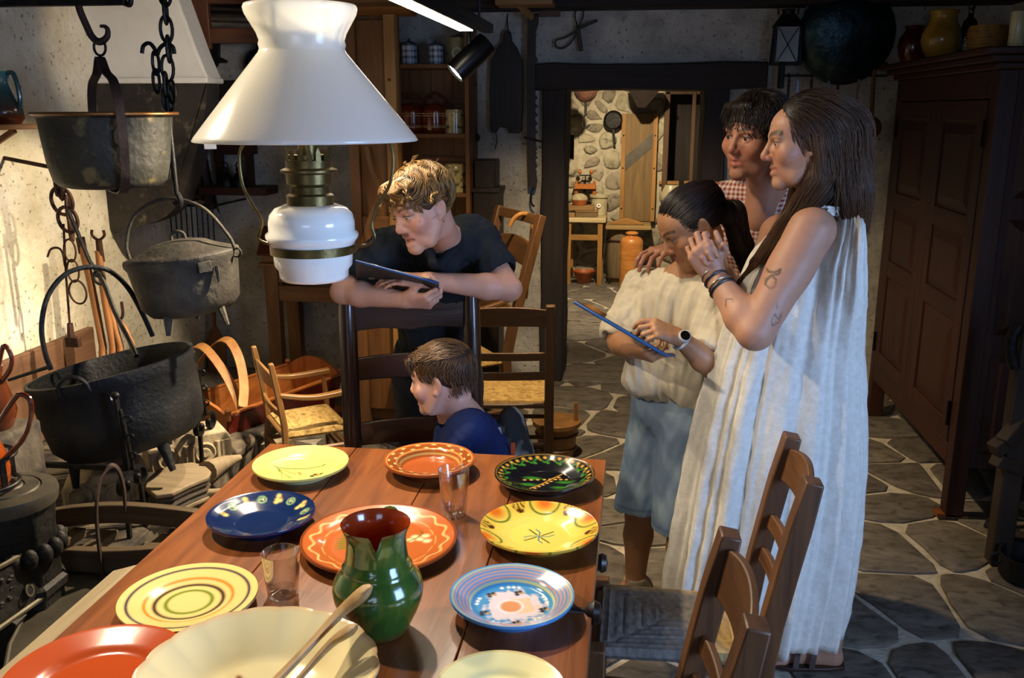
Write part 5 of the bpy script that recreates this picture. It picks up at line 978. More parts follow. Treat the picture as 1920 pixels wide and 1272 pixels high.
def pole(label, pts, r, head):
    a = P(*pts[-1], TY_); e = V(a[0] + .04, TY_ - .16, .125); t = thing('fire_tool', label, 'fire tool', e, group='fire tools leaning on the hearth wall')
    G().tube([P(*p, TY_ + .05*(1 - i/len(pts))) for i, p in enumerate(pts)] + [e], r, 10).build('handle', m_pole, t); head(t)
def fork(c0, c1, w_, L_):
    def f(t):
        b_ = P(*c0, TY_ + .05); G().tube([b_ - V(0, 0, .10), b_], [.018, .014], 10).build('socket', m_rust, t)
        G().tube(bez([b_ + V(-w_, 0, L_), b_ + V(-w_*1.05, 0, .02), b_ + V(0, 0, .0), b_ + V(w_*1.05, 0, .02), b_ + V(w_, 0, L_)], 5), .0065, 6).build('prongs', m_rust, t)
    return f
pole('two-pronged iron fork with a wooden shaft by the hearth wall', [(185, 470), (188, 500), (198, 570), (212, 650)], .017, fork((185, 450), None, .028, .045))
pole('thick bare wooden pole left of the two-pronged fork', [(152, 455), (168, 520), (182, 590), (193, 650)], .018, lambda t: G().tube([P(150, 445, TY_ + .05), P(156, 475, TY_ + .05)], .02, 10).build('ferrule', m_rust, t))
pole('short wooden poker shaft right of the two-pronged fork', [(205, 575), (214, 610), (226, 650)], .015, lambda t: G().tube([P(203, 563, TY_ + .05), P(207, 590, TY_ + .05)], .017, 10).build('ferrule', m_rust, t))
def antler(t): b_ = P(222, 600, TY_ + .05); G().tube(bez([P(205, 566, TY_ + .05), P(209, 590, TY_ + .05), P(220, 602, TY_ + .05), P(230, 592, TY_ + .05), P(228, 566, TY_ + .05)], 5), .007, 6).build('prongs', m_rust, t)
pole('small rusty fork with curved prongs low by the cauldron', [(222, 600), (234, 615), (248, 645)], .013, antler)
wb = thing('wall_board', 'brown wooden board standing along the white hearth wall', 'board', V(XL + .03, 3.6, .125)); G().span((XL + .002, 2.5, .125), (XL + .035, 4.12, .555)).build('plank', wood('hearth_board', '#5a3d28', '#76543a', 'y', rough=.7, bump=.3), wb, bevel=.006)
# bellows
bl = thing('bellows', 'old leather and wood bellows lying before the hearth', 'bellows', PZ(330, 905, .12)); m_bel = wood('bellows_wood', '#6b5c46', '#8c7a5e', 'x', rough=.7, bump=.3); m_lea = M('bellows_leather', '#2c241c', '#463a2c', rough=.7, scale=20, bump=.4)
ol = [PZ(x, y, .22) for x, y in ((272, 915), (277, 898), (295, 882), (325, 872), (360, 868), (384, 873), (396, 885), (390, 896), (360, 908), (325, 925), (292, 930))]
for nm, z0, th, mm, s_ in (('board', .205, .018, m_bel, 1.), ('board', .125, .018, m_bel, 1.)):
    g = G(); n = len(ol); g.prism([(p[0], p[1]) for p in ol][::-1], th, (0, 0, z0)); g.build(nm, mm, bl, bevel=.005)
cc = np.mean(ol, 0); g = G(); rows = [(.145, .97), (.157, .90), (.168, .97), (.18, .90), (.192, .97), (.204, .95)]; n = len(ol); vs = [((p[0]-cc[0])*s_ + cc[0], (p[1]-cc[1])*s_ + cc[1], z) for z, s_ in rows for p in ol[::-1]]
g.add(vs, [(i*n + k, i*n + (k+1) % n, (i+1)*n + (k+1) % n, (i+1)*n + k) for i in range(len(rows)-1) for k in range(n)]); g.build('leather_fold', m_lea, bl, smooth=20)
G().tube([PZ(388, 885, .2), PZ(420, 868, .19), PZ(450, 858, .18)], [.045, .03, .012], 12).build('nozzle', m_bel, bl)
G().tube([PZ(385, 925, .15), PZ(430, 922, .15)], [.016, .014], 10).build('handle', m_bel, bl); G().beam(PZ(350, 930, .14), PZ(440, 918, .14), .03, .012).build('hinge_bar', m_bel, bl)
# jug with turquoise lip at the far left
jp = PX(4, 232, -2.50); jt = thing('jug', 'rust and turquoise glazed jug at the left picture edge', 'jug', jp); m_teal = VC('teal_ware', rough=.25, coat=.4)
g = G().lathe([(0, 0), (.07, 0), (.085, .02), (.082, .06), (.055, .12), (.042, .16), (.05, .2), (.046, .2), (.03, .16), (0, .15)], jp, 40); zz = g.v[0][:, 2] - jp[2]; g.c = [mixc(mixc(np.tile(L3('#5a2a14'), (len(zz), 1)), (zz - .05)/.03, '#33514f'), (zz - .15)/.02, '#3f7a78')]; g.build('body', m_teal, jt, smooth=50)
G().tube(bez([jp + V(.04, 0, .19), jp + V(.075, 0, .19), jp + V(.09, 0, .11), jp + V(.08, 0, .04)], 5), .009, 8, col=L3('#33514f')).build('handle', m_teal, jt)
ws2 = thing('wall_shelf', 'small shelf under the turquoise jug on the left wall', 'shelf', jp - V(.1, 0, .02)); G().span((XL + .002, jp[1] - .35, jp[2] - .022), (-2.40, jp[1] + .10, jp[2] - .001)).build('board', w_pine[2], ws2, bevel=.003); G().beam((XL + .01, jp[1], jp[2] - .15), (-2.45, jp[1], jp[2] - .025), .02, .02).build('bracket', w_pine[2], ws2)

# ================================================================== lower left: stove, pitchers, sledge
SC_ = PZ(8, 918, .60); m_stove = M('stove_iron', '#1b1a18', '#2e2b27', rough=.6, metal=.45, scale=8, bump=.5, bscale=50)
st = thing('iron_stove', 'old black cast-iron stove with a round ringed top, lower left', 'stove', V(SC_[0], SC_[1], 0)); sr = .128
G().lathe([(sr*1.0, .56), (sr*1.04, .585), (sr*1.02, .597), (sr*.72, .604), (sr*.70, .598), (sr*.66, .606), (sr*.4, .610), (sr*.38, .605), (sr*.34, .612), (0, .613)], (SC_[0], SC_[1], 0), 48).build('top_plate', M('stove_top', '#3f3a32', '#57503f', rough=.55, metal=.4, scale=10, bump=.3), st, smooth=35)
G().lathe([(sr*.9, .05), (sr*.92, .1), (sr*.92, .5), (sr*.98, .56), (0, .56)], (SC_[0], SC_[1], 0), 8, rotz(.39)).build('body', m_stove, st, bevel=.006, smooth=20)
for k in range(3): a_ = .3 + k*2.1; G().tube([V(SC_[0] + sr*.8*math.cos(a_), SC_[1] + sr*.8*math.sin(a_), .09), V(SC_[0] + sr*1.0*math.cos(a_), SC_[1] + sr*1.0*math.sin(a_), 0)], [.02, .012], 8).build('leg', m_stove, st)
G().lathe([(sr*.93, .30), (sr*1.02, .31), (sr*1.02, .33), (sr*.93, .34)], (SC_[0], SC_[1], 0), 8, rotz(.39)).build('moulding', m_stove, st, smooth=20)
for k in range(7):
    a_ = -1.3 + k*.35; q = V(SC_[0] + sr*.93*math.cos(a_), SC_[1] + sr*.93*math.sin(a_), .43); G().ell(q, (.022, .022, .03)).build('ornament', m_stove, st)
# pitcher on the stove
m_or = VC('orange_ware', rough=.2, coat=.5); pp = V(SC_[0] - .03, SC_[1] - .02, .618)
pi = thing('pitcher', 'orange glazed pitcher with a tall loop handle on the stove', 'pitcher', pp)
g = G().lathe([(0, 0), (.05, 0), (.056, .01), (.06, .05), (.05, .10), (.036, .14), (.034, .16), (.045, .185), (.042, .185), (.03, .16), (0, .15)], pp, 40); c_ = np.tile(L3('#9a4210'), (len(g.v[0]), 1)); c_ = mixc(c_, (snoise(g.v[0], 55, 2) - .55)*8, '#d9c9a0'); g.c = [c_]; g.build('body', m_or, pi, smooth=50)
hp2 = [PZ(16, 770, .78), PZ(22, 748, .80), PZ(40, 738, .805), PZ(57, 752, .795), PZ(58, 785, .765), PZ(44, 822, .735), PZ(30, 850, .71)]
hh = [pp + V(.035 + .0, -.0, .15), P(24, 752, pp[1]), P(40, 740, pp[1]), P(57, 752, pp[1]), P(57, 786, pp[1]), P(42, 825, pp[1]), pp + V(.05, 0, .07)]
G().tube(bez(hh, 5), .007, 8, col=L3('#5c2410')).build('handle', m_or, pi)
fr = thing('iron_stand', 'black iron frame holding the orange pitcher on the stove', 'stand', V(pp[0], pp[1], .614))
for a_ in (-.35, -1.5, 1.2, 2.9): q = V(pp[0] + .075*math.cos(a_), pp[1] + .075*math.sin(a_), 0); G().ribbon([q + V(0, 0, .617), q + V(0, 0, .66), q + V(0, 0, .70)], .016, .005, V(-math.sin(a_), math.cos(a_), 0)).build('upright', m_iron, fr)
G().ring(pp + V(0, 0, .085), .077, .005, n=32).build('hoop', m_iron, fr); G().ring(pp + V(0, 0, .006), .077, .005, n=32).build('hoop', m_iron, fr)
p2 = V(pp[0] - .07, pp[1] + .30, .0); b2 = P(-14, 760, p2[1]); pt2 = thing('pitcher', 'brown pitcher at the left edge of which only the handle shows', 'pitcher', V(b2[0], p2[1], b2[2] - .07))
bq = V(b2[0], p2[1], b2[2] - .07); g = G().lathe([(0, 0), (.05, 0), (.065, .05), (.05, .12), (.035, .16), (.042, .19), (0, .18)], bq, 32, col=L3('#5a2a14')); g.build('body', m_or, pt2, smooth=50); G().tube(bez([bq + V(.03, 0, .17)] + [P(x, y, p2[1]) for x, y in ((6, 650), (20, 665), (20, 690), (2, 718))], 5), .007, 8, col=L3('#5c2410')).build('handle', m_or, pt2)
hb = thing('hearth_block', 'dark stone block at the hearth edge carrying a brown pitcher', 'block', V(b2[0], p2[1], .1)); G().box((b2[0] - .02, p2[1], .12 + (bq[2] - .121)/2), (.2, .2, bq[2] - .122)).build('block', m_ash, hb, bevel=.012)
# sledge with iron hoop
m_sl = wood('sledge_wood', '#3c2f1e', '#5c4a30', 'x', rough=.7, bump=.4); SYa, SYb = 2.50, 2.28
sg = thing('wooden_sledge', 'weathered wooden sledge frame with a bent iron hoop left of the table', 'sledge', V(P(220, 980, SYa)[0], 2.4, 0))
for y, pts, hgt in ((SYa, ((72, 978), (140, 966), (220, 961), (300, 966), (368, 974)), .062), (SYb, ((72, 1042), (140, 1048), (220, 1050), (320, 1044), (395, 1034)), .07)):
    pth = [P(px, py, y) for px, py in pts]; pth = bez(pth, 4); pth[:, 1] = y; G().ribbon(pth, hgt, .035, (0, 0, 1)).build('side_rail', m_sl, sg, bevel=.004)
z1, z2 = P(220, 975, SYa)[2], P(220, 1048, SYb)[2]
for px in (95, 150, 210, 315):
    a, b_ = P(px, 985, SYa), P(px, 1048, SYb); G().beam(V(a[0], SYa, z1 - .05), V(b_[0] if 0 else a[0], SYb, z2 - .02), .04, .03).build('cross_bar', m_sl, sg, bevel=.003)
for px in (110, 330):
    for y, zz in ((SYa, z1), (SYb, z2)): a = P(px, 1000, y); G().beam(V(a[0], y, 0), V(a[0], y, zz - .02), .04, .04).build('leg', m_sl, sg, bevel=.003)
hpts = [P(x, y, yy) for x, y, yy in ((193, 1080, SYb - .03), (184, 1010, SYb - .03), (181, 950, SYb), (190, 900, SYb + .06), (207, 876, SYb + .1), (222, 882, SYb + .13), (232, 915, SYb + .16), (235, 958, SYb + .2))]
G().ribbon(bez(hpts, 5), .024, .006, nrm(V(.9, -.2, 0))[None].repeat(36, 0)*0 + V(.35, -.94, 0)).build('hoop', m_strap, sg)
tr = thing('metal_tray', 'dark worn metal tray on the floor between stove and bench', 'tray', PZ(150, 1180, .2)*V(1, 1, 0)); ol = [PZ(x, y, .26) for x, y in ((88, 1092), (130, 1076), (175, 1078), (215, 1090), (235, 1120), (190, 1200), (60, 1310), (0, 1330), (20, 1220), (66, 1125))]
m_tray = M('tray_metal', '#3a352b', '#524b3c', rough=.55, metal=.4, scale=6, bump=.3)
G().prism([(p[0], p[1]) for p in ol][::-1], .02, (0, 0, .25)).build('plate', m_tray, tr, bevel=.004); o2 = np.array(ol); o2[:, 2] = .275; G().tube(o2, .006, 6, closed=True).build('rim', m_tray, tr)
cc = np.mean(ol, 0); G().prism([((p[0]-cc[0])*.8 + cc[0], (p[1]-cc[1])*.8 + cc[1]) for p in ol][::-1], .25, (0, 0, 0)).build('base', m_stove, tr)
sl = thing('iron_plaque', 'dark cast-iron plaque with a relief crest and a round hole, lower left', 'plaque', PZ(30, 1120, .36)); q = [PZ(x, y, z) for x, y, z in ((-40, 1085, .47), (52, 1034, .44), (92, 1112, .31), (-40, 1205, .31))]; nn = nrm(np.cross(q[1] - q[0], q[2] - q[0])); nn = nn if nn[2] > 0 else -nn
G().hexa([p - nn*.02 for p in q][::-1] if 0 else [q[0] - nn*.02, q[3] - nn*.02, q[2] - nn*.02, q[1] - nn*.02], [q[0], q[3], q[2], q[1]]).build('plate', m_stove, sl, bevel=.004)
m_edge = M('plaque_edge', '#57503f', '#6e6653', rough=.5, metal=.5, scale=12)
for i, j in ((0, 1), (3, 2)): G().tube([q[i] + nn*.004, q[j] + nn*.004], .007, 6).build('edge_bead', m_edge, sl)  # paler beads stand in for light caught along the plaque edges
fc = (q[0]*.55 + q[1]*.0 + q[3]*.25 + q[2]*.2); u1, u2 = nrm(q[1] - q[0]), nrm(q[3] - q[0])
for k in range(14): a_ = k*.9; G().ell(fc + u1*(.03*math.cos(a_)*(1 + k*.05) + .03) + u2*(.025*math.sin(a_)*(1 + k*.04)) + nn*.002, (.010, .010, .006)).build('crest_relief', m_stove, sl)
G().lathe([(.012, .004), (.018, .004), (.018, 0)], q[2]*.72 + q[0]*.28 - u1*.01 + nn*.001, 20, np.stack(frame(nn), 1)).build('hole_rim', m_edge, sl); G().lathe([(0, .002), (.012, .002)], q[2]*.72 + q[0]*.28 - u1*.01 + nn*.001, 20, np.stack(frame(nn), 1)).build('hole', M('hole_black', '#050505', rough=.9), sl)
for dz in (0,): G().beam(q[3]*.5 + q[2]*.5 - nn*.03, V(*(q[3]*.5 + q[2]*.5)[:2], .28), .05, .05).build('support', m_stove, sl)

# ================================================================== cradle, grate, peel, skewers
w_cr = W3('cradle_wood', '#8a4a1e', '#b06a30', rough=.45); m_crd = wood('cradle_paint', '#4a120a', '#6a1d10', 'y', rough=.4, coat=.2)
NL, NR, FR, FL = [PZ(x, y, .23) for x, y in ((428, 782), (640, 704), (545, 668), (350, 722))]
ax = nrm(NR - NL); sd = V(-ax[1], ax[0], 0); Lc = np.linalg.norm(NR - NL); Wc = .38; o = NL
cd = thing('cradle', 'red-brown wooden rocking cradle with two bent hoops', 'cradle', V(*(o + ax*Lc/2 + sd*Wc/2)[:2], 0))
pt = lambda l, s_, z: o*V(1, 1, 0) + ax*(l*Lc) + sd*(s_*Wc) + V(0, 0, z)
def slab(name, a, b, c_, d_, th, mat): n_ = nrm(np.cross(b - a, d_ - a)); G().hexa([a - n_*th/2, b - n_*th/2, c_ - n_*th/2, d_ - n_*th/2], [a + n_*th/2, b + n_*th/2, c_ + n_*th/2, d_ + n_*th/2]).build(name, mat, cd, bevel=.003)
slab('side_panel', pt(.02, .16, .035), pt(.98, .16, .035), pt(1, 0, .23), pt(0, 0, .23), .018, m_crd); slab('side_panel', pt(.02, .84, .035), pt(.98, .84, .035), pt(1, 1, .23), pt(0, 1, .23), .018, w_cr[2])
slab('bottom', pt(.02, .16, .035), pt(.98, .16, .035), pt(.98, .84, .035), pt(.02, .84, .035), .016, w_cr[2])
for l, hgt, nm in ((0, .29, 'head_board'), (1, .31, 'foot_board')):
    xs = np.linspace(0, 1, 11); top = [pt(l, s_, .23 + (hgt - .23)*(1 - (2*s_ - 1)**2)) for s_ in xs]; low = [pt(l, .16, .035), pt(l, .84, .035)]; pl = low + top[::-1]; n_ = ax*.018
    k = len(pl); G().add([p - n_/2 for p in pl] + [p + n_/2 for p in pl], [tuple(range(k-1, -1, -1)), tuple(range(k, 2*k))] + [(i, (i+1) % k, k + (i+1) % k, k + i) for i in range(k)]).build(nm, w_cr[0], cd, bevel=.003)
    for s_ in (0, 1): q = pt(l, s_, .23); G().lathe([(0, -.02), (.012, -.02), (.012, 0), (.008, .01), (.014, .018), (.016, .028), (.010, .038), (0, .04)], q, 16).build('knob', w_cr[0], cd)
    rk = bez([pt(l, -.1, .03), pt(l, .2, .01), pt(l, .5, .003), pt(l, .8, .01), pt(l, 1.1, .03)], 5); G().ribbon(rk + V(0, 0, .018), .036, .03, (0, 0, 1)).build('rocker', w_cr[0], cd, bevel=.003)
for s_ in (0, 1): G().beam(pt(0, s_, .238), pt(1, s_, .238), .02, .014).build('rail', w_cr[2], cd, bevel=.003)
for pts in (((349, 700), (352, 668), (368, 649), (388, 656), (420, 698), (443, 742), (453, 768)), ((362, 706), (382, 668), (408, 640), (430, 640), (448, 672), (457, 720), (455, 764))):
    m_ = len(pts); pp_ = [P(x, y, FL[1] + .12 - (FL[1] + .12 - (NL[1] + .10))*i/(m_-1)) for i, (x, y) in enumerate(pts)]; G().ribbon(bez(pp_, 5), .045, .006, ax*.8 + V(0, 0, .25)).build('hoop', wood('hoop_wood', '#a9703a', '#c98f52', 'z'), cd)
gt = thing('iron_grate', 'black perforated iron grate on the floor under the cradle', 'grate', PZ(470, 835, .02)); a, b_ = PZ(432, 858, .03), PZ(548, 815, .03); ux = nrm(b_ - a); uy = V(-ux[1], ux[0], 0); Lg = np.linalg.norm(b_ - a)
for k in range(13): G().beam(a + ux*Lg*k/12, a + ux*Lg*k/12 + uy*.10, .016, .008).build('bar', m_cast, gt)
for k in range(5): G().beam(a + uy*.025*k + V(0, 0, .001), a + uy*.025*k + ux*Lg + V(0, 0, .001), .014, .008).build('cross_bar', m_cast, gt)
for k in range(4): G().span(a + ux*Lg*(k % 2) + uy*.10*(k//2) - V(.01, .01, .03), a + ux*Lg*(k % 2) + uy*.10*(k//2) + V(.01, .01, 0)).build('foot', m_cast, gt)
pe = thing('bread_peel', 'brown wooden paddle leaning against the back wall by the cradle', 'paddle', V(P(405, 690, 5.26)[0], 5.26, 0)); q = lambda x, y: (P(x, y, 5.26)[0], P(x, y, 5.26)[2])
G().prism([q(*p) for p in ((392, 690), (388, 640), (394, 622), (399, 612), (398, 590), (404, 590), (405, 612), (414, 626), (424, 645), (424, 690))][::-1], .018, (0, 5.27, 0), (1, 0, 0), (0, 0, 1)).build('blade', wood('peel', '#5a3418', '#774a24', 'z'), pe, bevel=.004); G().beam(P(401, 592, 5.262), P(398, 470, 5.30), .022, .016).build('handle', MATS['peel_z'], pe); zb_ = P(400, 690, 5.26)[2]; G().beam(V(q(407, 690)[0], 5.26, 0), V(q(407, 690)[0], 5.26, zb_), .10, .016, up=(0, 1, 0)).build('foot', MATS['peel_z'], pe)
sk = thing('skewer_rack', 'row of thin iron skewers hanging from a bar behind the lidded pot', 'skewers', P(360, 388, 4.95)); G().beam(P(312, 386, 4.95), P(405, 384, 4.95), .016, .016).build('bar', m_iron, sk)
for k in range(9): x = 318 + k*10; G().tube([P(x, 384, 4.94), P(x + 6, 462 + 3*k, 4.94)], .004, 6).build('skewer', m_iron, sk)
for x in (314, 404): G().tube([P(x, 386, 4.95), V(P(x, 386, 4.95)[0], YB - .005, P(x, 386, 4.95)[2])], .006, 6).build('bracket', m_iron, sk)
# things in the dark upper left corner
cl = thing('leather_apron', 'dark brown leather apron hanging beside the hood', 'apron', P(385, 390, 5.2)); g = G(); n, m_ = 14, 16; vs = []
for i in range(m_):
    for j in range(n): t = i/(m_-1); s_ = j/(n-1); px = 356 + (s_*(22 + 34*t)) + 6*t; py = 246 + t*(120 + 38*s_*(1 - .2*math.sin(s_*9))); p = P(px, py, 5.28); p[1] = 5.27 + .035*math.sin(s_*16 + t*2)*t; vs.append(p)
g.add(vs, [(i*n+j, i*n+j+1, (i+1)*n+j+1, (i+1)*n+j) for i in range(m_-1) for j in range(n-1)]); g.build('hide', M('apron_leather', '#2a1d14', '#3d2b1d', rough=.6, scale=14, bump=.3), cl, solid=.006); G().tube([P(360, 240, 5.30), P(360, 250, 5.27)], .008, 6).build('peg', m_dk, cl)
s2 = thing('wall_shelf', 'dark red-brown shelf on the back wall left of the lamp', 'shelf', P(440, 360, 5.25)); m_rd = wood('dark_red_wood', '#2c130b', '#43200f', 'x', rough=.6)
G().span(P(372, 366, 5.16), P(497, 352, 5.16) + V(0, .20, 0)).build('board', m_rd, s2, bevel=.004); G().span(P(404, 290, 5.26), P(470, 272, 5.26) + V(0, .1, 0)).build('upper_board', m_rd, s2, bevel=.003)
for x in (410, 466): G().span(P(x - 3, 352, 5.3), P(x + 3, 288, 5.3) + V(0, .05, 0)).build('upright', m_rd, s2)
for x, k in ((425, 0), (450, 1)):
    b_ = P(x, 352, 5.22); t = thing('iron_weight', 'black iron weight on the red-brown shelf, ' + ('left one' if k == 0 else 'right one'), 'weight', b_, group='weights on the dark shelf'); G().lathe([(0, 0), (.045, 0), (.045, .05), (.03, .07), (.015, .09), (.02, .11), (0, .12)], b_, 20).build('body', m_iron, t)
    G().ring(b_ + V(0, 0, .13), .016, .004, (0, 1, 0)).build('ring', m_iron, t)
bm = thing('wall_rail', 'dark wooden rail fixed to the back wall beside the hood', 'rail', P(440, 170, 5.33)); G().span(P(392, 190, 5.33), P(520, 150, 5.33) + V(0, .035, 0)).build('board', m_dk, bm, bevel=.004); G().tube([P(405, 165, 5.33), P(405, 163, 5.27)], .012, 8).build('peg', m_dk, bm)
ir = thing('boot_iron', 'black boot-shaped iron hanging at the back wall', 'iron', P(408, 124, 5.3)); G().prism([(P(x, y, 5.3)[0], P(x, y, 5.3)[2]) for x, y in ((394, 82), (411, 82), (411, 106), (426, 114), (424, 118), (410, 118), (405, 127), (400, 126), (396, 104))][::-1], .03, (0, 5.32, 0), (1, 0, 0), (0, 0, 1)).build('sole', m_iron, ir, bevel=.004); G().tube([P(402, 84, 5.3), P(402, 74, 5.34)], .004, 6).build('loop', m_iron, ir)
br = thing('bread_rack', 'reddish wooden bread rack hanging under the ceiling, upper left', 'rack', P(430, 65, 4.7)); m_br = wood('rack_wood', '#3d2010', '#572f16', 'x', rough=.6)
for y0, y1, yy in ((82, 50, 4.6), (8, -6, 4.6)): G().span(P(352, y0, yy), P(640, y1, yy) + V(0, .04, 0)).build('long_beam', m_br, br, bevel=.004)
for px in (375, 530): G().span(P(px - 9, 92, 4.59), P(px + 9, -60, 4.59) + V(0, .03, 0)).build('upright', wood('rack_wood', '#3d2010', '#572f16', 'z', rough=.6), br, bevel=.004)
for k, y in enumerate((15, 27, 38)): G().beam(P(345, y, 4.66), P(500, y + 5, 4.66), .012, .012).build('slat', m_dk, br)
pn = thing('small_pan', 'small dark pan on the back wall half behind the lamp shade', 'pan', P(482, 122, 5.3)); G().lathe([(0, .03), (.06, .028), (.08, .01), (.085, 0), (.088, -.004), (.07, .0), (0, .02)], P(482, 122, 5.31), 32, rotx(PI/2)).build('bowl', m_pan, pn); G().beam(P(482, 110, 5.31) + V(0, 0, .03), P(482, 70, 5.31), .014, .006, up=(0, 1, 0)).build('handle', m_iron, pn)
# stool by the chairs
so = PZ(985, 868, 0); sto = thing('wooden_stool', 'small orange-brown wooden tub stool behind the brown rush chair', 'stool', V(-.335, 4.12, 0)); so = V(-.335, 4.12, 0); m_tub = w_honey[0]
G().lathe([(0, 0), (.085, 0), (.10, .15), (.0, .15)], so, 28).build('tub', m_tub, sto); G().lathe([(0, .15), (.115, .15), (.115, .172), (0, .172)], so, 28).build('lid', m_tub, sto, bevel=.002)
for z in (.04, .11): G().ring(so + V(0, 0, z), .09 + z*.08, .006, n=28).build('hoop', m_honey_h if 0 else w_mid[0], sto)
G().beam(so + V(.09, 0, .16), so + V(.09, 0, .26), .02, .012).build('handle', m_tub, sto)

# ================================================================== the back room seen through the door
yT = 8.50; q = lambda x, y, d=0: P(x, y, yT + d)
w_bt = W3('workbench_wood', '#7a5424', '#a57a3c', rough=.6); m_white = wood('scrubbed_top', '#a08c60', '#c4b084', 'x', rough=.7)
z0, z1 = 0, q(1095, 409)[2]; xa, xb = q(1062, 450)[0], q(1129, 450)[0]
wt = thing('work_table', 'small pale work table in the back room', 'table', ((xa+xb)/2, yT + .15, 0))
G().span((xa - .02, yT - .02, z1 - .04), (xb + .03, yT + .42, z1)).build('top', m_white, wt, bevel=.004)
for x in (xa + .02, xb - .02):
    for y in (yT + .015, yT + .38): G().span((x - .022, y - .02, 0), (x + .022, y + .02, z1 - .04)).build('leg', w_bt[0], wt, bevel=.003)
zr = q(1095, 447)[2]; G().span((xa + .04, yT, zr - .02), (xb - .04, yT + .03, zr + .03)).build('rail', w_bt[1], wt, bevel=.003)
for x in (xa + .02, xb - .02): G().span((x - .01, yT + .035, zr - .02), (x + .01, yT + .36, zr + .03)).build('rail', w_bt[2], wt)
def boxy(name, lab, cat, x0, y0, x1, y1, d0, dep, mat, zb=None, lid=None):
    a, b_ = q(x0, y0, d0), q(x1, y1, d0); zz = zb if zb is not None else a[2]; t = thing(name, lab, cat, V((a[0]+b_[0])/2, yT + d0 + dep/2, zz)); G().span((a[0], yT + d0, zz), (b_[0], yT + d0 + dep, zz + (b_[2] - a[2]))).build('body', mat, t, bevel=.004)
    if lid: G().span((a[0] - .005, yT + d0 - .005, zz + (b_[2]-a[2])), (b_[0] + .005, yT + d0 + dep + .005, zz + (b_[2]-a[2]) + .012)).build('lid', lid, t, bevel=.002)
    return zz + (b_[2] - a[2]) + (.012 if lid else 0)
m_bxw = wood('box_wood', '#6e5230', '#927044', 'x'); m_bxd = wood('box_wood_dark', '#57452c', '#766040', 'x')
zt1 = boxy('wooden_box', 'flat brown wooden box on the back room table', 'box', 1079, 409, 1120, 400, .06, .16, m_bxd, z1 + .001, m_bxw)
zt2 = boxy('wooden_box', 'short pale wooden box at the left end of the back room table', 'box', 1061, 409, 1078, 401, .06, .16, m_bxw, z1 + .001)
zt3 = boxy('wooden_plank', 'pale plank lying across the two small boxes', 'plank', 1063, 400, 1113, 392, .05, .16, m_bxw, max(zt1, zt2) + .002)
def vessel(name, lab, cat, cx, wpx, zb, hgt, prof, mat, d0=.14, n=32, extra=None, grp=None):
    c = q(cx, 400, d0); r = wpx/2 * (yT + d0) / FPX; b_ = V(c[0], yT + d0, zb); t = thing(name, lab, cat, b_, group=grp); G().lathe([(a_*r, z*hgt) for a_, z in prof], b_, n).build('body', mat, t, smooth=50)
    if extra: extra(t, b_, r, hgt)
    return t
m_terra = M('terracotta', '#8a4420', '#a9602e', rough=.5, scale=12, bump=.1); m_stw = M('cream_stoneware', '#a39a78', '#bcb391', rough=.35, scale=8, coat=.3)
vessel('clay_dish', 'shallow terracotta dish covered with a cloth on the back room table', 'dish', 1086, 32, zt3 + .002, .05, [(0, 0), (.75, 0), (.95, .8), (1, 1), (.95, 1), (.7, .2), (0, .15)], m_terra, .13, extra=lambda t, b_, r, h: G().ell(b_ + V(0, 0, h*1.05), (r*.98, r*.98, h*1.1)).build('cloth', M('linen', '#8c8264', '#a89c7a', rough=.9, scale=25, bump=.4), t))
def sticker(t, b_, r, h): G().lathe([(.008, .003), (.02, .003), (.02, 0)], b_ + V(0, -r, h*.5), 20, rotx(PI/2)).build('emblem', M('white_emblem', '#e6e4da', rough=.5), t)
vessel('stoneware_crock', 'cream stoneware crock with a white emblem on the back room table', 'crock', 1123, 36, z1 + .002, .19, [(0, 0), (.82, 0), (.84, .02), (.86, .85), (1.0, .88), (1.0, .99), (.97, 1), (.88, 1), (.84, .9), (.8, .1), (0, .08)], m_stw, .28, extra=sticker)
vessel('clay_bowl', 'terracotta bowl on the floor under the back room table', 'bowl', 1097, 42, .002, .115, [(0, 0), (.5, 0), (.55, .03), (.9, .8), (1, .88), (1.02, 1), (.95, 1), (.85, .8), (.5, .1), (0, .06)], m_terra, .12)
vessel('stoneware_bottle', 'tall tan stoneware bottle standing on the back room floor', 'bottle', 1186, 43, .002, .52, [(0, 0), (.97, 0), (1, .02), (1, .78), (.96, .84), (.8, .89), (.5, .915), (.42, .93), (.42, .945), (.55, .96), (.56, .975), (.45, .99), (.3, 1), (0, 1)], M('tan_stoneware', '#a5642a', '#c98a45', rough=.35, scale=4, stretch=(1, 1, 6), coat=.3), -.08)
vessel('barrel', 'old grey-brown wooden barrel behind the tan bottle', 'barrel', 1165, 50, .002, .52, [(0, 0), (.85, 0), (.97, .3), (1, .55), (.95, .85), (.9, 1), (.82, 1), (.8, .8), (0, .78)], wood('barrel_wood', '#5c4c34', '#7a6848', 'z', rough=.8), .14, n=16, extra=lambda t, b_, r, h: [G().ring(b_ + V(0, 0, h*z), r*1.0, .008, n=28).build('hoop', m_rust, t) for z in (.12, .8)])
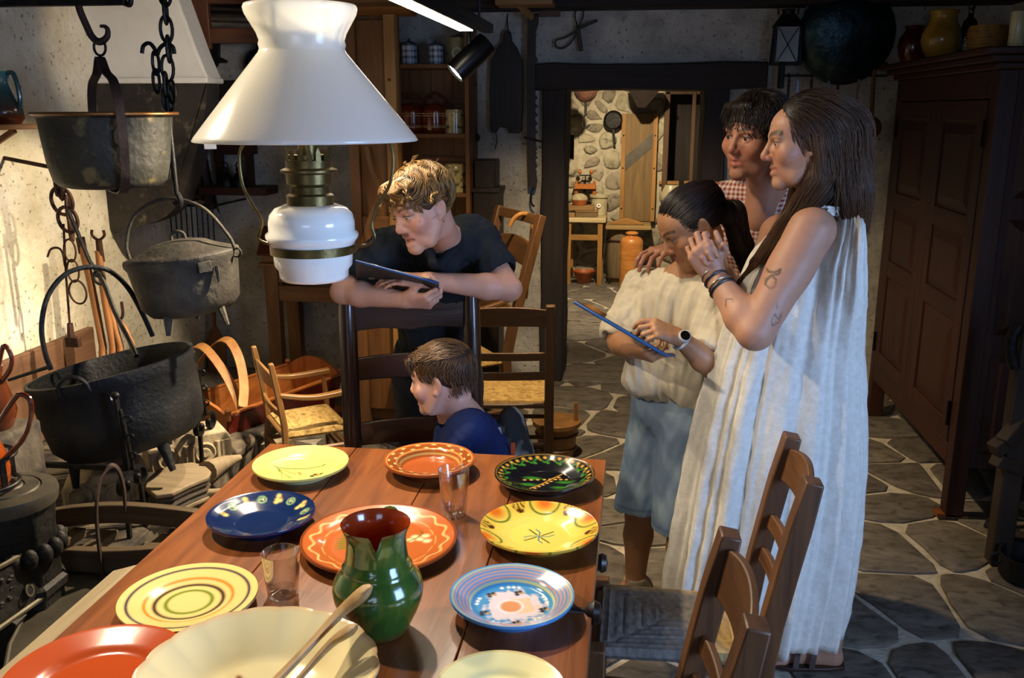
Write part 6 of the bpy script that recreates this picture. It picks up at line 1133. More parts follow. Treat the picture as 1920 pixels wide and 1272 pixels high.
# board on the barrel and the peaked wooden thing on it
bb = thing('plank_bench', 'rough plank lying on the barrel in the back room', 'plank', V(q(1180, 402, .14)[0], yT + .14, .53)); bz_ = .525; G().span((q(1136, 400, .0)[0], yT - .02, bz_), (q(1222, 400, 0)[0], yT + .36, bz_ + .035)).build('board', wood('rough_plank', '#7a6238', '#9a8050', 'x', rough=.75), bb, bevel=.008)
pkd = thing('wooden_press_board', 'low peaked wooden board on the rough plank', 'board', V(q(1180, 395, .08)[0], yT + .1, bz_ + .036)); G().prism([(q(x, 395, .06)[0], z) for x, z in ((1142, bz_ + .036), (1208, bz_ + .036), (1208, bz_ + .05), (1175, bz_ + .095), (1150, bz_ + .06))], .06, (0, yT + .16, 0), (1, 0, 0), (0, 0, 1)).build('board', w_bt[1], pkd, bevel=.006)
# cabbage slicer leaning on the wall
cs = thing('cabbage_slicer', 'long wooden slicer board with a slanting blade on the stone wall', 'slicer', V(q(1193, 410, .3)[0], yT + .34, .56)); ys = yT + .38
xl, xr, zt_, zb_ = P(1164, 300, ys)[0], P(1231, 300, ys)[0], P(1190, 213, ys)[2], .562
G().span((xl + .03, ys, zb_), (xr - .03, ys + .02, zt_)).build('board', wood('slicer_board', '#5f4a2c', '#7d643c', 'z', rough=.7), cs, bevel=.002)
for x in (xl, xr - .04): G().span((x, ys - .018, zb_), (x + .04, ys + .022, zt_)).build('rail', w_bt[0], cs, bevel=.003)
za, zb2 = P(1175, 320, ys)[2], P(1175, 280, ys)[2]; G().hexa([(xl + .04, ys - .006, za - .0), (xr - .04, ys - .006, za + .22), (xr - .04, ys + .002, za + .22), (xl + .04, ys + .002, za)], [(xl + .04, ys - .006, za + .13), (xr - .04, ys - .006, za + .35), (xr - .04, ys + .002, za + .35), (xl + .04, ys + .002, za + .13)]).build('blade', M('blade_steel', '#4a453c', '#5c564a', rough=.5, metal=.4, scale=12), cs, smooth=0)
for x in (xl + .02, xr - .02):
    for z in (zb_ + .12, (zb_+zt_)/2, zt_ - .2): G().ell((x, ys - .019, z), (.008, .004, .008)).build('nail', m_iron, cs)
# little press with turned knobs, hanging scale and hook, dark pan, hood
pr_ = thing('book_press', 'small orange wooden press with turned knobs on the back room table', 'press', V(q(1097, 370, .3)[0], yT + .3, z1 + .002)); m_pr = wood('press_wood', '#8a4a1c', '#b06a2c', 'x', rough=.4); b_ = V(q(1097, 370, .33)[0], yT + .33, 0); zq = lambda y: P(1097, y, yT + .33)[2]
G().span((b_[0] - .10, yT + .28, zq(354)), (b_[0] + .10, yT + .38, zq(345))).build('beam', m_pr, pr_, bevel=.003)
for s_ in (-1, 1):
    G().lathe([(0, z1 + .002), (.02, z1 + .002), (.022, z1 + .06), (.014, z1 + .1), (.02, zq(356)), (.012, zq(340)), (0, zq(338))], b_ + V(s_*.085, 0, 0), 14).build('screw', m_pr, pr_)
    G().ell(V(b_[0] + s_*.055, b_[1], zq(322)), (.02, .02, .022)).build('knob', m_pr, pr_)
G().beam(V(b_[0] - .055, b_[1], zq(329)), V(b_[0] + .055, b_[1], zq(329)), .012, .012).build('bar', m_iron, pr_); G().tube([V(b_[0], b_[1], zq(345)), V(b_[0], b_[1], zq(329))], .006, 6).build('rod', m_iron, pr_); G().tube([V(b_[0], b_[1], z1 + .05), V(b_[0], b_[1], zq(354))], .008, 6).build('rod', m_iron, pr_); G().ell(V(b_[0], b_[1], z1 + .11), (.07, .06, .02)).build('platen', m_iron, pr_); G().span((b_[0] - .11, yT + .26, z1 + .002), (b_[0] + .11, yT + .40, z1 + .03)).build('base', m_pr, pr_)
hs2 = thing('hanging_scale', 'dark hanging scale with an iron hook in the back room', 'scale', P(1098, 240, 8.2)); G().ell(P(1098, 172, 8.2), (.10, .04, .09)).build('dial', m_rust, hs2); G().tube([P(1098, 188, 8.2), P(1098, 218, 8.2)], .012, 8).build('shaft', m_iron, hs2)
G().tube(bez([P(1098, 214, 8.2), P(1092, 230, 8.2), P(1093, 238, 8.2), P(1100, 240, 8.2), P(1106, 233, 8.2)], 5), .007, 8).build('hook', m_iron, hs2); G().tube([P(1098, 170, 8.2), V(P(1098, 170, 8.2)[0], 8.2, 2.45)], .006, 6).build('hanger', m_iron, hs2)
pn = thing('frying_pan', 'dark round pan hanging on the rubble stone wall', 'pan', P(1150, 228, 8.85)); pc = P(1150, 226, 8.86); G().lathe([(0, .02), (.07, .02), (.085, .0), (.09, -.01), (.092, -.012), (.07, .0), (0, .01)], pc, 32, rotx(PI/2)).build('bowl', m_iron, pn); G().beam(pc - V(0, 0, .07), pc - V(-.02, 0, .22), .02, .01, up=(0, 1, 0)).build('handle', m_iron, pn)
fu = thing('wooden_funnel', 'dark wooden hopper under the lintel in the back room', 'hopper', P(1205, 200, 8.6)); f4 = lambda x, y, d: P(x, y, 8.5 + d)
G().hexa([f4(1196, 202, 0), f4(1210, 202, 0), f4(1210, 202, .1), f4(1196, 202, .1)], [f4(1176, 166, -.1), f4(1240, 166, -.1), f4(1240, 166, .3), f4(1176, 166, .3)]).build('body', m_beam_z, fu, smooth=0); G().beam(f4(1205, 150, .1), V(f4(1205, 150, .1)[0], 8.6, 2.45), .03, .03).build('hanger', m_beam_z, fu)
# crock in the recess
yR = YB2 - .12; c = P(1260, 345, yR); cz = AZ[0] + .03
G_ = thing('stoneware_crock', 'round tan crock under a wooden bar in the dark recess', 'crock', V(c[0], yR + .12, cz)); G().lathe([(0, 0), (.07, 0), (.11, .06), (.115, .12), (.09, .18), (.085, .2), (.07, .2), (.07, .15), (0, .1)], V(c[0], yR + .12, cz), 32).build('body', m_stw, G_)
c2 = P(1295, 345, yR); G2 = thing('wooden_tub', 'grey wooden tub beside the round crock in the recess', 'tub', V(c2[0], yR + .14, cz)); G().lathe([(0, 0), (.10, 0), (.11, .2), (.10, .2), (.09, .02), (0, .02)], V(c2[0], yR + .14, cz), 16).build('staves', MATS['barrel_wood_z'], G2); G().ring(V(c2[0], yR + .14, cz + .15), .108, .006, n=24).build('hoop', m_rust, G2)
wb_ = thing('wooden_bar', 'pale wooden clamp bar lying on the crock and tub', 'bar', V((c[0]+c2[0])/2, yR + .1, cz + .21)); G().span((c[0] - .12, yR + .08, cz + .203), (c2[0] + .12, yR + .14, cz + .235)).build('bar', w_bt[1], wb_, bevel=.004); G().span(((c[0]+c2[0])/2 - .02, yR + .05, cz + .02), ((c[0]+c2[0])/2 + .02, yR + .08, cz + .25)).build('clamp', m_iron, wb_, bevel=.003)

# ================================================================== right foreground, in the dark
ip = PZ(1915, 1085, .0); t = thing('iron_pot', 'low black iron pot on the paving at the right edge', 'pot', V(ip[0] + .02, ip[1], 0)); b_ = V(ip[0] + .02, ip[1], .003); G().lathe([(0, 0), (.085, 0), (.095, .01), (.098, .08), (.103, .085), (.103, .092), (.094, .09), (.09, .02), (0, .015)], b_, 40).build('body', m_cast, t, smooth=50); G().ring(b_ + V(-.11, 0, .07), .02, .005, (0, 1, 0)).build('ear', m_cast, t)
t = thing('trivet', 'flat black iron trivet on the paving beside the iron pot', 'trivet', PZ(1900, 992, .03)); c = PZ(1905, 990, .035); G().ring(c, .10, .007, n=32).build('ring', m_cast, t)
for k in range(3): a_ = k*2.09 + .4; G().beam(c, c + V(.10*math.cos(a_), .10*math.sin(a_), 0), .014, .008).build('spoke', m_cast, t); G().tube([c + V(.10*math.cos(a_), .10*math.sin(a_), 0), c + V(.11*math.cos(a_), .11*math.sin(a_), -.033)], .006, 6).build('leg', m_cast, t)
t = thing('wooden_winch', 'dark wooden farm implement with iron jaws at the right edge', 'implement', V(1.62, 3.2, 0)); m_im = wood('implement_wood', '#241a12', '#3a2c1e', 'z', rough=.7); yy = 3.25
G().beam(V(P(1908, 700, yy)[0] + .02, yy, 0), V(P(1908, 700, yy)[0] + .02, yy, P(1900, 640, yy)[2] + .05), .07, .07).build('post', m_im, t, bevel=.006)
G().tube(bez([P(1912, 610, yy - .03), P(1900, 630, yy - .03), P(1896, 660, yy - .03), P(1902, 690, yy - .03)], 5), [.02]*16, 10).build('iron_hook', m_iron, t)
for x0, y0, x1, y1, w_ in ((1862, 845, 1925, 800, .05), (1866, 862, 1925, 885, .045), (1880, 830, 1930, 770, .04)): G().beam(P(x0, y0, yy - .05), P(x1, y1, yy + .0), .05, w_).build('jaw', m_im, t, bevel=.005)
G().beam(V(1.40, yy + .04, .05), V(1.88, yy + .04, .05), .09, .08).build('foot', m_im, t, bevel=.006)

# ================================================================== people: smooth bodies from blended shapes
class S:
    """list of blended shapes (tapered capsules, ellipsoids, cuts); turned into one continuous surface"""
    def __init__(s, R=np.eye(3), o=(0, 0, 0), sc=1.): s.p = []; s.R = np.asarray(R, float); s.o = np.asarray(o, float); s.sc = sc
    def w(s, p): return s.R @ (np.asarray(p, float) * s.sc) + s.o
    def use(s, R=np.eye(3), o=(0, 0, 0), sc=1.): s.R = np.asarray(R, float); s.o = np.asarray(o, float); s.sc = sc; return s
    def cap(s, a, b, ra, rb, k=.02, op=1):
        a, b = s.w(a), s.w(b); ra, rb, k = ra*s.sc, rb*s.sc, k*s.sc; r = max(ra, rb) + k
        s.p.append(('c', op, k, (a, b, ra, rb), np.minimum(a, b) - r, np.maximum(a, b) + r)); return s
    def ell(s, c, r, k=.02, op=1, R=None):
        c = s.w(c); r = (np.full(3, r) if np.isscalar(r) else np.asarray(r, float)) * s.sc; k *= s.sc; RR = s.R if R is None else s.R @ np.asarray(R); m = np.abs(RR) @ (r) + k * 2
        s.p.append(('e', op, k, (c, r, RR), c - m, c + m)); return s
    def sph(s, c, r, k=.02, op=1): return s.ell(c, r, k, op)
    def cut(s, c, n, k=.004):   # keep the side n points away from
        c = s.w(c); n = s.R @ nrm(n); s.p.append(('h', 3, k*s.sc, (c, n), None, None)); return s
    @staticmethod
    def ev(q, x, y, z):
        t, a = q[0], q[3]
        if t == 'c':
            a0, b0, ra, rb = a; d = b0 - a0; L2 = max(d @ d, 1e-12); X, Y_, Z_ = x - a0[0], y - a0[1], z - a0[2]
            u = np.clip((X*d[0] + Y_*d[1] + Z_*d[2]) / L2, 0, 1); return np.sqrt((X - u*d[0])**2 + (Y_ - u*d[1])**2 + (Z_ - u*d[2])**2) - (ra + (rb - ra)*u)
        if t == 'e':
            c, r, R = a; X, Y_, Z_ = x - c[0], y - c[1], z - c[2]; l = [R[0, i]*X + R[1, i]*Y_ + R[2, i]*Z_ for i in range(3)]
            k0 = np.sqrt(sum((l[i]/r[i])**2 for i in range(3))); k1 = np.sqrt(sum((l[i]/r[i]**2)**2 for i in range(3))); return k0 * (k0 - 1) / np.maximum(k1, 1e-6)
        c, n = a; return (x - c[0])*n[0] + (y - c[1])*n[1] + (z - c[2])*n[2]
    @staticmethod
    def mix(A, d, op, k):
        if op == 1: h = np.clip(.5 + .5*(A - d)/k, 0, 1); return A*(1 - h) + d*h - k*h*(1 - h)
        if op == 2: d = -d
        h = np.clip(.5 - .5*(A - d)/k, 0, 1); return A*(1 - h) + d*h + k*h*(1 - h)
    def at(s, P_):
        A = np.full(len(P_), .05); x, y, z = P_.T
        for q in s.p: A = S.mix(A, S.ev(q, x, y, z), q[1], q[2])
        return A
    def bounds(s): return np.min([q[4] for q in s.p if q[1] == 1], 0), np.max([q[5] for q in s.p if q[1] == 1], 0)
    def grid(s, res, lo=None, hi=None, skip=()):
        bl, bh = s.bounds(); lo = bl - res if lo is None else np.maximum(lo, bl - res); hi = bh + res if hi is None else np.minimum(hi, bh + res)
        n = np.ceil((hi - lo) / res).astype(int) + 1; A = np.full(n, .05, np.float32); ax = [lo[i] + res*np.arange(n[i]) for i in range(3)]
        for q in s.p:
            if q[4] is None: i0, i1 = np.zeros(3, int), n
            else: i0 = np.clip(np.floor((q[4] - lo)/res).astype(int), 0, n); i1 = np.clip(np.ceil((q[5] - lo)/res).astype(int) + 1, 0, n)
            if np.any(i1 <= i0): continue
            sl = tuple(slice(a, b) for a, b in zip(i0, i1)); x, y, z = ax[0][sl[0]][:, None, None], ax[1][sl[1]][None, :, None], ax[2][sl[2]][None, None, :]
            A[sl] = S.mix(A[sl], S.ev(q, x, y, z), q[1], q[2])
        ins = A < 0; n1 = n - 1; cnt = np.zeros(n1, np.uint8)
        for dx in (0, 1):
            for dy in (0, 1):
                for dz in (0, 1): cnt += ins[dx:dx+n1[0], dy:dy+n1[1], dz:dz+n1[2]]
        act = (cnt > 0) & (cnt < 8); I = np.argwhere(act)
        if len(skip) and len(I):
            c = lo + (I + .5)*res; keep = np.ones(len(I), bool)
            for a, b in skip: keep &= ~np.all((c > a + 1.2*res) & (c < b - 1.2*res), 1)
            act[tuple(I[~keep].T)] = False; I = I[keep]
        if not len(I): return np.zeros((0, 3)), np.zeros((0, 4), int)
        idx = np.full(n1, -1, np.int32); idx[tuple(I.T)] = np.arange(len(I)); sm = np.zeros((len(I), 3)); ct = np.zeros(len(I))
        cor = [np.array(c) for c in ((0, 0, 0), (1, 0, 0), (0, 1, 0), (1, 1, 0), (0, 0, 1), (1, 0, 1), (0, 1, 1), (1, 1, 1))]; val = [A[tuple((I + c).T)].astype(float) for c in cor]
        for a, b in ((0, 1), (2, 3), (4, 5), (6, 7), (0, 2), (1, 3), (4, 6), (5, 7), (0, 4), (1, 5), (2, 6), (3, 7)):
            m = (val[a] < 0) != (val[b] < 0); t = np.where(m, val[a] / np.where(m, val[a] - val[b], 1), 0); pt_ = cor[a] + (cor[b] - cor[a]) * t[:, None]; sm += pt_ * m[:, None]; ct += m
        v = lo + (I + sm / ct[:, None]) * res; F = []
        for ax_ in range(3):
            u_, w_ = (ax_ + 1) % 3, (ax_ + 2) % 3; s0 = [slice(None)]*3; s1 = [slice(None)]*3; s0[ax_] = slice(0, n[ax_]-1); s1[ax_] = slice(1, n[ax_]); E = np.argwhere(ins[tuple(s0)] != ins[tuple(s1)])
            ok = (E[:, u_] > 0) & (E[:, w_] > 0) & (E[:, u_] < n1[u_]) & (E[:, w_] < n1[w_]); E = E[ok]; fl = ins[tuple(E.T)]
            du = np.zeros(3, int); du[u_] = 1; dw = np.zeros(3, int); dw[w_] = 1
            q4 = np.stack([idx[tuple((E - du - dw).T)], idx[tuple((E - dw).T)], idx[tuple(E.T)], idx[tuple((E - du).T)]], 1); q4[~fl] = q4[~fl][:, ::-1]; F.append(q4[np.all(q4 >= 0, 1)])
        return v, np.vstack(F)
    def mesh(s, res, fine=()):
        """fine: list of (lo, hi, res) regions meshed more closely"""
        vs, fs, n = [], [], 0
        for lo, hi, r in list(fine) + [(None, None, res)]:
            v, f = s.grid(r, lo, hi, [(a, b) for a, b, _ in fine] if lo is None else ()); vs.append(v); fs.append(f + n); n += len(v)
        return np.vstack(vs), np.vstack(fs)
def vnorm(v, f):
    fn = np.cross(v[f[:, 2]] - v[f[:, 0]], v[f[:, 3]] - v[f[:, 1]]); n = np.zeros_like(v)
    for k in range(4): np.add.at(n, f[:, k], fn)
    return n / np.maximum(np.linalg.norm(n, axis=1), 1e-9)[:, None]
def relax(v, f, it=2, w_=.5):
    e = np.vstack([f[:, [0, 1]], f[:, [1, 2]], f[:, [2, 3]], f[:, [3, 0]]])
    for _ in range(it):
        s_ = np.zeros_like(v); c = np.zeros(len(v)); np.add.at(s_, e[:, 0], v[e[:, 1]]); np.add.at(c, e[:, 0], 1); np.add.at(s_, e[:, 1], v[e[:, 0]]); np.add.at(c, e[:, 1], 1); v = v + w_*(s_/np.maximum(c, 1)[:, None] - v)
    return v
def vobj(name, v, f, col, mat, parent):
    me = bpy.data.meshes.new(name); o, R = ORG[parent.name]; v = (v - o) @ R
    me.vertices.add(len(v)); me.vertices.foreach_set('co', v.astype(np.float32).ravel()); me.loops.add(f.size); me.polygons.add(len(f)); me.loops.foreach_set('vertex_index', f.astype(np.int32).ravel()); me.polygons.foreach_set('loop_start', np.arange(0, f.size, f.shape[1], dtype=np.int32)); me.update(calc_edges=True)
    if col is not None: at = me.color_attributes.new('Col', 'FLOAT_COLOR', 'POINT'); c4 = np.ones((len(v), 4), np.float32); c4[:, :3] = col; at.data.foreach_set('color', c4.ravel())
    fin(me, mat, 180); ob = bpy.data.objects.new(name, me); COL.objects.link(ob); ob.parent = parent; ORG[ob.name] = ORG[parent.name]; return ob
def axes(fwd, up=(0, 0, 1), roll=0.):
    f = nrm(fwd); x = nrm(np.cross(f, up)); u = np.cross(x, f); R = np.stack([x, f, u], 1); return R @ roty(roll)   # columns: right, forward, up
m_skin = VC('skin', rough=.5, sub=.10, spec=.35, bump=.08, bscale=220)
m_eye = VC('eye', rough=.08, coat=.6); m_hair = VC('hair', rough=.5, spec=.35); m_cloth = VC('cloth', rough=.85, spec=.2, bump=.25, bscale=420)
def head(s, R, o, sc, nose=1., jaw=1., smile=0., mouth=0., lids=.5, child=0.):
    """head in local axes: x right, y forward, z up; ear height is z = 0"""
    s.use(R, o, sc); ch = child
    s.ell((0, -.014, .030), (.074, .094, .086), .01); s.ell((0, .026, -.018), (.061, .062, .086 - .006*ch), .025)
    s.ell((0, .042, .040), (.060, .048, .050), .02); s.ell((0, .036, -.066 + .004*ch), (.050*jaw, .050, .044), .022)
    s.sph((0, .072, -.098 + .008*ch), .019, .022); s.cap((-.012, .074, -.100 + .008*ch), (.012, .074, -.100 + .008*ch), .013, .013, .012)
    for q in (-1, 1):
        s.sph((q*.040, .058, -.022), .024 + .004*ch + .003*smile, .02); s.cap((q*.012, .088, .024), (q*.042, .078, .024), .008, .006, .012)
        s.cap((q*.058, -.005, -.020), (q*.040, .040, -.085), .016, .016, .025)
    s.cap((0, .085, .020), (0, .096 + .010*nose, -.020), .0080, .0098, .010); s.sph((0, .096 + .012*nose, -.027), .0105, .007)
    for q in (-1, 1): s.sph((q*.0105, .093 + .006*nose, -.031), .0078, .006)
    for q in (-1, 1): s.sph((q*.0145, .081, -.013), .0130, .012)
    for q in (-1, 1): s.cap((q*.013, .083, -.034), (q*.017, .079, -.052), .009, .008, .010)
    for q in (-1, 1): s.ell((q*.031, .098, .006), (.017, .016, .011), .010, 2)
    for q in (-1, 1):
        s.sph((q*.031, .0765, .005), .0142, .004)                                                     # lids
        s.ell((q*.031, .0905, .0035 + .003*lids), (.0145, .0085, .0026 + .0060*lids), .0025, 2)           # opening
    my = -.058; s.cap((-.020 - .005*smile, .082 - .003*smile, my + .004*smile), (0, .0905, my + .0035), .0048, .0056, .006); s.cap((.020 + .005*smile, .082 - .003*smile, my + .004*smile), (0, .0905, my + .0035), .0048, .0056, .006)
    s.cap((-.017, .083, my - .009 - .012*mouth), (0, .0890, my - .0115 - .012*mouth), .0050, .0066, .006); s.cap((.017, .083, my - .009 - .012*mouth), (0, .0890, my - .0115 - .012*mouth), .0050, .0066, .006)
    s.cap((-.021 - .006*smile, .086, my - .003 + .005*smile - .004*mouth), (0, .0985, my - .004 - .006*mouth), .0014 + .004*mouth, .0016 + .005*mouth, .003, 2); s.cap((.021 + .006*smile, .086, my - .003 + .005*smile - .004*mouth), (0, .0985, my - .004 - .006*mouth), .0014 + .004*mouth, .0016 + .005*mouth, .003, 2)
    for q in (-1, 1):
        E = roty(q*.18) @ rotz(q*.45); s.ell((q*.074, -.006, .000), (.0075, .019, .031), .006, R=E); s.ell((q*.0835, -.002, .002), (.006, .011, .019), .004, 2, R=E); s.sph((q*.0725, .003, -.025), .0085, .006)
def eyes(parent, R, o, sc, look=(0, 1, 0), iris='#3a2a1c'):
    for q in (-1, 1):
        c = R @ (V(q*.031, .0765, .005)*sc) + o; g = G().ell((0, 0, 0), .0126*sc, n=24, m=16); v = g.v[0]; d = R @ nrm(look); a = np.degrees(np.arccos(np.clip((v/np.linalg.norm(v, axis=1)[:, None]) @ d, -1, 1)))
        col = np.tile(L3('#a89c92'), (len(v), 1)); col[a < 33] = L3(iris); col[a < 15] = L3('#050404'); g2 = G(); g2.add(v + c, g.f, col); g2.build('eye', m_eye, parent, smooth=180)
def skin_col(v, heads, base, lip='#9c5148', brow='#2a1c14', lidz=.4):
    c = np.tile(L3(base), (len(v), 1)); n_ = snoise(v, 60, 3); c = c * (1 + .05*n_[:, None])
    for R, o, sc, bk in heads:
        l = ((v - o) @ R) / sc; x, y, z = np.abs(l[:, 0]), l[:, 1], l[:, 2]
        c = mixc(c, np.clip(1.3 - np.hypot((x - .040)/.026, (z + .028)/.022), 0, .14) * (y > .03), '#b5523c')
        c = mixc(c, np.clip(1.6 - np.hypot(x/.020, (z + .0625)/.0105)*1.0, 0, .5) * (y > .072), lip)
        bz = .0265 + .007*np.sin(np.clip((x - .008)/.045, 0, 1)*PI*.75); c = mixc(c, np.clip(1.5 - np.abs(z - bz)/(.0052*bk), 0, .85) * (x > .010) * (x < .052) * (y > .045), brow)
        c = mixc(c, np.clip(1.5 - np.hypot((x - .031)/.0165, (z - (.0075 + lidz*.006))/.0030), 0, .85) * (y > .06), '#24140e')
        c = mixc(c, np.clip(1.3 - np.hypot(x/.014, (z + .028)/.010), 0, .12) * (y > .09), '#b0563f')
    return c
FING = ((.026, .083, (.040, .024, .020), .0085), (.008, .089, (.044, .027, .021), .0088), (-.011, .085, (.040, .025, .020), .0083), (-.028, .075, (.032, .019, .018), .0074))
def hand(s, wrist, d, dorsal, side, sc=1., curl=((20, 25, 15),)*4, thumb=(20, 25, .5), spread=3., wr=.020):
    """five fingers; d along the hand, dorsal the back of the hand, side +1 puts the thumb on the right of d"""
    y = nrm(d); z = nrm(np.asarray(dorsal, float) - y*np.dot(dorsal, y)); x = np.cross(y, z)*side; R = np.stack([x, y, z], 1); s.use(R, wrist, sc)
    s.ell((0, .048, 0), (.036, .046, .0125), .012); s.cap((-.010, -.01, 0), (-.014, .03, 0), .017, .015, .015); s.cap((.012, -.01, 0), (.016, .03, -.002), .017, .016, .015)
    for i, (fx, fy, L_, r) in enumerate(FING):
        s.cap((fx*.45, .02, 0), (fx, fy, 0), .011, .0105, .010); p = V(fx, fy, 0); a = 0.; sp = math.radians(spread*(1.5 - i))
        for j in range(3):
            a += math.radians(curl[i][j]); dd = V(math.sin(sp)*math.cos(a), math.cos(sp)*math.cos(a), -math.sin(a)); q = p + dd*L_[j]; s.cap(p, q, r*(1 - .08*j), r*(.94 - .10*j), .0045); p = q
    a1, a2, op_ = thumb; b = V(.020, .012, -.006); d1 = nrm(V(.75*op_ + .25, .75, -.35)); m_ = b + d1*.042; s.cap(b, m_, .014, .0115, .012)
    d2 = nrm(V(.45*math.cos(math.radians(a1)), .9, -.2 - math.sin(math.radians(a1)))); p2 = m_ + d2*.033; s.cap(m_, p2, .0105, .0095, .006); d3 = nrm(d2 + V(-math.sin(math.radians(a2))*.6, 0, -math.sin(math.radians(a2))*.3)); s.cap(p2, p2 + d3*.026, .0095, .0075, .005)
    s.use(); return R
def strands(g, sdf, roots, flow, L_, rad, cols, lift=.004, steps=9, rng=None, wob=.15, tipcol=None, tight=.6):
    """tapered locks that follow the surface of the hair shape; flow(points) gives the combing direction"""
    n = len(roots); p = roots.copy(); path = [p.copy()]; L_ = np.asarray(L_) * np.ones(n); h = L_/steps; ph = rng.uniform(0, 6.28, (n, 3)); e = .002
    for k in range(steps):
        gr = np.stack([sdf.at(p + e*u) - sdf.at(p - e*u) for u in np.eye(3)], 1) / (2*e); gl = np.linalg.norm(gr, axis=1); near = gl > .3; gn = gr / np.maximum(gl, 1e-6)[:, None]
        d = flow(p) + wob*np.sin(ph + k*.9); d = d - tight*gn*np.sum(d*gn, 1)[:, None]*near[:, None]; d /= np.maximum(np.linalg.norm(d, axis=1), 1e-6)[:, None]; p = p + d*h[:, None]
        dist = sdf.at(p); fix = near & (dist < lift*1.5); p = p + gn*np.where(fix, np.clip(lift - dist, -.004, .006), 0)[:, None]; path.append(p.copy())
    path = np.stack(path, 1); m = steps + 1; t = np.gradient(path, axis=1); t /= np.maximum(np.linalg.norm(t, axis=2), 1e-9)[..., None]; a = np.cross(t, V(.3, .5, .8)); a /= np.maximum(np.linalg.norm(a, axis=2), 1e-9)[..., None]; b = np.cross(t, a)
    w_ = np.interp(np.linspace(0, 1, m), [0, .15, .6, 1], [.6, 1, .8, .08]); rr = (np.asarray(rad)*np.ones(n))[:, None]*w_[None]
    rings = np.stack([path + rr[..., None]*(math.cos(q)*a + math.sin(q)*b) for q in (0, 2.094, 4.188)], 2); v = rings.reshape(-1, 3); f = []
    base_ = (np.arange(n)*m*3)[:, None]
    for i in range(m-1):
        for k in range(3): f.append(np.concatenate([base_ + i*3 + k, base_ + i*3 + (k+1) % 3, base_ + (i+1)*3 + (k+1) % 3, base_ + (i+1)*3 + k], 1))
    f = np.vstack(f); c = np.repeat(cols[:, None, :], m, 1)
    if tipcol is not None: tt = np.linspace(0, 1, m)[None, :, None]; c = c*(1 - tt) + tipcol[:, None, :]*tt
    c = np.repeat(c[:, :, None, :], 3, 2).reshape(-1, 3); return v, f, c
def noear(R, o, sc): return lambda v: ~((np.abs(((v - o) @ R)[:, 0]/sc) > .055) & (((v - o) @ R)[:, 2]/sc < .022) & (((v - o) @ R)[:, 1]/sc > -.045))
def hair_obj(parent, sdf, res, flow, n, L_, rad, c0, c1, seed, mask=None, lift=.004, tip=None, wob=.15, steps=9, capcol=None, tight=.6):
    v, f = sdf.mesh(res); rng = np.random.default_rng(seed); nn = vnorm(v, f); cand = np.arange(len(v)) if mask is None else np.where(mask(v))[0]
    vs, fs, cs = [v], [f], [np.tile(L3(capcol or c0), (len(v), 1)) * (1 + .2*snoise(v, 90, seed)[:, None])]; k = len(v)
    ix = rng.choice(cand, n); u = rng.uniform(0, 1, (n, 1)); cols = L3(c0)*(1 - u) + L3(c1)*u; tc = None if tip is None else cols*.35 + L3(tip)*.65
    sv, sf, sc_ = strands(None, sdf, v[ix] + nn[ix]*lift*rng.uniform(0, 1, (n, 1)), flow, rng.uniform(.75, 1.15, n)*L_, rng.uniform(.7, 1.2, n)*rad, cols, lift, steps, rng, wob, tc, tight)
    vs.append(sv); fs.append(sf + k); cs.append(sc_); return vobj('hair', np.vstack(vs), np.vstack(fs), np.vstack(cs), m_hair, parent)
def garment(name, sdf, res, colf, parent, fold=None, mat=None, sm=1):
    v, f = sdf.mesh(res); v = relax(v, f, sm, .4)
    if fold is not None: v = v + vnorm(v, f) * fold(v)[:, None]
    return vobj(name, v, f, colf(v), mat or m_cloth, parent)
def torso(s, pel, chest, neck, shl, shr, fwd, w_=.15, d_=.10, hip=.15, k=.04):
    """trunk between pelvis, chest and neck; fwd is where the chest points"""
    up = nrm(chest - pel); x = nrm(np.cross(fwd, up)); f = np.cross(up, x); R = np.stack([x, f, up], 1); L_ = np.linalg.norm(chest - pel)
    s.use(); s.ell(pel, (hip, d_*1.05, .12), k, R=R); s.ell((pel*.5 + chest*.5), (w_*.88, d_*.92, L_*.5), k, R=R); s.ell(chest, (w_, d_*1.05, .14), k, R=R); s.cap(shl, shr, .050, .050, .05); s.cap(chest + up*.05, neck, .07, .055, .04); return R

def person(label, base): return thing('person', label, 'person', base)
def arm(s, sh, el, wr, r=(.048, .040, .037, .024), k=.015):
    sh, el, wr = map(np.asarray, (sh, el, wr)); s.cap(sh, el, r[0], r[1], k); m_ = el + (wr - el)*.28; s.cap(el, m_, r[1]*.96, r[2]*1.1, k); s.cap(m_, wr, r[2]*1.1, r[3], k)
def leg(s, hip, kn, an, r=(.075, .055, .050, .034), k=.02):
    s.cap(hip, kn, r[0], r[1], k); m_ = kn + (an - kn)*.32 + V(0, .012, 0); s.cap(kn, m_, r[1]*.95, r[2], k); s.cap(m_, an, r[2], r[3], k)
def box3(c, h): c = np.asarray(c); h = np.full(3, h) if np.isscalar(h) else np.asarray(h); return c - h, c + h
def solidcol(h, var=.06, seed=1): return lambda v: np.tile(L3(h), (len(v), 1)) * (1 + var*snoise(v, 40, seed)[:, None])
def folds(a, f, sq=(1, 1, .4), seed=2): return lambda v: a*(snoise(v*V(*sq), f, seed) + .4*snoise(v*V(*sq), f*2.3, seed + 5))

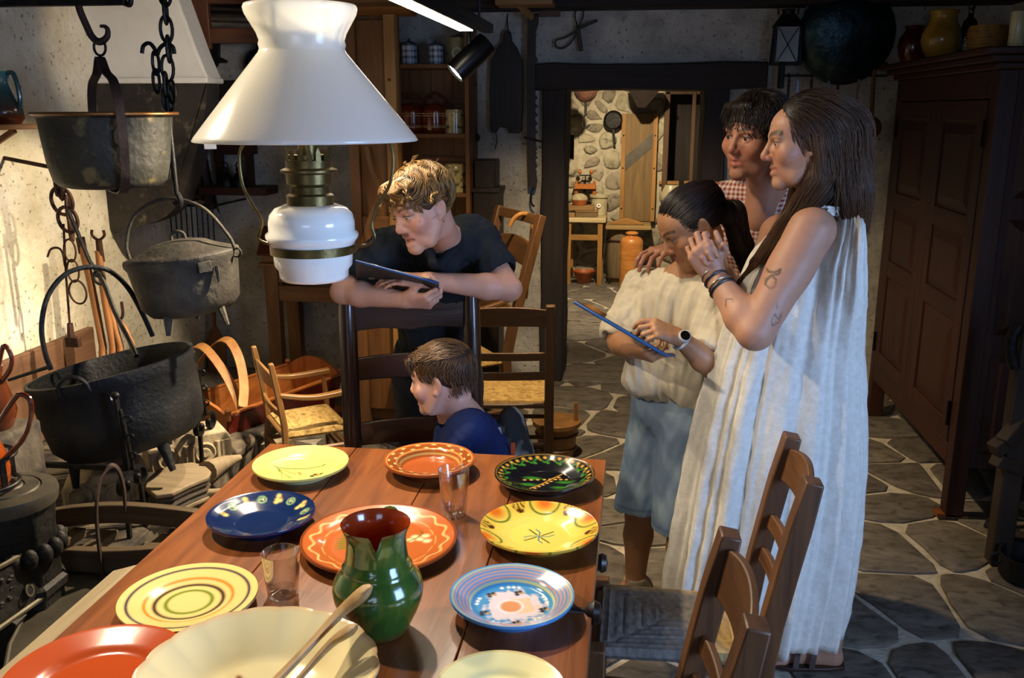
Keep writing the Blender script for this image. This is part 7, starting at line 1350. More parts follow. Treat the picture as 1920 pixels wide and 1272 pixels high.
# ------------------------------------------------------------------ woman in the white dress
wo = person('woman with long dark hair in a sleeveless white dress, hands clasped', PZ(1520, 1240, 0))
hR = axes((-.985, -.05, -.10), roll=.0); hO = P(1513, 267, 2.45); hs = .97
s = S(); head(s, hR, hO, hs, nose=1.12, smile=.8, mouth=.22, lids=.40)
neck, chest, pel = P(1535, 395, 2.50), P(1510, 510, 2.53), P(1490, 760, 2.55)
sN, eN, wN = P(1522, 432, 2.37), P(1416, 622, 2.27), P(1338, 518, 2.40); sF, eF, wF = P(1462, 440, 2.66), P(1400, 600, 2.58), P(1356, 512, 2.475)
s.use(); torso(s, pel, chest, neck, sN + V(0, .03, 0), sF, V(-1, -.25, 0), .125, .10, .15); s.cap(neck, hO + hR @ V(0, -.022, -.06), .052, .050, .02)
arm(s, sN, eN, wN, (.060, .046, .043, .026)); s.ell(sN*.62 + eN*.38, (.056, .05, .085), .02, R=np.stack(frame(eN - sN), 1)); arm(s, sF, eF, wF, (.055, .046, .042, .026))
hd = nrm(P(1302, 455, 2.38) - wN)
hand(s, wN, hd, V(-.30, -.95, .1), 1, .95, ((48, 62, 40),)*4, (25, 30, .2)); wF2 = wN + V(.004, .052, .004); s.cap(wF, wF2, .026, .024, .012); hand(s, wF2 + hd*.006 + V(.008, 0, -.006), nrm(hd + V(-.02, -.1, 0)), V(-.1, .98, .1), -1, .95, ((62, 66, 20), (64, 66, 20), (66, 66, 20), (68, 66, 20)), (30, 30, .3))
h1 = V(.02, -.01, 0); fo = PZ(1560, 1246, .0); an = fo + V(-.015, .0, .085); kn = V(an[0] - .05, 2.50, .48)
for hip, k_, a_ in ((pel + V(.03, -.06, -.03), kn, an), (pel + V(-.05, .08, -.03), V(.36, 2.62, .47), V(.33, 2.68, .09))):
    leg(s, hip, k_, a_); b = a_ - V(0, 0, .062); s.cap(a_, b + V(.015, 0, .005), .034, .026, .02); s.cap(b + V(.012, 0, 0), b + V(-.14, -.015, -.008), .028, .016, .02); s.cap(b + V(-.02, 0, .02), b + V(-.14, -.01, -.005), .026, .016, .02)
    for i_ in range(5): s.cap(b + V(-.13, -.035 + .014*i_, -.008), b + V(-.178 + .006*abs(i_ - 1), -.042 + .016*i_, -.012), .0105, .008, .006)
v, f = s.mesh(.007, [(*box3(hO, .15), .0025), (*box3((wN + hd*.07), .105), .0024), (*box3(P(1440, 540, 2.33), (.14, .13, .17)), .0036)])
c = skin_col(v, [(hR, hO, hs, 1.1)], '#a67a62')
def tattoo(c, pts, y, w_, hcol='#26221f'):
    p3 = [P(a, b, y) for a, b in pts]; d = np.full(len(v), 9.)
    for a, b in zip(p3[:-1], p3[1:]): ab = b - a; t = np.clip(((v - a) @ ab)/(ab @ ab), 0, 1); q = v - a - t[:, None]*ab; q = q*V(1, .12, 1); d = np.minimum(d, np.linalg.norm(q, axis=1))
    return mixc(c, np.clip(1.5 - d/w_, 0, .8) * (v[:, 1] < y + .055), hcol)
c = tattoo(c, [(1437, 502), (1441, 510), (1452, 510), (1462, 504), (1459, 512), (1447, 515), (1437, 524), (1434, 532), (1441, 538), (1450, 534), (1453, 522), (1446, 516)], 2.29, .0028); c = tattoo(c, [(1446, 602), (1452, 590), (1460, 600), (1468, 588), (1462, 606), (1448, 610), (1446, 602)], 2.24, .0016, '#5a4238'); c = tattoo(c, [(1460, 568), (1455, 590)], 2.24, .0014, '#5a4238'); c = tattoo(c, [(1362, 562), (1372, 560), (1378, 570), (1370, 580), (1360, 574), (1362, 562)], 2.30, .0016, '#5a4238')
vobj('body', v, f, c, m_skin, wo); eyes(wo, hR, hO, hs, (0, 1, -.15), '#2a1c14')
# dress: a pleated loft from the yoke to the hem
rows = [(386, 1512, 1600, .075, .004), (396, 1498, 1604, .095, .006), (430, 1462, 1607, .115, .006), (480, 1412, 1610, .125, .007), (530, 1388, 1612, .135, .008), (600, 1362, 1613, .15, .010), (680, 1336, 1615, .16, .012), (780, 1308, 1617, .175, .015), (880, 1286, 1613, .185, .018), (980, 1268, 1604, .19, .021), (1080, 1250, 1586, .195, .024), (1160, 1245, 1566, .195, .026), (1226, 1252, 1548, .19, .027)]
n = 260; th = np.linspace(0, 2*PI, n, endpoint=False); pc_ = np.array(rows, float); yy = np.concatenate([np.linspace(386, 400, 6), np.linspace(410, 1160, 62)]); vs = []; rr_ = np.random.default_rng(4); ph = rr_.uniform(0, 6.28, 6)
for y in yy:
    L_, R_, dp, am = [np.interp(y, pc_[:, 0], pc_[:, i]) for i in range(1, 5)]; a, b = P(L_, y, 2.53), P(R_, y, 2.53); cx = (a + b)/2; hw = (b[0] - a[0])/2; t = (y - 386)/840
    fo_ = .55*np.sin(17*th + ph[0] + .8*np.sin(2*th + 3*t)) + .35*np.sin(29*th + ph[1] + 1.4*math.sin(3*t)) + .3*np.sin(8*th + ph[2] + t) + .18*np.sin(47*th + ph[3] + 2*t)
    gat = .3*np.sin(70*th)*max(0, 1 - t*5); rd = 1 + am*(fo_ + gat)/max(hw, .1); e = .82
    X = cx[0] + hw*rd*np.sign(np.cos(th))*np.abs(np.cos(th))**e; ex = .10*np.clip((np.cos(th) - .10)/.5, 0, 1)*np.clip((640 - y)/120, 0, 1)*np.clip((y - 380)/25, .55, 1); Y_ = 2.53 + (dp + ex*(np.sin(th) < 0))*rd*np.sign(np.sin(th))*np.abs(np.sin(th))**e; Z_ = np.full(n, cx[2]) + (.006*np.sin(60*th)*max(0, 1 - t*30)) + .004*np.sin(5*th + 1)*t - .012*t*(np.sin(th) < 0)*0
    vs.append(np.stack([X, Y_, Z_], 1))
v = np.vstack(vs); m_ = len(yy); f = np.array([(i*n + k, (i+1)*n + k, (i+1)*n + (k+1) % n, i*n + (k+1) % n) for i in range(m_-1) for k in range(n)])
v = v + vnorm(v, f)*(.0035*snoise(v*V(1, 1, .5), 34, 6))[:, None]
m_dress = M('white_gauze', '#c6c1b5', '#d4cfc4', rough=.9, scale=60, bump=.12, bscale=120, spec=.15)
dr = vobj('dress', v, f[:, ::-1], None, m_dress, wo); md = dr.modifiers.new('solid', 'SOLIDIFY'); md.thickness = .003; md.offset = 0
for dy, (x0, x1) in ((0, (1600, 1612)), (.03, (1598, 1606))): G().tube(bez([P(1597, 400, 2.46 + dy), P(x0 + 4, 440, 2.44 + dy), P(x0 + 8, 520, 2.44 + dy), P(x1 + 2, 640, 2.44 + dy)], 6), .004, 6, flat=(1, .5)).build('tie_ribbon', m_dress, dr)
g = G(); a_ = np.linspace(0, 1, 40); pth = [P(1500 + 100*t, 388 + 12*t, 2.47 - .08*math.sin(PI*t)) + V(0, 0, .004*math.sin(60*t)) for t in a_]; g.ribbon(pth, .022, .004, V(0, -.4, 1)); g.build('neck_ruffle', m_dress, dr)
# hair
s = S(); s.use(hR, hO, hs); s.ell((0, -.022, .042), (.083, .106, .090), .02); s.cap((0, -.070, .02), (0, -.095, -.13), .072, .062, .05); s.cap((0, -.095, -.13), (.0, -.105, -.21), .056, .028, .04); s.cap((-.055, -.03, -.02), (-.065, -.015, -.12), .036, .030, .03); s.cap((.055, -.03, -.02), (.065, -.01, -.12), .034, .030, .03)
s.ell((0, .098, -.045), (.090, .075, .118), .012, 2); s.sph((0, .10, .06), .048, .02, 2)
s.cap((-.058, -.015, -.10), (-.03, .050, -.20), .030, .026, .02); s.cap((-.03, .050, -.20), (-.0, .140, -.295), .025, .008, .02)
def fl(p):
    l = ((p - hO) @ hR)/hs; d = np.stack([.12*l[:, 0]*8, np.where(l[:, 2] > .03, -.55, -.12) + np.where((l[:, 1] > -.05) & (l[:, 2] < -.08), .95, 0), np.where(l[:, 2] > .06, -.45, -1.)], 1); return d @ hR.T
hair_obj(wo, s, .004, fl, 4000, .15, .0010, '#120b08', '#2e1c12', 3, tip='#6e4826', lift=.003, wob=.10, steps=10, capcol='#140d09')
m_bl = M('bracelet_beads', '#15171a', '#23262c', rough=.4, scale=40); m_bs = M('bracelet_silver', '#8f8a80', rough=.3, metal=.8)
for k_, (t_, mm, r_) in enumerate(((-.005, m_bs, .0022), (.012, m_bl, .0030), (.034, MATS['bracelet_silver'], .0020), (.046, m_bl, .0046))):
    ax_ = nrm(eN - wN); G().ring(wN + ax_*t_, .0295 + .0012*k_, r_, ax_, n=28, sx=1.05).build('bracelet', mm, wo)
m_sand = M('sandal_leather', '#2c1a10', '#3d2618', rough=.5, scale=20)
sb = an - V(0, 0, .085); G().prism([(.045, -.03), (.05, .02), (.0, .04), (-.12, .045), (-.20, .02), (-.205, -.03), (-.12, -.06), (0, -.045)][::-1], .012, V(sb[0], sb[1], .001)).build('sandal', m_sand, wo, bevel=.003)
for x0, x1, zz in ((-.055, -.035, .05), (-.10, -.085, .036)): G().ribbon(bez([V(sb[0] + x0, sb[1] - .055, .012), V(sb[0] + (x0+x1)/2, sb[1] - .035, zz + .012), V(sb[0] + x1, sb[1] + .0, zz + .018), V(sb[0] + x1, sb[1] + .04, .012)], 5), .016, .003, V(1, 0, 0)).build('sandal_strap', m_sand, wo)

# ------------------------------------------------------------------ girl with the blue tablet
gi = person('girl in a cream T-shirt and denim shorts tapping a blue tablet', PZ(1200, 1110, 0))
hR = axes((-.78, -.34, -.52), roll=.04); hO = P(1296, 424, 2.66); hs = .93
s = S(); head(s, hR, hO, hs, nose=.7, jaw=.95, lids=.12, child=.4)
neck, chest, pel = P(1305, 500, 2.74), P(1272, 590, 2.74), P(1258, 755, 2.78)
sR, eR, wR = P(1206, 540, 2.83), P(1160, 640, 2.72), P(1180, 655, 2.575); sL, eL, wL = P(1344, 550, 2.63), P(1338, 688, 2.52), P(1272, 633, 2.46)
torso(s, pel, chest, neck, sR, sL, V(-.7, -.7, 0), .115, .085, .13); s.cap(neck, hO + hR @ V(0, -.03, -.055), .043, .043, .02); arm(s, sR, eR, wR, (.040, .034, .033, .022)); arm(s, sL, eL, wL, (.040, .035, .034, .022))
tU = nrm(P(1258, 668, 2.42) - P(1090, 570, 2.50)); tN = nrm(np.cross(tU, V(-.1, .95, -.10))); tN = tN if tN[2] > 0 else -tN; tW = np.cross(tN, tU); tC = (P(1258, 668, 2.42) + P(1090, 570, 2.50))/2
hand(s, wR, nrm(V(.62, -.55, -.05)), nrm(V(-.35, -.55, -.75)), 1, .88, ((45, 55, 35), (48, 58, 35), (52, 60, 35), (55, 60, 35)), (10, 15, .5)); hL = nrm(P(1218, 610, 2.43) - wL)
hand(s, wL, hL, nrm(V(.30, -.55, .75)), 1, .88, ((35, 40, 20), (50, 55, 30), (60, 60, 35), (62, 60, 35)), (25, 20, .4))
hip1, kn1, an1 = P(1232, 790, 2.83), P(1200, 965, 2.80), V(*PZ(1190, 1095, .085)[:2], .085); hip2, kn2, an2 = P(1288, 790, 2.72), P(1276, 985, 2.66), V(an1[0] + .16, an1[1] - .10, .085)
leg(s, hip1, kn1, an1, (.066, .047, .046, .031)); leg(s, hip2, kn2, an2, (.066, .047, .046, .031))
for a_ in (an1, an2): s.cap(a_, a_ + V(-.10, -.11, -.045), .03, .025, .02)
v, f = s.mesh(.007, [(*box3(hO, .14), .0025), (*box3(wR + V(.05, -.05, -.01), .09), .0024), (*box3(wL + hL*.07, .09), .0024)])
vobj('body', v, f, skin_col(v, [(hR, hO, hs, .9)], '#a0724f'), m_skin, gi); eyes(gi, hR, hO, hs, (0, .9, -.4), '#2a1c14')
s = S(); s.use(hR, hO, hs); s.ell((0, -.016, .036), (.079, .100, .088), .02); s.ell((0, .098, -.035), (.084, .072, .092), .008, 2); s.cap((0, .02, -.16), (0, -.03, -.11), .06, .05, .02, 2)
s.cap((0, -.10, -.01), (0, -.135, -.04), .032, .036, .015); s.use(); pt_ = hO + hR @ (V(0, -.135, -.04)*hs); s.cap(pt_, pt_ + V(.035, .01, -.10), .034, .030, .02); s.cap(pt_ + V(.035, .01, -.10), pt_ + V(.05, .0, -.19), .030, .008, .02)
def fl(p):
    l = ((p - hO) @ hR)/hs; d = np.stack([-l[:, 0]*4, np.full(len(l), -1.), np.where(l[:, 2] > .02, .25, -.1) - l[:, 2]*4], 1) @ hR.T; tail = l[:, 1] < -.115; d[tail] = V(.25, 0, -1); return d
hair_obj(gi, s, .004, fl, 2600, .10, .0010, '#140c09', '#2b1a10', 5, lift=.0018, wob=.05, capcol='#150e0a')
# T-shirt
s = S(); tR = torso(s, pel + V(0, 0, .11), chest, neck - V(0, 0, .045), sR, sL, V(-.7, -.7, 0), .142, .104, .142, k=.05); s.cap(sR + V(0, 0, -.005), sR*.16 + eR*.84, .060, .066, .04); s.cap(sL + V(0, 0, -.005), sL*.30 + eL*.70, .060, .070, .04)
s.cap(pel + V(-.08, -.05, .10), pel + V(.04, -.08, .10), .070, .070, .05); s.cap(pel + V(.06, -.07, .10), pel + V(.09, -.06, -.02), .065, .05, .04)
dR = nrm(eR - sR); e_ = sR*.20 + eR*.80; s.cap(e_ + dR*.01, e_ + dR*.16, .046, .075, .01, 2); s.sph(neck + V(-.012, -.012, .02), .068, .012, 2)
dL = nrm(eL - sL); e_ = sL*.32 + eL*.68; s.cap(e_ + dL*.0, e_ + dL*.16, .050, .075, .01, 2)
garment('t_shirt', s, .0055, solidcol('#c9bda4', .03), gi, (lambda v, fo=folds(.010, 20, (1.4, 1.4, .35), 12), nk=neck.copy(): fo(v)*np.clip(np.linalg.norm(v - nk, axis=1)/.06 - 1.2, 0, 1)), sm=3)
hem = P(1190, 950, 2.80)[2]; s = S(); s.ell(pel + V(0, 0, -.01), (.135, .11, .10), .03, R=tR)
for h_, k_ in ((hip1, kn1), (hip2, kn2)): s.cap(h_ + V(0, 0, .02), k_ + V(0, 0, .0), .086, .090, .025)
s.cut(V(0, 0, hem), V(0, 0, -1))
def denim(v): c = np.tile(L3('#6b7f96'), (len(v), 1)); c = mixc(c, snoise(v, 18, 3)*.6 + .1, '#9aabb8'); c = mixc(c, np.clip(1.4 - np.abs(v[:, 2] - hem - .022)/.003, 0, .5), '#3d566a'); return mixc(c, np.clip(1.2 - (v[:, 2] - hem)/.006, 0, .7), '#b9c4c6')
so_ = garment('denim_shorts', s, .005, denim, gi, folds(.004, 24, (1, 1, .5), 22), mat=VC('denim', rough=.85, spec=.2, bump=.4, bscale=600, noise=.10), sm=2)
for q in (P(1252, 724, 2.66),): G().lathe([(0, .003), (.007, .003), (.008, 0)], q, 14, rotx(PI/2)).build('button', M('brass_button', '#8a6a3a', rough=.3, metal=.9), so_)
G().tube(bez([P(1248, 722, 2.665), P(1252, 742, 2.66), P(1268, 757, 2.655), P(1290, 762, 2.65)], 5), .002, 6).build('pocket_seam', M('seam', '#3a5064', rough=.9), so_)
m_shoe = VC('canvas_shoe', rough=.8, bump=.3, bscale=300)
for a_ in (an1, an2):
    d = nrm(V(-.72, -.69, 0)); R3 = np.stack([np.cross(d, V(0, 0, 1)), d, V(0, 0, 1)], 1); b = V(a_[0], a_[1], 0); s = S(); s.use(R3, b); s.cap((0, -.035, .045), (0, .03, .05), .036, .038, .03); s.cap((0, .03, .04), (0, .145, .030), .038, .032, .03); s.cap((0, -.03, .07), (0, .0, .095), .036, .038, .02); s.cut((0, 0, .012), (0, 0, -1)); s.cap((0, 0, .09), (0, 0, .14), .029, .032, .006, 2)
    vv, ff = s.mesh(.004); sh = vobj('sneaker', vv, ff, np.tile(L3('#a99c86'), (len(vv), 1)), m_shoe, gi); g = G(); pl = [(.042*math.cos(t)*(1 if math.sin(t) < 0 else .95), .055 + .115*math.sin(t)) for t in np.linspace(0, 2*PI, 26, endpoint=False)]; g.prism(pl, .026, b + V(0, 0, .001), R3[:, 0], R3[:, 1], col=L3('#b9b3a6')); g.build('sole', m_shoe, sh, bevel=.004)
    for k_ in range(4): q = b + d*(.045 + .022*k_) + V(0, 0, .083 - .008*k_); G().tube([q - R3[:, 0]*.022, q + V(0, 0, .006), q + R3[:, 0]*.022 + d*.008], .003, 6, col=L3('#d0c8b8')).build('lace', m_shoe, sh)
# watch and tablet
wa = nrm(eL - wL); wc = wL + wa*.012; x_, y_, d_ = frame(wa); m_w = M('white_rubber', '#b9bcbc', rough=.5)
G().ring(wc, .0275, .0045, wa, n=28).build('watch_strap', m_w, gi); wn = nrm(V(.25, -.80, .55)); G().lathe([(0, .010), (.013, .010), (.0165, .009), (.0175, .004), (.017, -.004), (0, -.004)], wc + wn*.025, 28, np.stack(frame(wn), 1)).build('watch_case', m_w, gi); G().lathe([(0, .0108), (.0135, .0108)], wc + wn*.025, 24, np.stack(frame(wn), 1)).build('watch_face', M('watch_black', '#08090b', rough=.15), gi)
tb = thing('tablet', 'blue-edged tablet held by the girl in the cream shirt', 'tablet', tC); RT = np.stack([tU, tW, tN], 1); TL_ = np.linalg.norm(P(1258, 668, 2.42) - P(1090, 570, 2.50))
m_tbl = M('tablet_blue', '#16345f', '#1d4478', rough=.35, scale=5); m_scr = M('tablet_glass', '#0a0d12', rough=.08, coat=.5)
G().box(tC, (TL_, .175, .009), RT).build('case', m_tbl, tb, bevel=.003); G().box(tC + tN*.005, (TL_*.95, .16, .0012), RT).build('screen', m_scr, tb)

# ------------------------------------------------------------------ older woman in the gingham shirt
gm = person('smiling dark-haired woman in a red gingham shirt behind the girl', V(P(1425, 720, 3.02)[0], 3.02, 0))
hR = axes((-.70, -.70, -.06), roll=-.06); hO = P(1418, 258, 2.82); hs = 1.0
s = S(); head(s, hR, hO, hs, nose=.9, smile=1.7, mouth=.15, lids=.16)
neck, chest, pel = P(1438, 352, 2.93), P(1428, 440, 2.99), P(1425, 720, 3.03); sR, eR, wR = P(1342, 385, 3.0), P(1290, 490, 3.03), P(1265, 466, 2.86); sL, eL, wL = P(1515, 385, 3.03), P(1530, 520, 3.05), P(1525, 650, 3.0)
torso(s, pel, chest, neck, sR, sL, V(-.45, -.9, 0), .15, .10, .165); s.cap(neck, hO + hR @ V(0, -.025, -.06), .054, .050, .02); s.cap(chest + V(-.02, -.09, .05), neck + V(-.01, -.03, .01), .05, .04, .03); arm(s, sR, eR, wR); arm(s, sL, eL, wL)
hand(s, wR, nrm(P(1232, 472, 2.80) - wR), nrm(V(-.2, -.35, .9)), 1, .95, ((15, 35, 25), (18, 38, 25), (22, 40, 25), (25, 40, 25)), (15, 15, .6), 6); hand(s, wL, V(0, -.1, -1), V(.6, -.8, 0), -1, .95)
for q in (-1, 1): hp_ = pel + V(q*.09, 0, -.03); an_ = V(pel[0] + q*.09, 3.02, .08); leg(s, hp_, V(pel[0] + q*.09, 3.0, .47), an_); s.cap(an_, an_ + V(-.03, -.15, -.05), .034, .026, .02)
v, f = s.mesh(.007, [(*box3(hO, .15), .0026), (*box3(P(1235, 480, 2.82), .09), .0028)])
vobj('body', v, f, skin_col(v, [(hR, hO, hs, .9)], '#a17058', lip='#9a4640'), m_skin, gm); eyes(gm, hR, hO, hs, (.1, 1, -.1), '#2a1c14')
s = S(); s.use(hR, hO, hs); s.ell((0, -.018, .044), (.088, .110, .094), .02); s.ell((0, .104, -.055), (.078, .062, .100), .010, 2); s.cap((-.02, .074, .094), (.045, .072, .084), .016, .016, .015); s.cap((-.068, .0, .03), (-.074, -.02, -.10), .026, .012, .02); s.cap((.068, .0, .03), (.078, -.015, -.10), .028, .014, .02); s.cap((0, -.08, 0), (0, -.085, -.10), .06, .035, .03); s.sph((0, .02, -.13), .07, .01, 2)
def fl(p):
    l = ((p - hO) @ hR)/hs; fr_ = (l[:, 1] > .02) & (l[:, 2] > .02); d = np.stack([l[:, 0]*9, np.where(fr_, .5, -.3), np.full(len(l), -.8)], 1); return d @ hR.T
hair_obj(gm, s, .004, fl, 3200, .036, .0010, '#120c0a', '#2e1f16', 8, lift=.003, wob=.18, capcol='#140e0b')
m_gh, nt, b = _nt('gingham'); N, L = nt.nodes, nt.links; b.inputs['Roughness'].default_value = .85; tc = N.new('ShaderNodeTexCoord'); sx = N.new('ShaderNodeSeparateXYZ'); L.new(tc.outputs['Object'], sx.inputs[0]); outs = []
def mth(op, a, b_=None):
    n_ = N.new('ShaderNodeMath'); n_.operation = op
    for i, q in enumerate((a, b_)):
        if q is None: continue
        if isinstance(q, (int, float)): n_.inputs[i].default_value = q
        else: L.new(q, n_.inputs[i])
    return n_.outputs[0]
cx_ = mth('ADD', mth('MULTIPLY', sx.outputs[0], .85), mth('MULTIPLY', sx.outputs[1], -.5)); fa = mth('MULTIPLY', mth('ADD', mth('GREATER_THAN', mth('SINE', mth('MULTIPLY', cx_, 440.)), 0.), mth('GREATER_THAN', mth('SINE', mth('MULTIPLY', sx.outputs[2], 440.)), 0.)), .5)
mx = N.new('ShaderNodeMix'); mx.data_type = 'RGBA'; L.new(fa, mx.inputs[0]); mx.inputs[6].default_value = lin('#d3bfae'); mx.inputs[7].default_value = lin('#8a2f26'); L.new(mx.outputs[2], b.inputs['Base Color'])
s = S(); torso(s, pel + V(0, 0, .02), chest, neck - V(0, 0, .04), sR, sL, V(-.45, -.9, 0), .178, .128, .185, k=.05); s.cap(sR, sR*.35 + eR*.65, .066, .066, .04); s.cap(sL, sL*.35 + eL*.65, .066, .066, .04); s.cap(sR + V(.04, 0, .02), neck + V(-.05, .02, .0), .05, .045, .03); s.cap(sL + V(-.04, 0, .02), neck + V(.05, .02, .0), .05, .045, .03)
s.cap(neck + V(0, -.01, .04), neck + V(-.03, -.14, -.05), .050, .036, .01, 2); s.cap(neck + V(-.03, -.14, -.05), neck + V(-.05, -.22, -.22), .038, .012, .01, 2)
garment('gingham_shirt', s, .006, solidcol('#ffffff'), gm, folds(.005, 22, (1, 1, .4), 31), mat=m_gh, sm=2)
m_trs = VC('trousers', rough=.9)
s = S(); s.ell(pel, (.17, .125, .13), .03)
for q in (-1, 1): s.cap(pel + V(q*.09, 0, -.03), V(pel[0] + q*.09, 3.02, .10), .095, .06, .03)
garment('trousers', s, .009, solidcol('#20242c'), gm, folds(.004, 20), mat=m_trs)

# ------------------------------------------------------------------ older boy leaning on the chair
bo = person('boy with tousled blond-brown hair in a black polo leaning on a chair', V(P(815, 680, 2.98)[0], 3.0, 0))
hR = axes((-.60, -.74, -.30), roll=.10); hO = P(794, 392, 2.50); hs = .93
s = S(); head(s, hR, hO, hs, nose=.75, jaw=.93, mouth=.95, smile=.0, lids=.30, child=.3)
neck, chest, pel = P(836, 452, 2.68), P(822, 515, 2.86), P(820, 690, 3.08); sR, eR, wR = P(727, 468, 2.78), P(643, 547, 2.66), P(762, 563, 2.60); sL, eL, wL = P(893, 445, 2.80), P(955, 542, 2.68), P(800, 526, 2.60)
torso(s, pel, chest, neck, sR, sL, V(-.1, -.95, -.3), .13, .09, .135); s.cap(neck, hO + hR @ V(0, -.03, -.055), .047, .046, .02); arm(s, sR, eR, wR, (.043, .037, .035, .024)); arm(s, sL, eL, wL, (.043, .037, .035, .024))
hdR = nrm(P(832, 566, 2.56) - wR); hand(s, wR, hdR, nrm(V(-.1, -.75, -.65)), -1, .90, ((40, 60, 35), (45, 62, 35), (50, 62, 35), (55, 62, 35)), (15, 20, .3)); hand(s, wL, nrm(P(735, 522, 2.60) - wL), V(0, -.3, .95), 1, .9, ((10, 15, 10),)*4)
for q in (-1, 1): a_ = V(pel[0] + q*.10, 3.14, .08); leg(s, pel + V(q*.08, 0, -.03), V(pel[0] + q*.095, 3.09, .45), a_, (.07, .05, .045, .032)); s.cap(a_, a_ + V(0, -.14, -.045), .032, .025, .02)
v, f = s.mesh(.007, [(*box3(hO, .14), .0025), (*box3(P(810, 566, 2.58), .10), .0024)]); vobj('body', v, f, skin_col(v, [(hR, hO, hs, .8)], '#bd8c74', brow='#4a3020'), m_skin, bo); eyes(bo, hR, hO, hs, (.25, 1, -.3), '#2a3032')
s = S(); s.use(hR, hO, hs); s.ell((0, -.014, .045), (.084, .103, .090), .02); s.ell((0, .104, -.046), (.084, .070, .098), .010, 2); s.cap((-.045, .074, .084), (.05, .068, .080), .022, .022, .02); s.sph((0, -.03, -.13), .09, .02, 2); s.ell((-.09, .004, -.045), (.05, .036, .062), .008, 2); s.ell((.09, .004, -.045), (.05, .036, .062), .008, 2)
def fl(p):
    l = ((p - hO) @ hR)/hs; nz = np.stack([snoise(p, 34, q) for q in (1, 2, 3)], 1); d = np.stack([l[:, 0]*6 - .55, l[:, 1]*5 + .55, np.where(l[:, 2] > .085, .05, -.65)], 1) + 1.1*nz; return d @ hR.T
hair_obj(bo, s, .004, fl, 3800, .034, .0010, '#3a2612', '#7a5628', 11, lift=.005, wob=.10, tip='#a07c42', capcol='#3a2612', tight=.75, mask=noear(hR, hO, hs))
s = S(); tR = torso(s, pel + V(0, -.02, .04), chest, neck - V(0, 0, .05), sR, sL, V(-.1, -.95, -.3), .158, .118, .15, k=.05); s.cap(sR, sR*.36 + eR*.64, .062, .062, .04); s.cap(sL, sL*.42 + eL*.58, .062, .064, .04); s.cap(sR + V(.04, 0, .015), neck + V(-.04, .01, -.01), .05, .05, .03); s.cap(sL + V(-.04, 0, .015), neck + V(.04, .01, -.01), .05, .05, .03); dR = nrm(eR - sR); e_ = sR*.36 + eR*.64; s.cap(e_ + dR*.01, e_ + dR*.16, .043, .085, .006, 2); s.cap(neck + V(-.02, -.03, .03), neck + V(-.03, -.11, -.03), .050, .02, .01, 2)
dL = nrm(eL - sL); e_ = sL*.42 + eL*.58; s.cap(e_ + dL*.01, e_ + dL*.16, .043, .085, .006, 2)
po = garment('polo_shirt', s, .0055, solidcol('#1b1f24', .1), bo, folds(.006, 26, (1, 1, .8), 41), sm=2)
s = S(); s.use(); cp2 = [neck + V(*q) for q in ((-.052, -.02, -.012), (-.035, -.060, -.030), (-.020, -.085, -.055), (.0, -.085, -.055), (.03, -.055, -.02), (.052, -.01, .01), (.04, .045, .02), (-.02, .05, .018), (-.052, .015, .006))]
for a_, b in zip(cp2, cp2[1:] + cp2[:1]): s.cap(a_, b, .014, .014, .008)
garment('collar', s, .004, solidcol('#171b20', .1), po, None); G().ell(P(808, 487, 2.60), .005).build('button', M('grey_button', '#8a8f94', rough=.3), po)
s = S(); s.ell(pel, (.145, .11, .12), .03)
for q in (-1, 1): s.cap(pel + V(q*.08, 0, -.03), V(pel[0] + q*.10, 3.13, .10), .085, .055, .03)
garment('trousers', s, .008, solidcol('#191b1d'), bo, folds(.004, 22), mat=m_trs)
for q in (-1, 1): b = V(pel[0] + q*.10, 3.12, .0); s = S(); s.cap(b + V(0, .02, .045), b + V(0, -.15, .035), .042, .036, .03); s.cut(V(0, 0, .002), V(0, 0, -1)); vv, ff = s.mesh(.006); vobj('shoe', vv, ff, np.tile(L3('#2a2a2c'), (len(vv), 1)), m_shoe, bo)
tl, tr_, br_, bl_ = P(667, 489, 2.53), P(823, 531, 2.53), P(822, 553, 2.65), P(668, 521, 2.65); t = thing('tablet', 'black-cased tablet resting on the arm of the boy in the polo', 'tablet', (bl_ + br_)/2); nn = nrm(np.cross(tr_ - tl, bl_ - tl)); nn = nn if nn[1] < 0 else -nn
def quad(name, k0, z0, z1, mat): c = (tl + tr_ + br_ + bl_)/4; q = [c + (p - c)*k0 for p in (tl, tr_, br_, bl_)]; g = G().hexa([p + nn*z0 for p in q], [p + nn*z1 for p in q]); g.build(name, mat, t, bevel=.003)
m_tc = M('tablet_case', '#1c1f24', '#262a30', rough=.45, scale=8); quad('case', 1., -.004, .005, m_tc); quad('screen', .94, -.006, -.0035, m_scr); G().tube([tl + nn*.001, tr_ + nn*.001], .004, 6).build('edge', m_tbl, t); G().box((tl*.2 + tr_*.1 + br_*.1 + bl_*.6) + nn*.006, (.018, .002, .006)).build('emblem', M('tablet_emblem', '#6e675c', rough=.3, metal=.7), t)

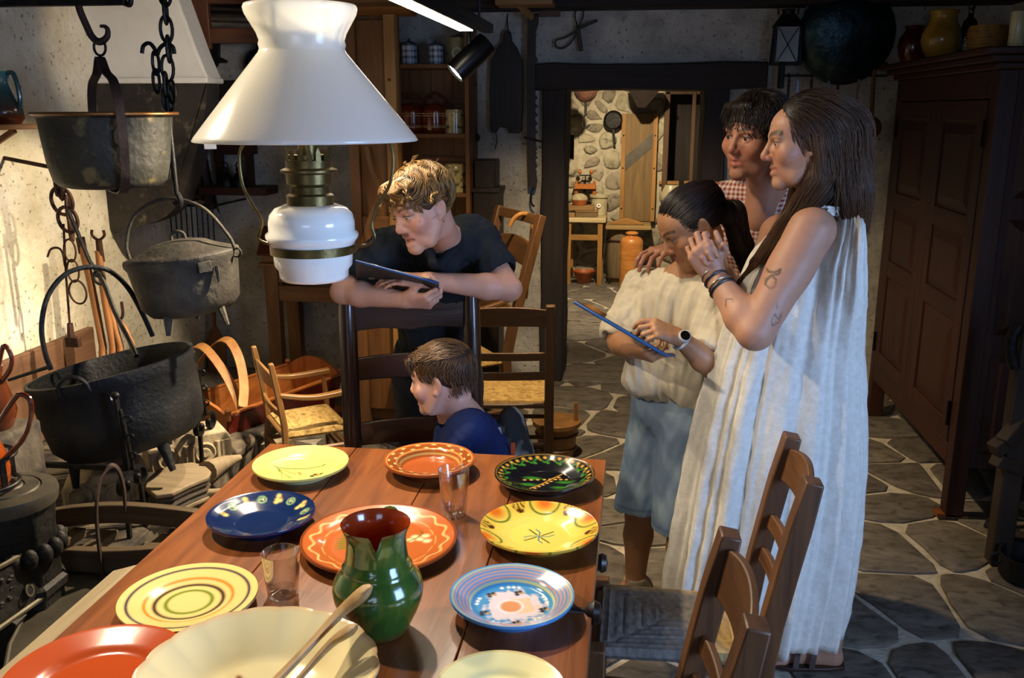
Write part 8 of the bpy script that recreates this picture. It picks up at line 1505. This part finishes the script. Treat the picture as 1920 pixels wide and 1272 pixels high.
# ------------------------------------------------------------------ small boy on the chair
sb = person('small boy in a navy T-shirt sitting sideways on the walnut chair', V(P(890, 840, 2.45)[0], 2.46, .455))
hR = axes((-.985, .10, -.16), roll=0.); hO = P(830, 712, 2.40); hs = .88
s = S(); head(s, hR, hO, hs, nose=.55, jaw=.95, smile=.7, mouth=.25, lids=.32, child=1.)
neck, chest = P(862, 778, 2.44), P(885, 850, 2.46); pel = V(chest[0] + .03, 2.47, .535); sN, eN, wN = P(880, 812, 2.35), V(chest[0] - .07, 2.29, .56), V(chest[0] - .20, 2.33, .565); sF, eF, wF = P(872, 805, 2.56), V(chest[0] - .08, 2.60, .57), V(chest[0] - .20, 2.55, .57)
torso(s, pel, chest, neck, sN, sF, V(-1, 0, -.1), .10, .08, .11); s.cap(neck, hO + hR @ V(0, -.03, -.055), .041, .043, .02); arm(s, sN, eN, wN, (.034, .03, .028, .02)); arm(s, sF, eF, wF, (.034, .03, .028, .02)); hand(s, wN, V(-1, .1, -.1), V(0, 0, 1), 1, .72); hand(s, wF, V(-1, -.1, -.1), V(0, 0, 1), -1, .72)
for q in (-1, 1): kn_ = V(pel[0] - .27, 2.46 + q*.07, .535); a_ = V(kn_[0] - .0, kn_[1], .13); leg(s, pel + V(0, q*.06, -.01), kn_, a_, (.056, .044, .04, .028)); s.cap(a_, a_ + V(-.11, 0, -.05), .028, .022, .02)
v, f = s.mesh(.007, [(*box3(hO, .135), .0024)]); vobj('body', v, f, skin_col(v, [(hR, hO, hs, .7)], '#bd8d78', brow='#5a3e2c'), m_skin, sb); eyes(sb, hR, hO, hs, (0, 1, -.2), '#2c2018')
s = S(); s.use(hR, hO, hs); s.ell((0, -.015, .040), (.081, .101, .088), .02); s.ell((0, .102, -.040), (.090, .062, .094), .008, 2); s.cap((-.04, .082, .072), (.04, .082, .072), .014, .014, .015); s.ell((-.09, .012, -.050), (.05, .030, .055), .008, 2); s.ell((.09, .012, -.050), (.05, .030, .055), .008, 2); s.sph((0, -.02, -.125), .078, .02, 2)
def fl(p):
    l = ((p - hO) @ hR)/hs; d = np.stack([l[:, 0]*6, l[:, 1]*2 + np.where((l[:, 2] > .04) & (l[:, 1] < .06), .6, -.15), np.where(l[:, 2] > .08, .1, -.8)], 1); return d @ hR.T
hair_obj(sb, s, .004, fl, 3000, .028, .0008, '#2c1d12', '#5a4026', 13, lift=.003, wob=.15, tip='#6b4c2a', capcol='#2a1c12', mask=noear(hR, hO, hs))
s = S(); torso(s, pel + V(0, 0, .01), chest, neck - V(0, 0, .04), sN, sF, V(-1, 0, -.1), .125, .10, .13, k=.05); s.cap(sN, sN*.4 + eN*.6, .050, .052, .04); s.cap(sF, sF*.4 + eF*.6, .050, .052, .04); s.cap(sN + V(0, .03, .01), neck + V(.02, -.03, -.015), .045, .045, .03); s.sph(neck + V(-.02, 0, .025), .058, .012, 2)
garment('t_shirt', s, .0055, solidcol('#12204a', .06), sb, folds(.004, 24, (1, 1, .6), 51), sm=2)
s = S(); s.ell(pel, (.115, .12, .075), .03)
for q in (-1, 1): s.cap(pel + V(0, q*.06, -.005), V(pel[0] - .24, 2.46 + q*.07, .53), .068, .062, .03)
garment('shorts', s, .007, solidcol('#2a2f38'), sb, folds(.003, 22), mat=m_trs)
for q in (-1, 1): b = V(pel[0] - .27, 2.46 + q*.07, .06); s = S(); s.cap(b + V(.03, 0, .03), b + V(-.12, 0, .02), .036, .03, .03); s.cut(V(0, 0, .055), V(0, 0, -1)); vv, ff = s.mesh(.006); vobj('shoe', vv, ff, np.tile(L3('#4a4c50'), (len(vv), 1)), m_shoe, sb)
bk_ = P(958, 830, 2.56); bp_ = thing('backpack', 'grey and black backpack with an orange tag behind the small boy', 'backpack', bk_ - V(0, 0, .14)); s = S(); s.ell(bk_ - V(0, 0, .02), (.055, .10, .13), .02); s.ell(bk_ + V(.03, -.05, -.04), (.05, .05, .08), .02)
garment('bag', s, .005, lambda v: mixc(np.tile(L3('#1c1e20'), (len(v), 1)), (snoise(v*V(1, 1, .5), 26, 7))*2, '#77766f'), bp_, folds(.006, 22)); G().ribbon(bez([bk_ + V(-.03, -.10, .08), bk_ + V(-.01, -.115, .0), bk_ + V(.02, -.11, -.08)], 6), .028, .006, V(1, 0, 0)).build('strap', M('grey_strap', '#8a8982', '#a5a49c', rough=.8, scale=30), bp_); q = P(962, 842, 2.43); G().box(q, (.012, .004, .035)).build('tag', M('orange_tag', '#c8501a', rough=.6), bp_)
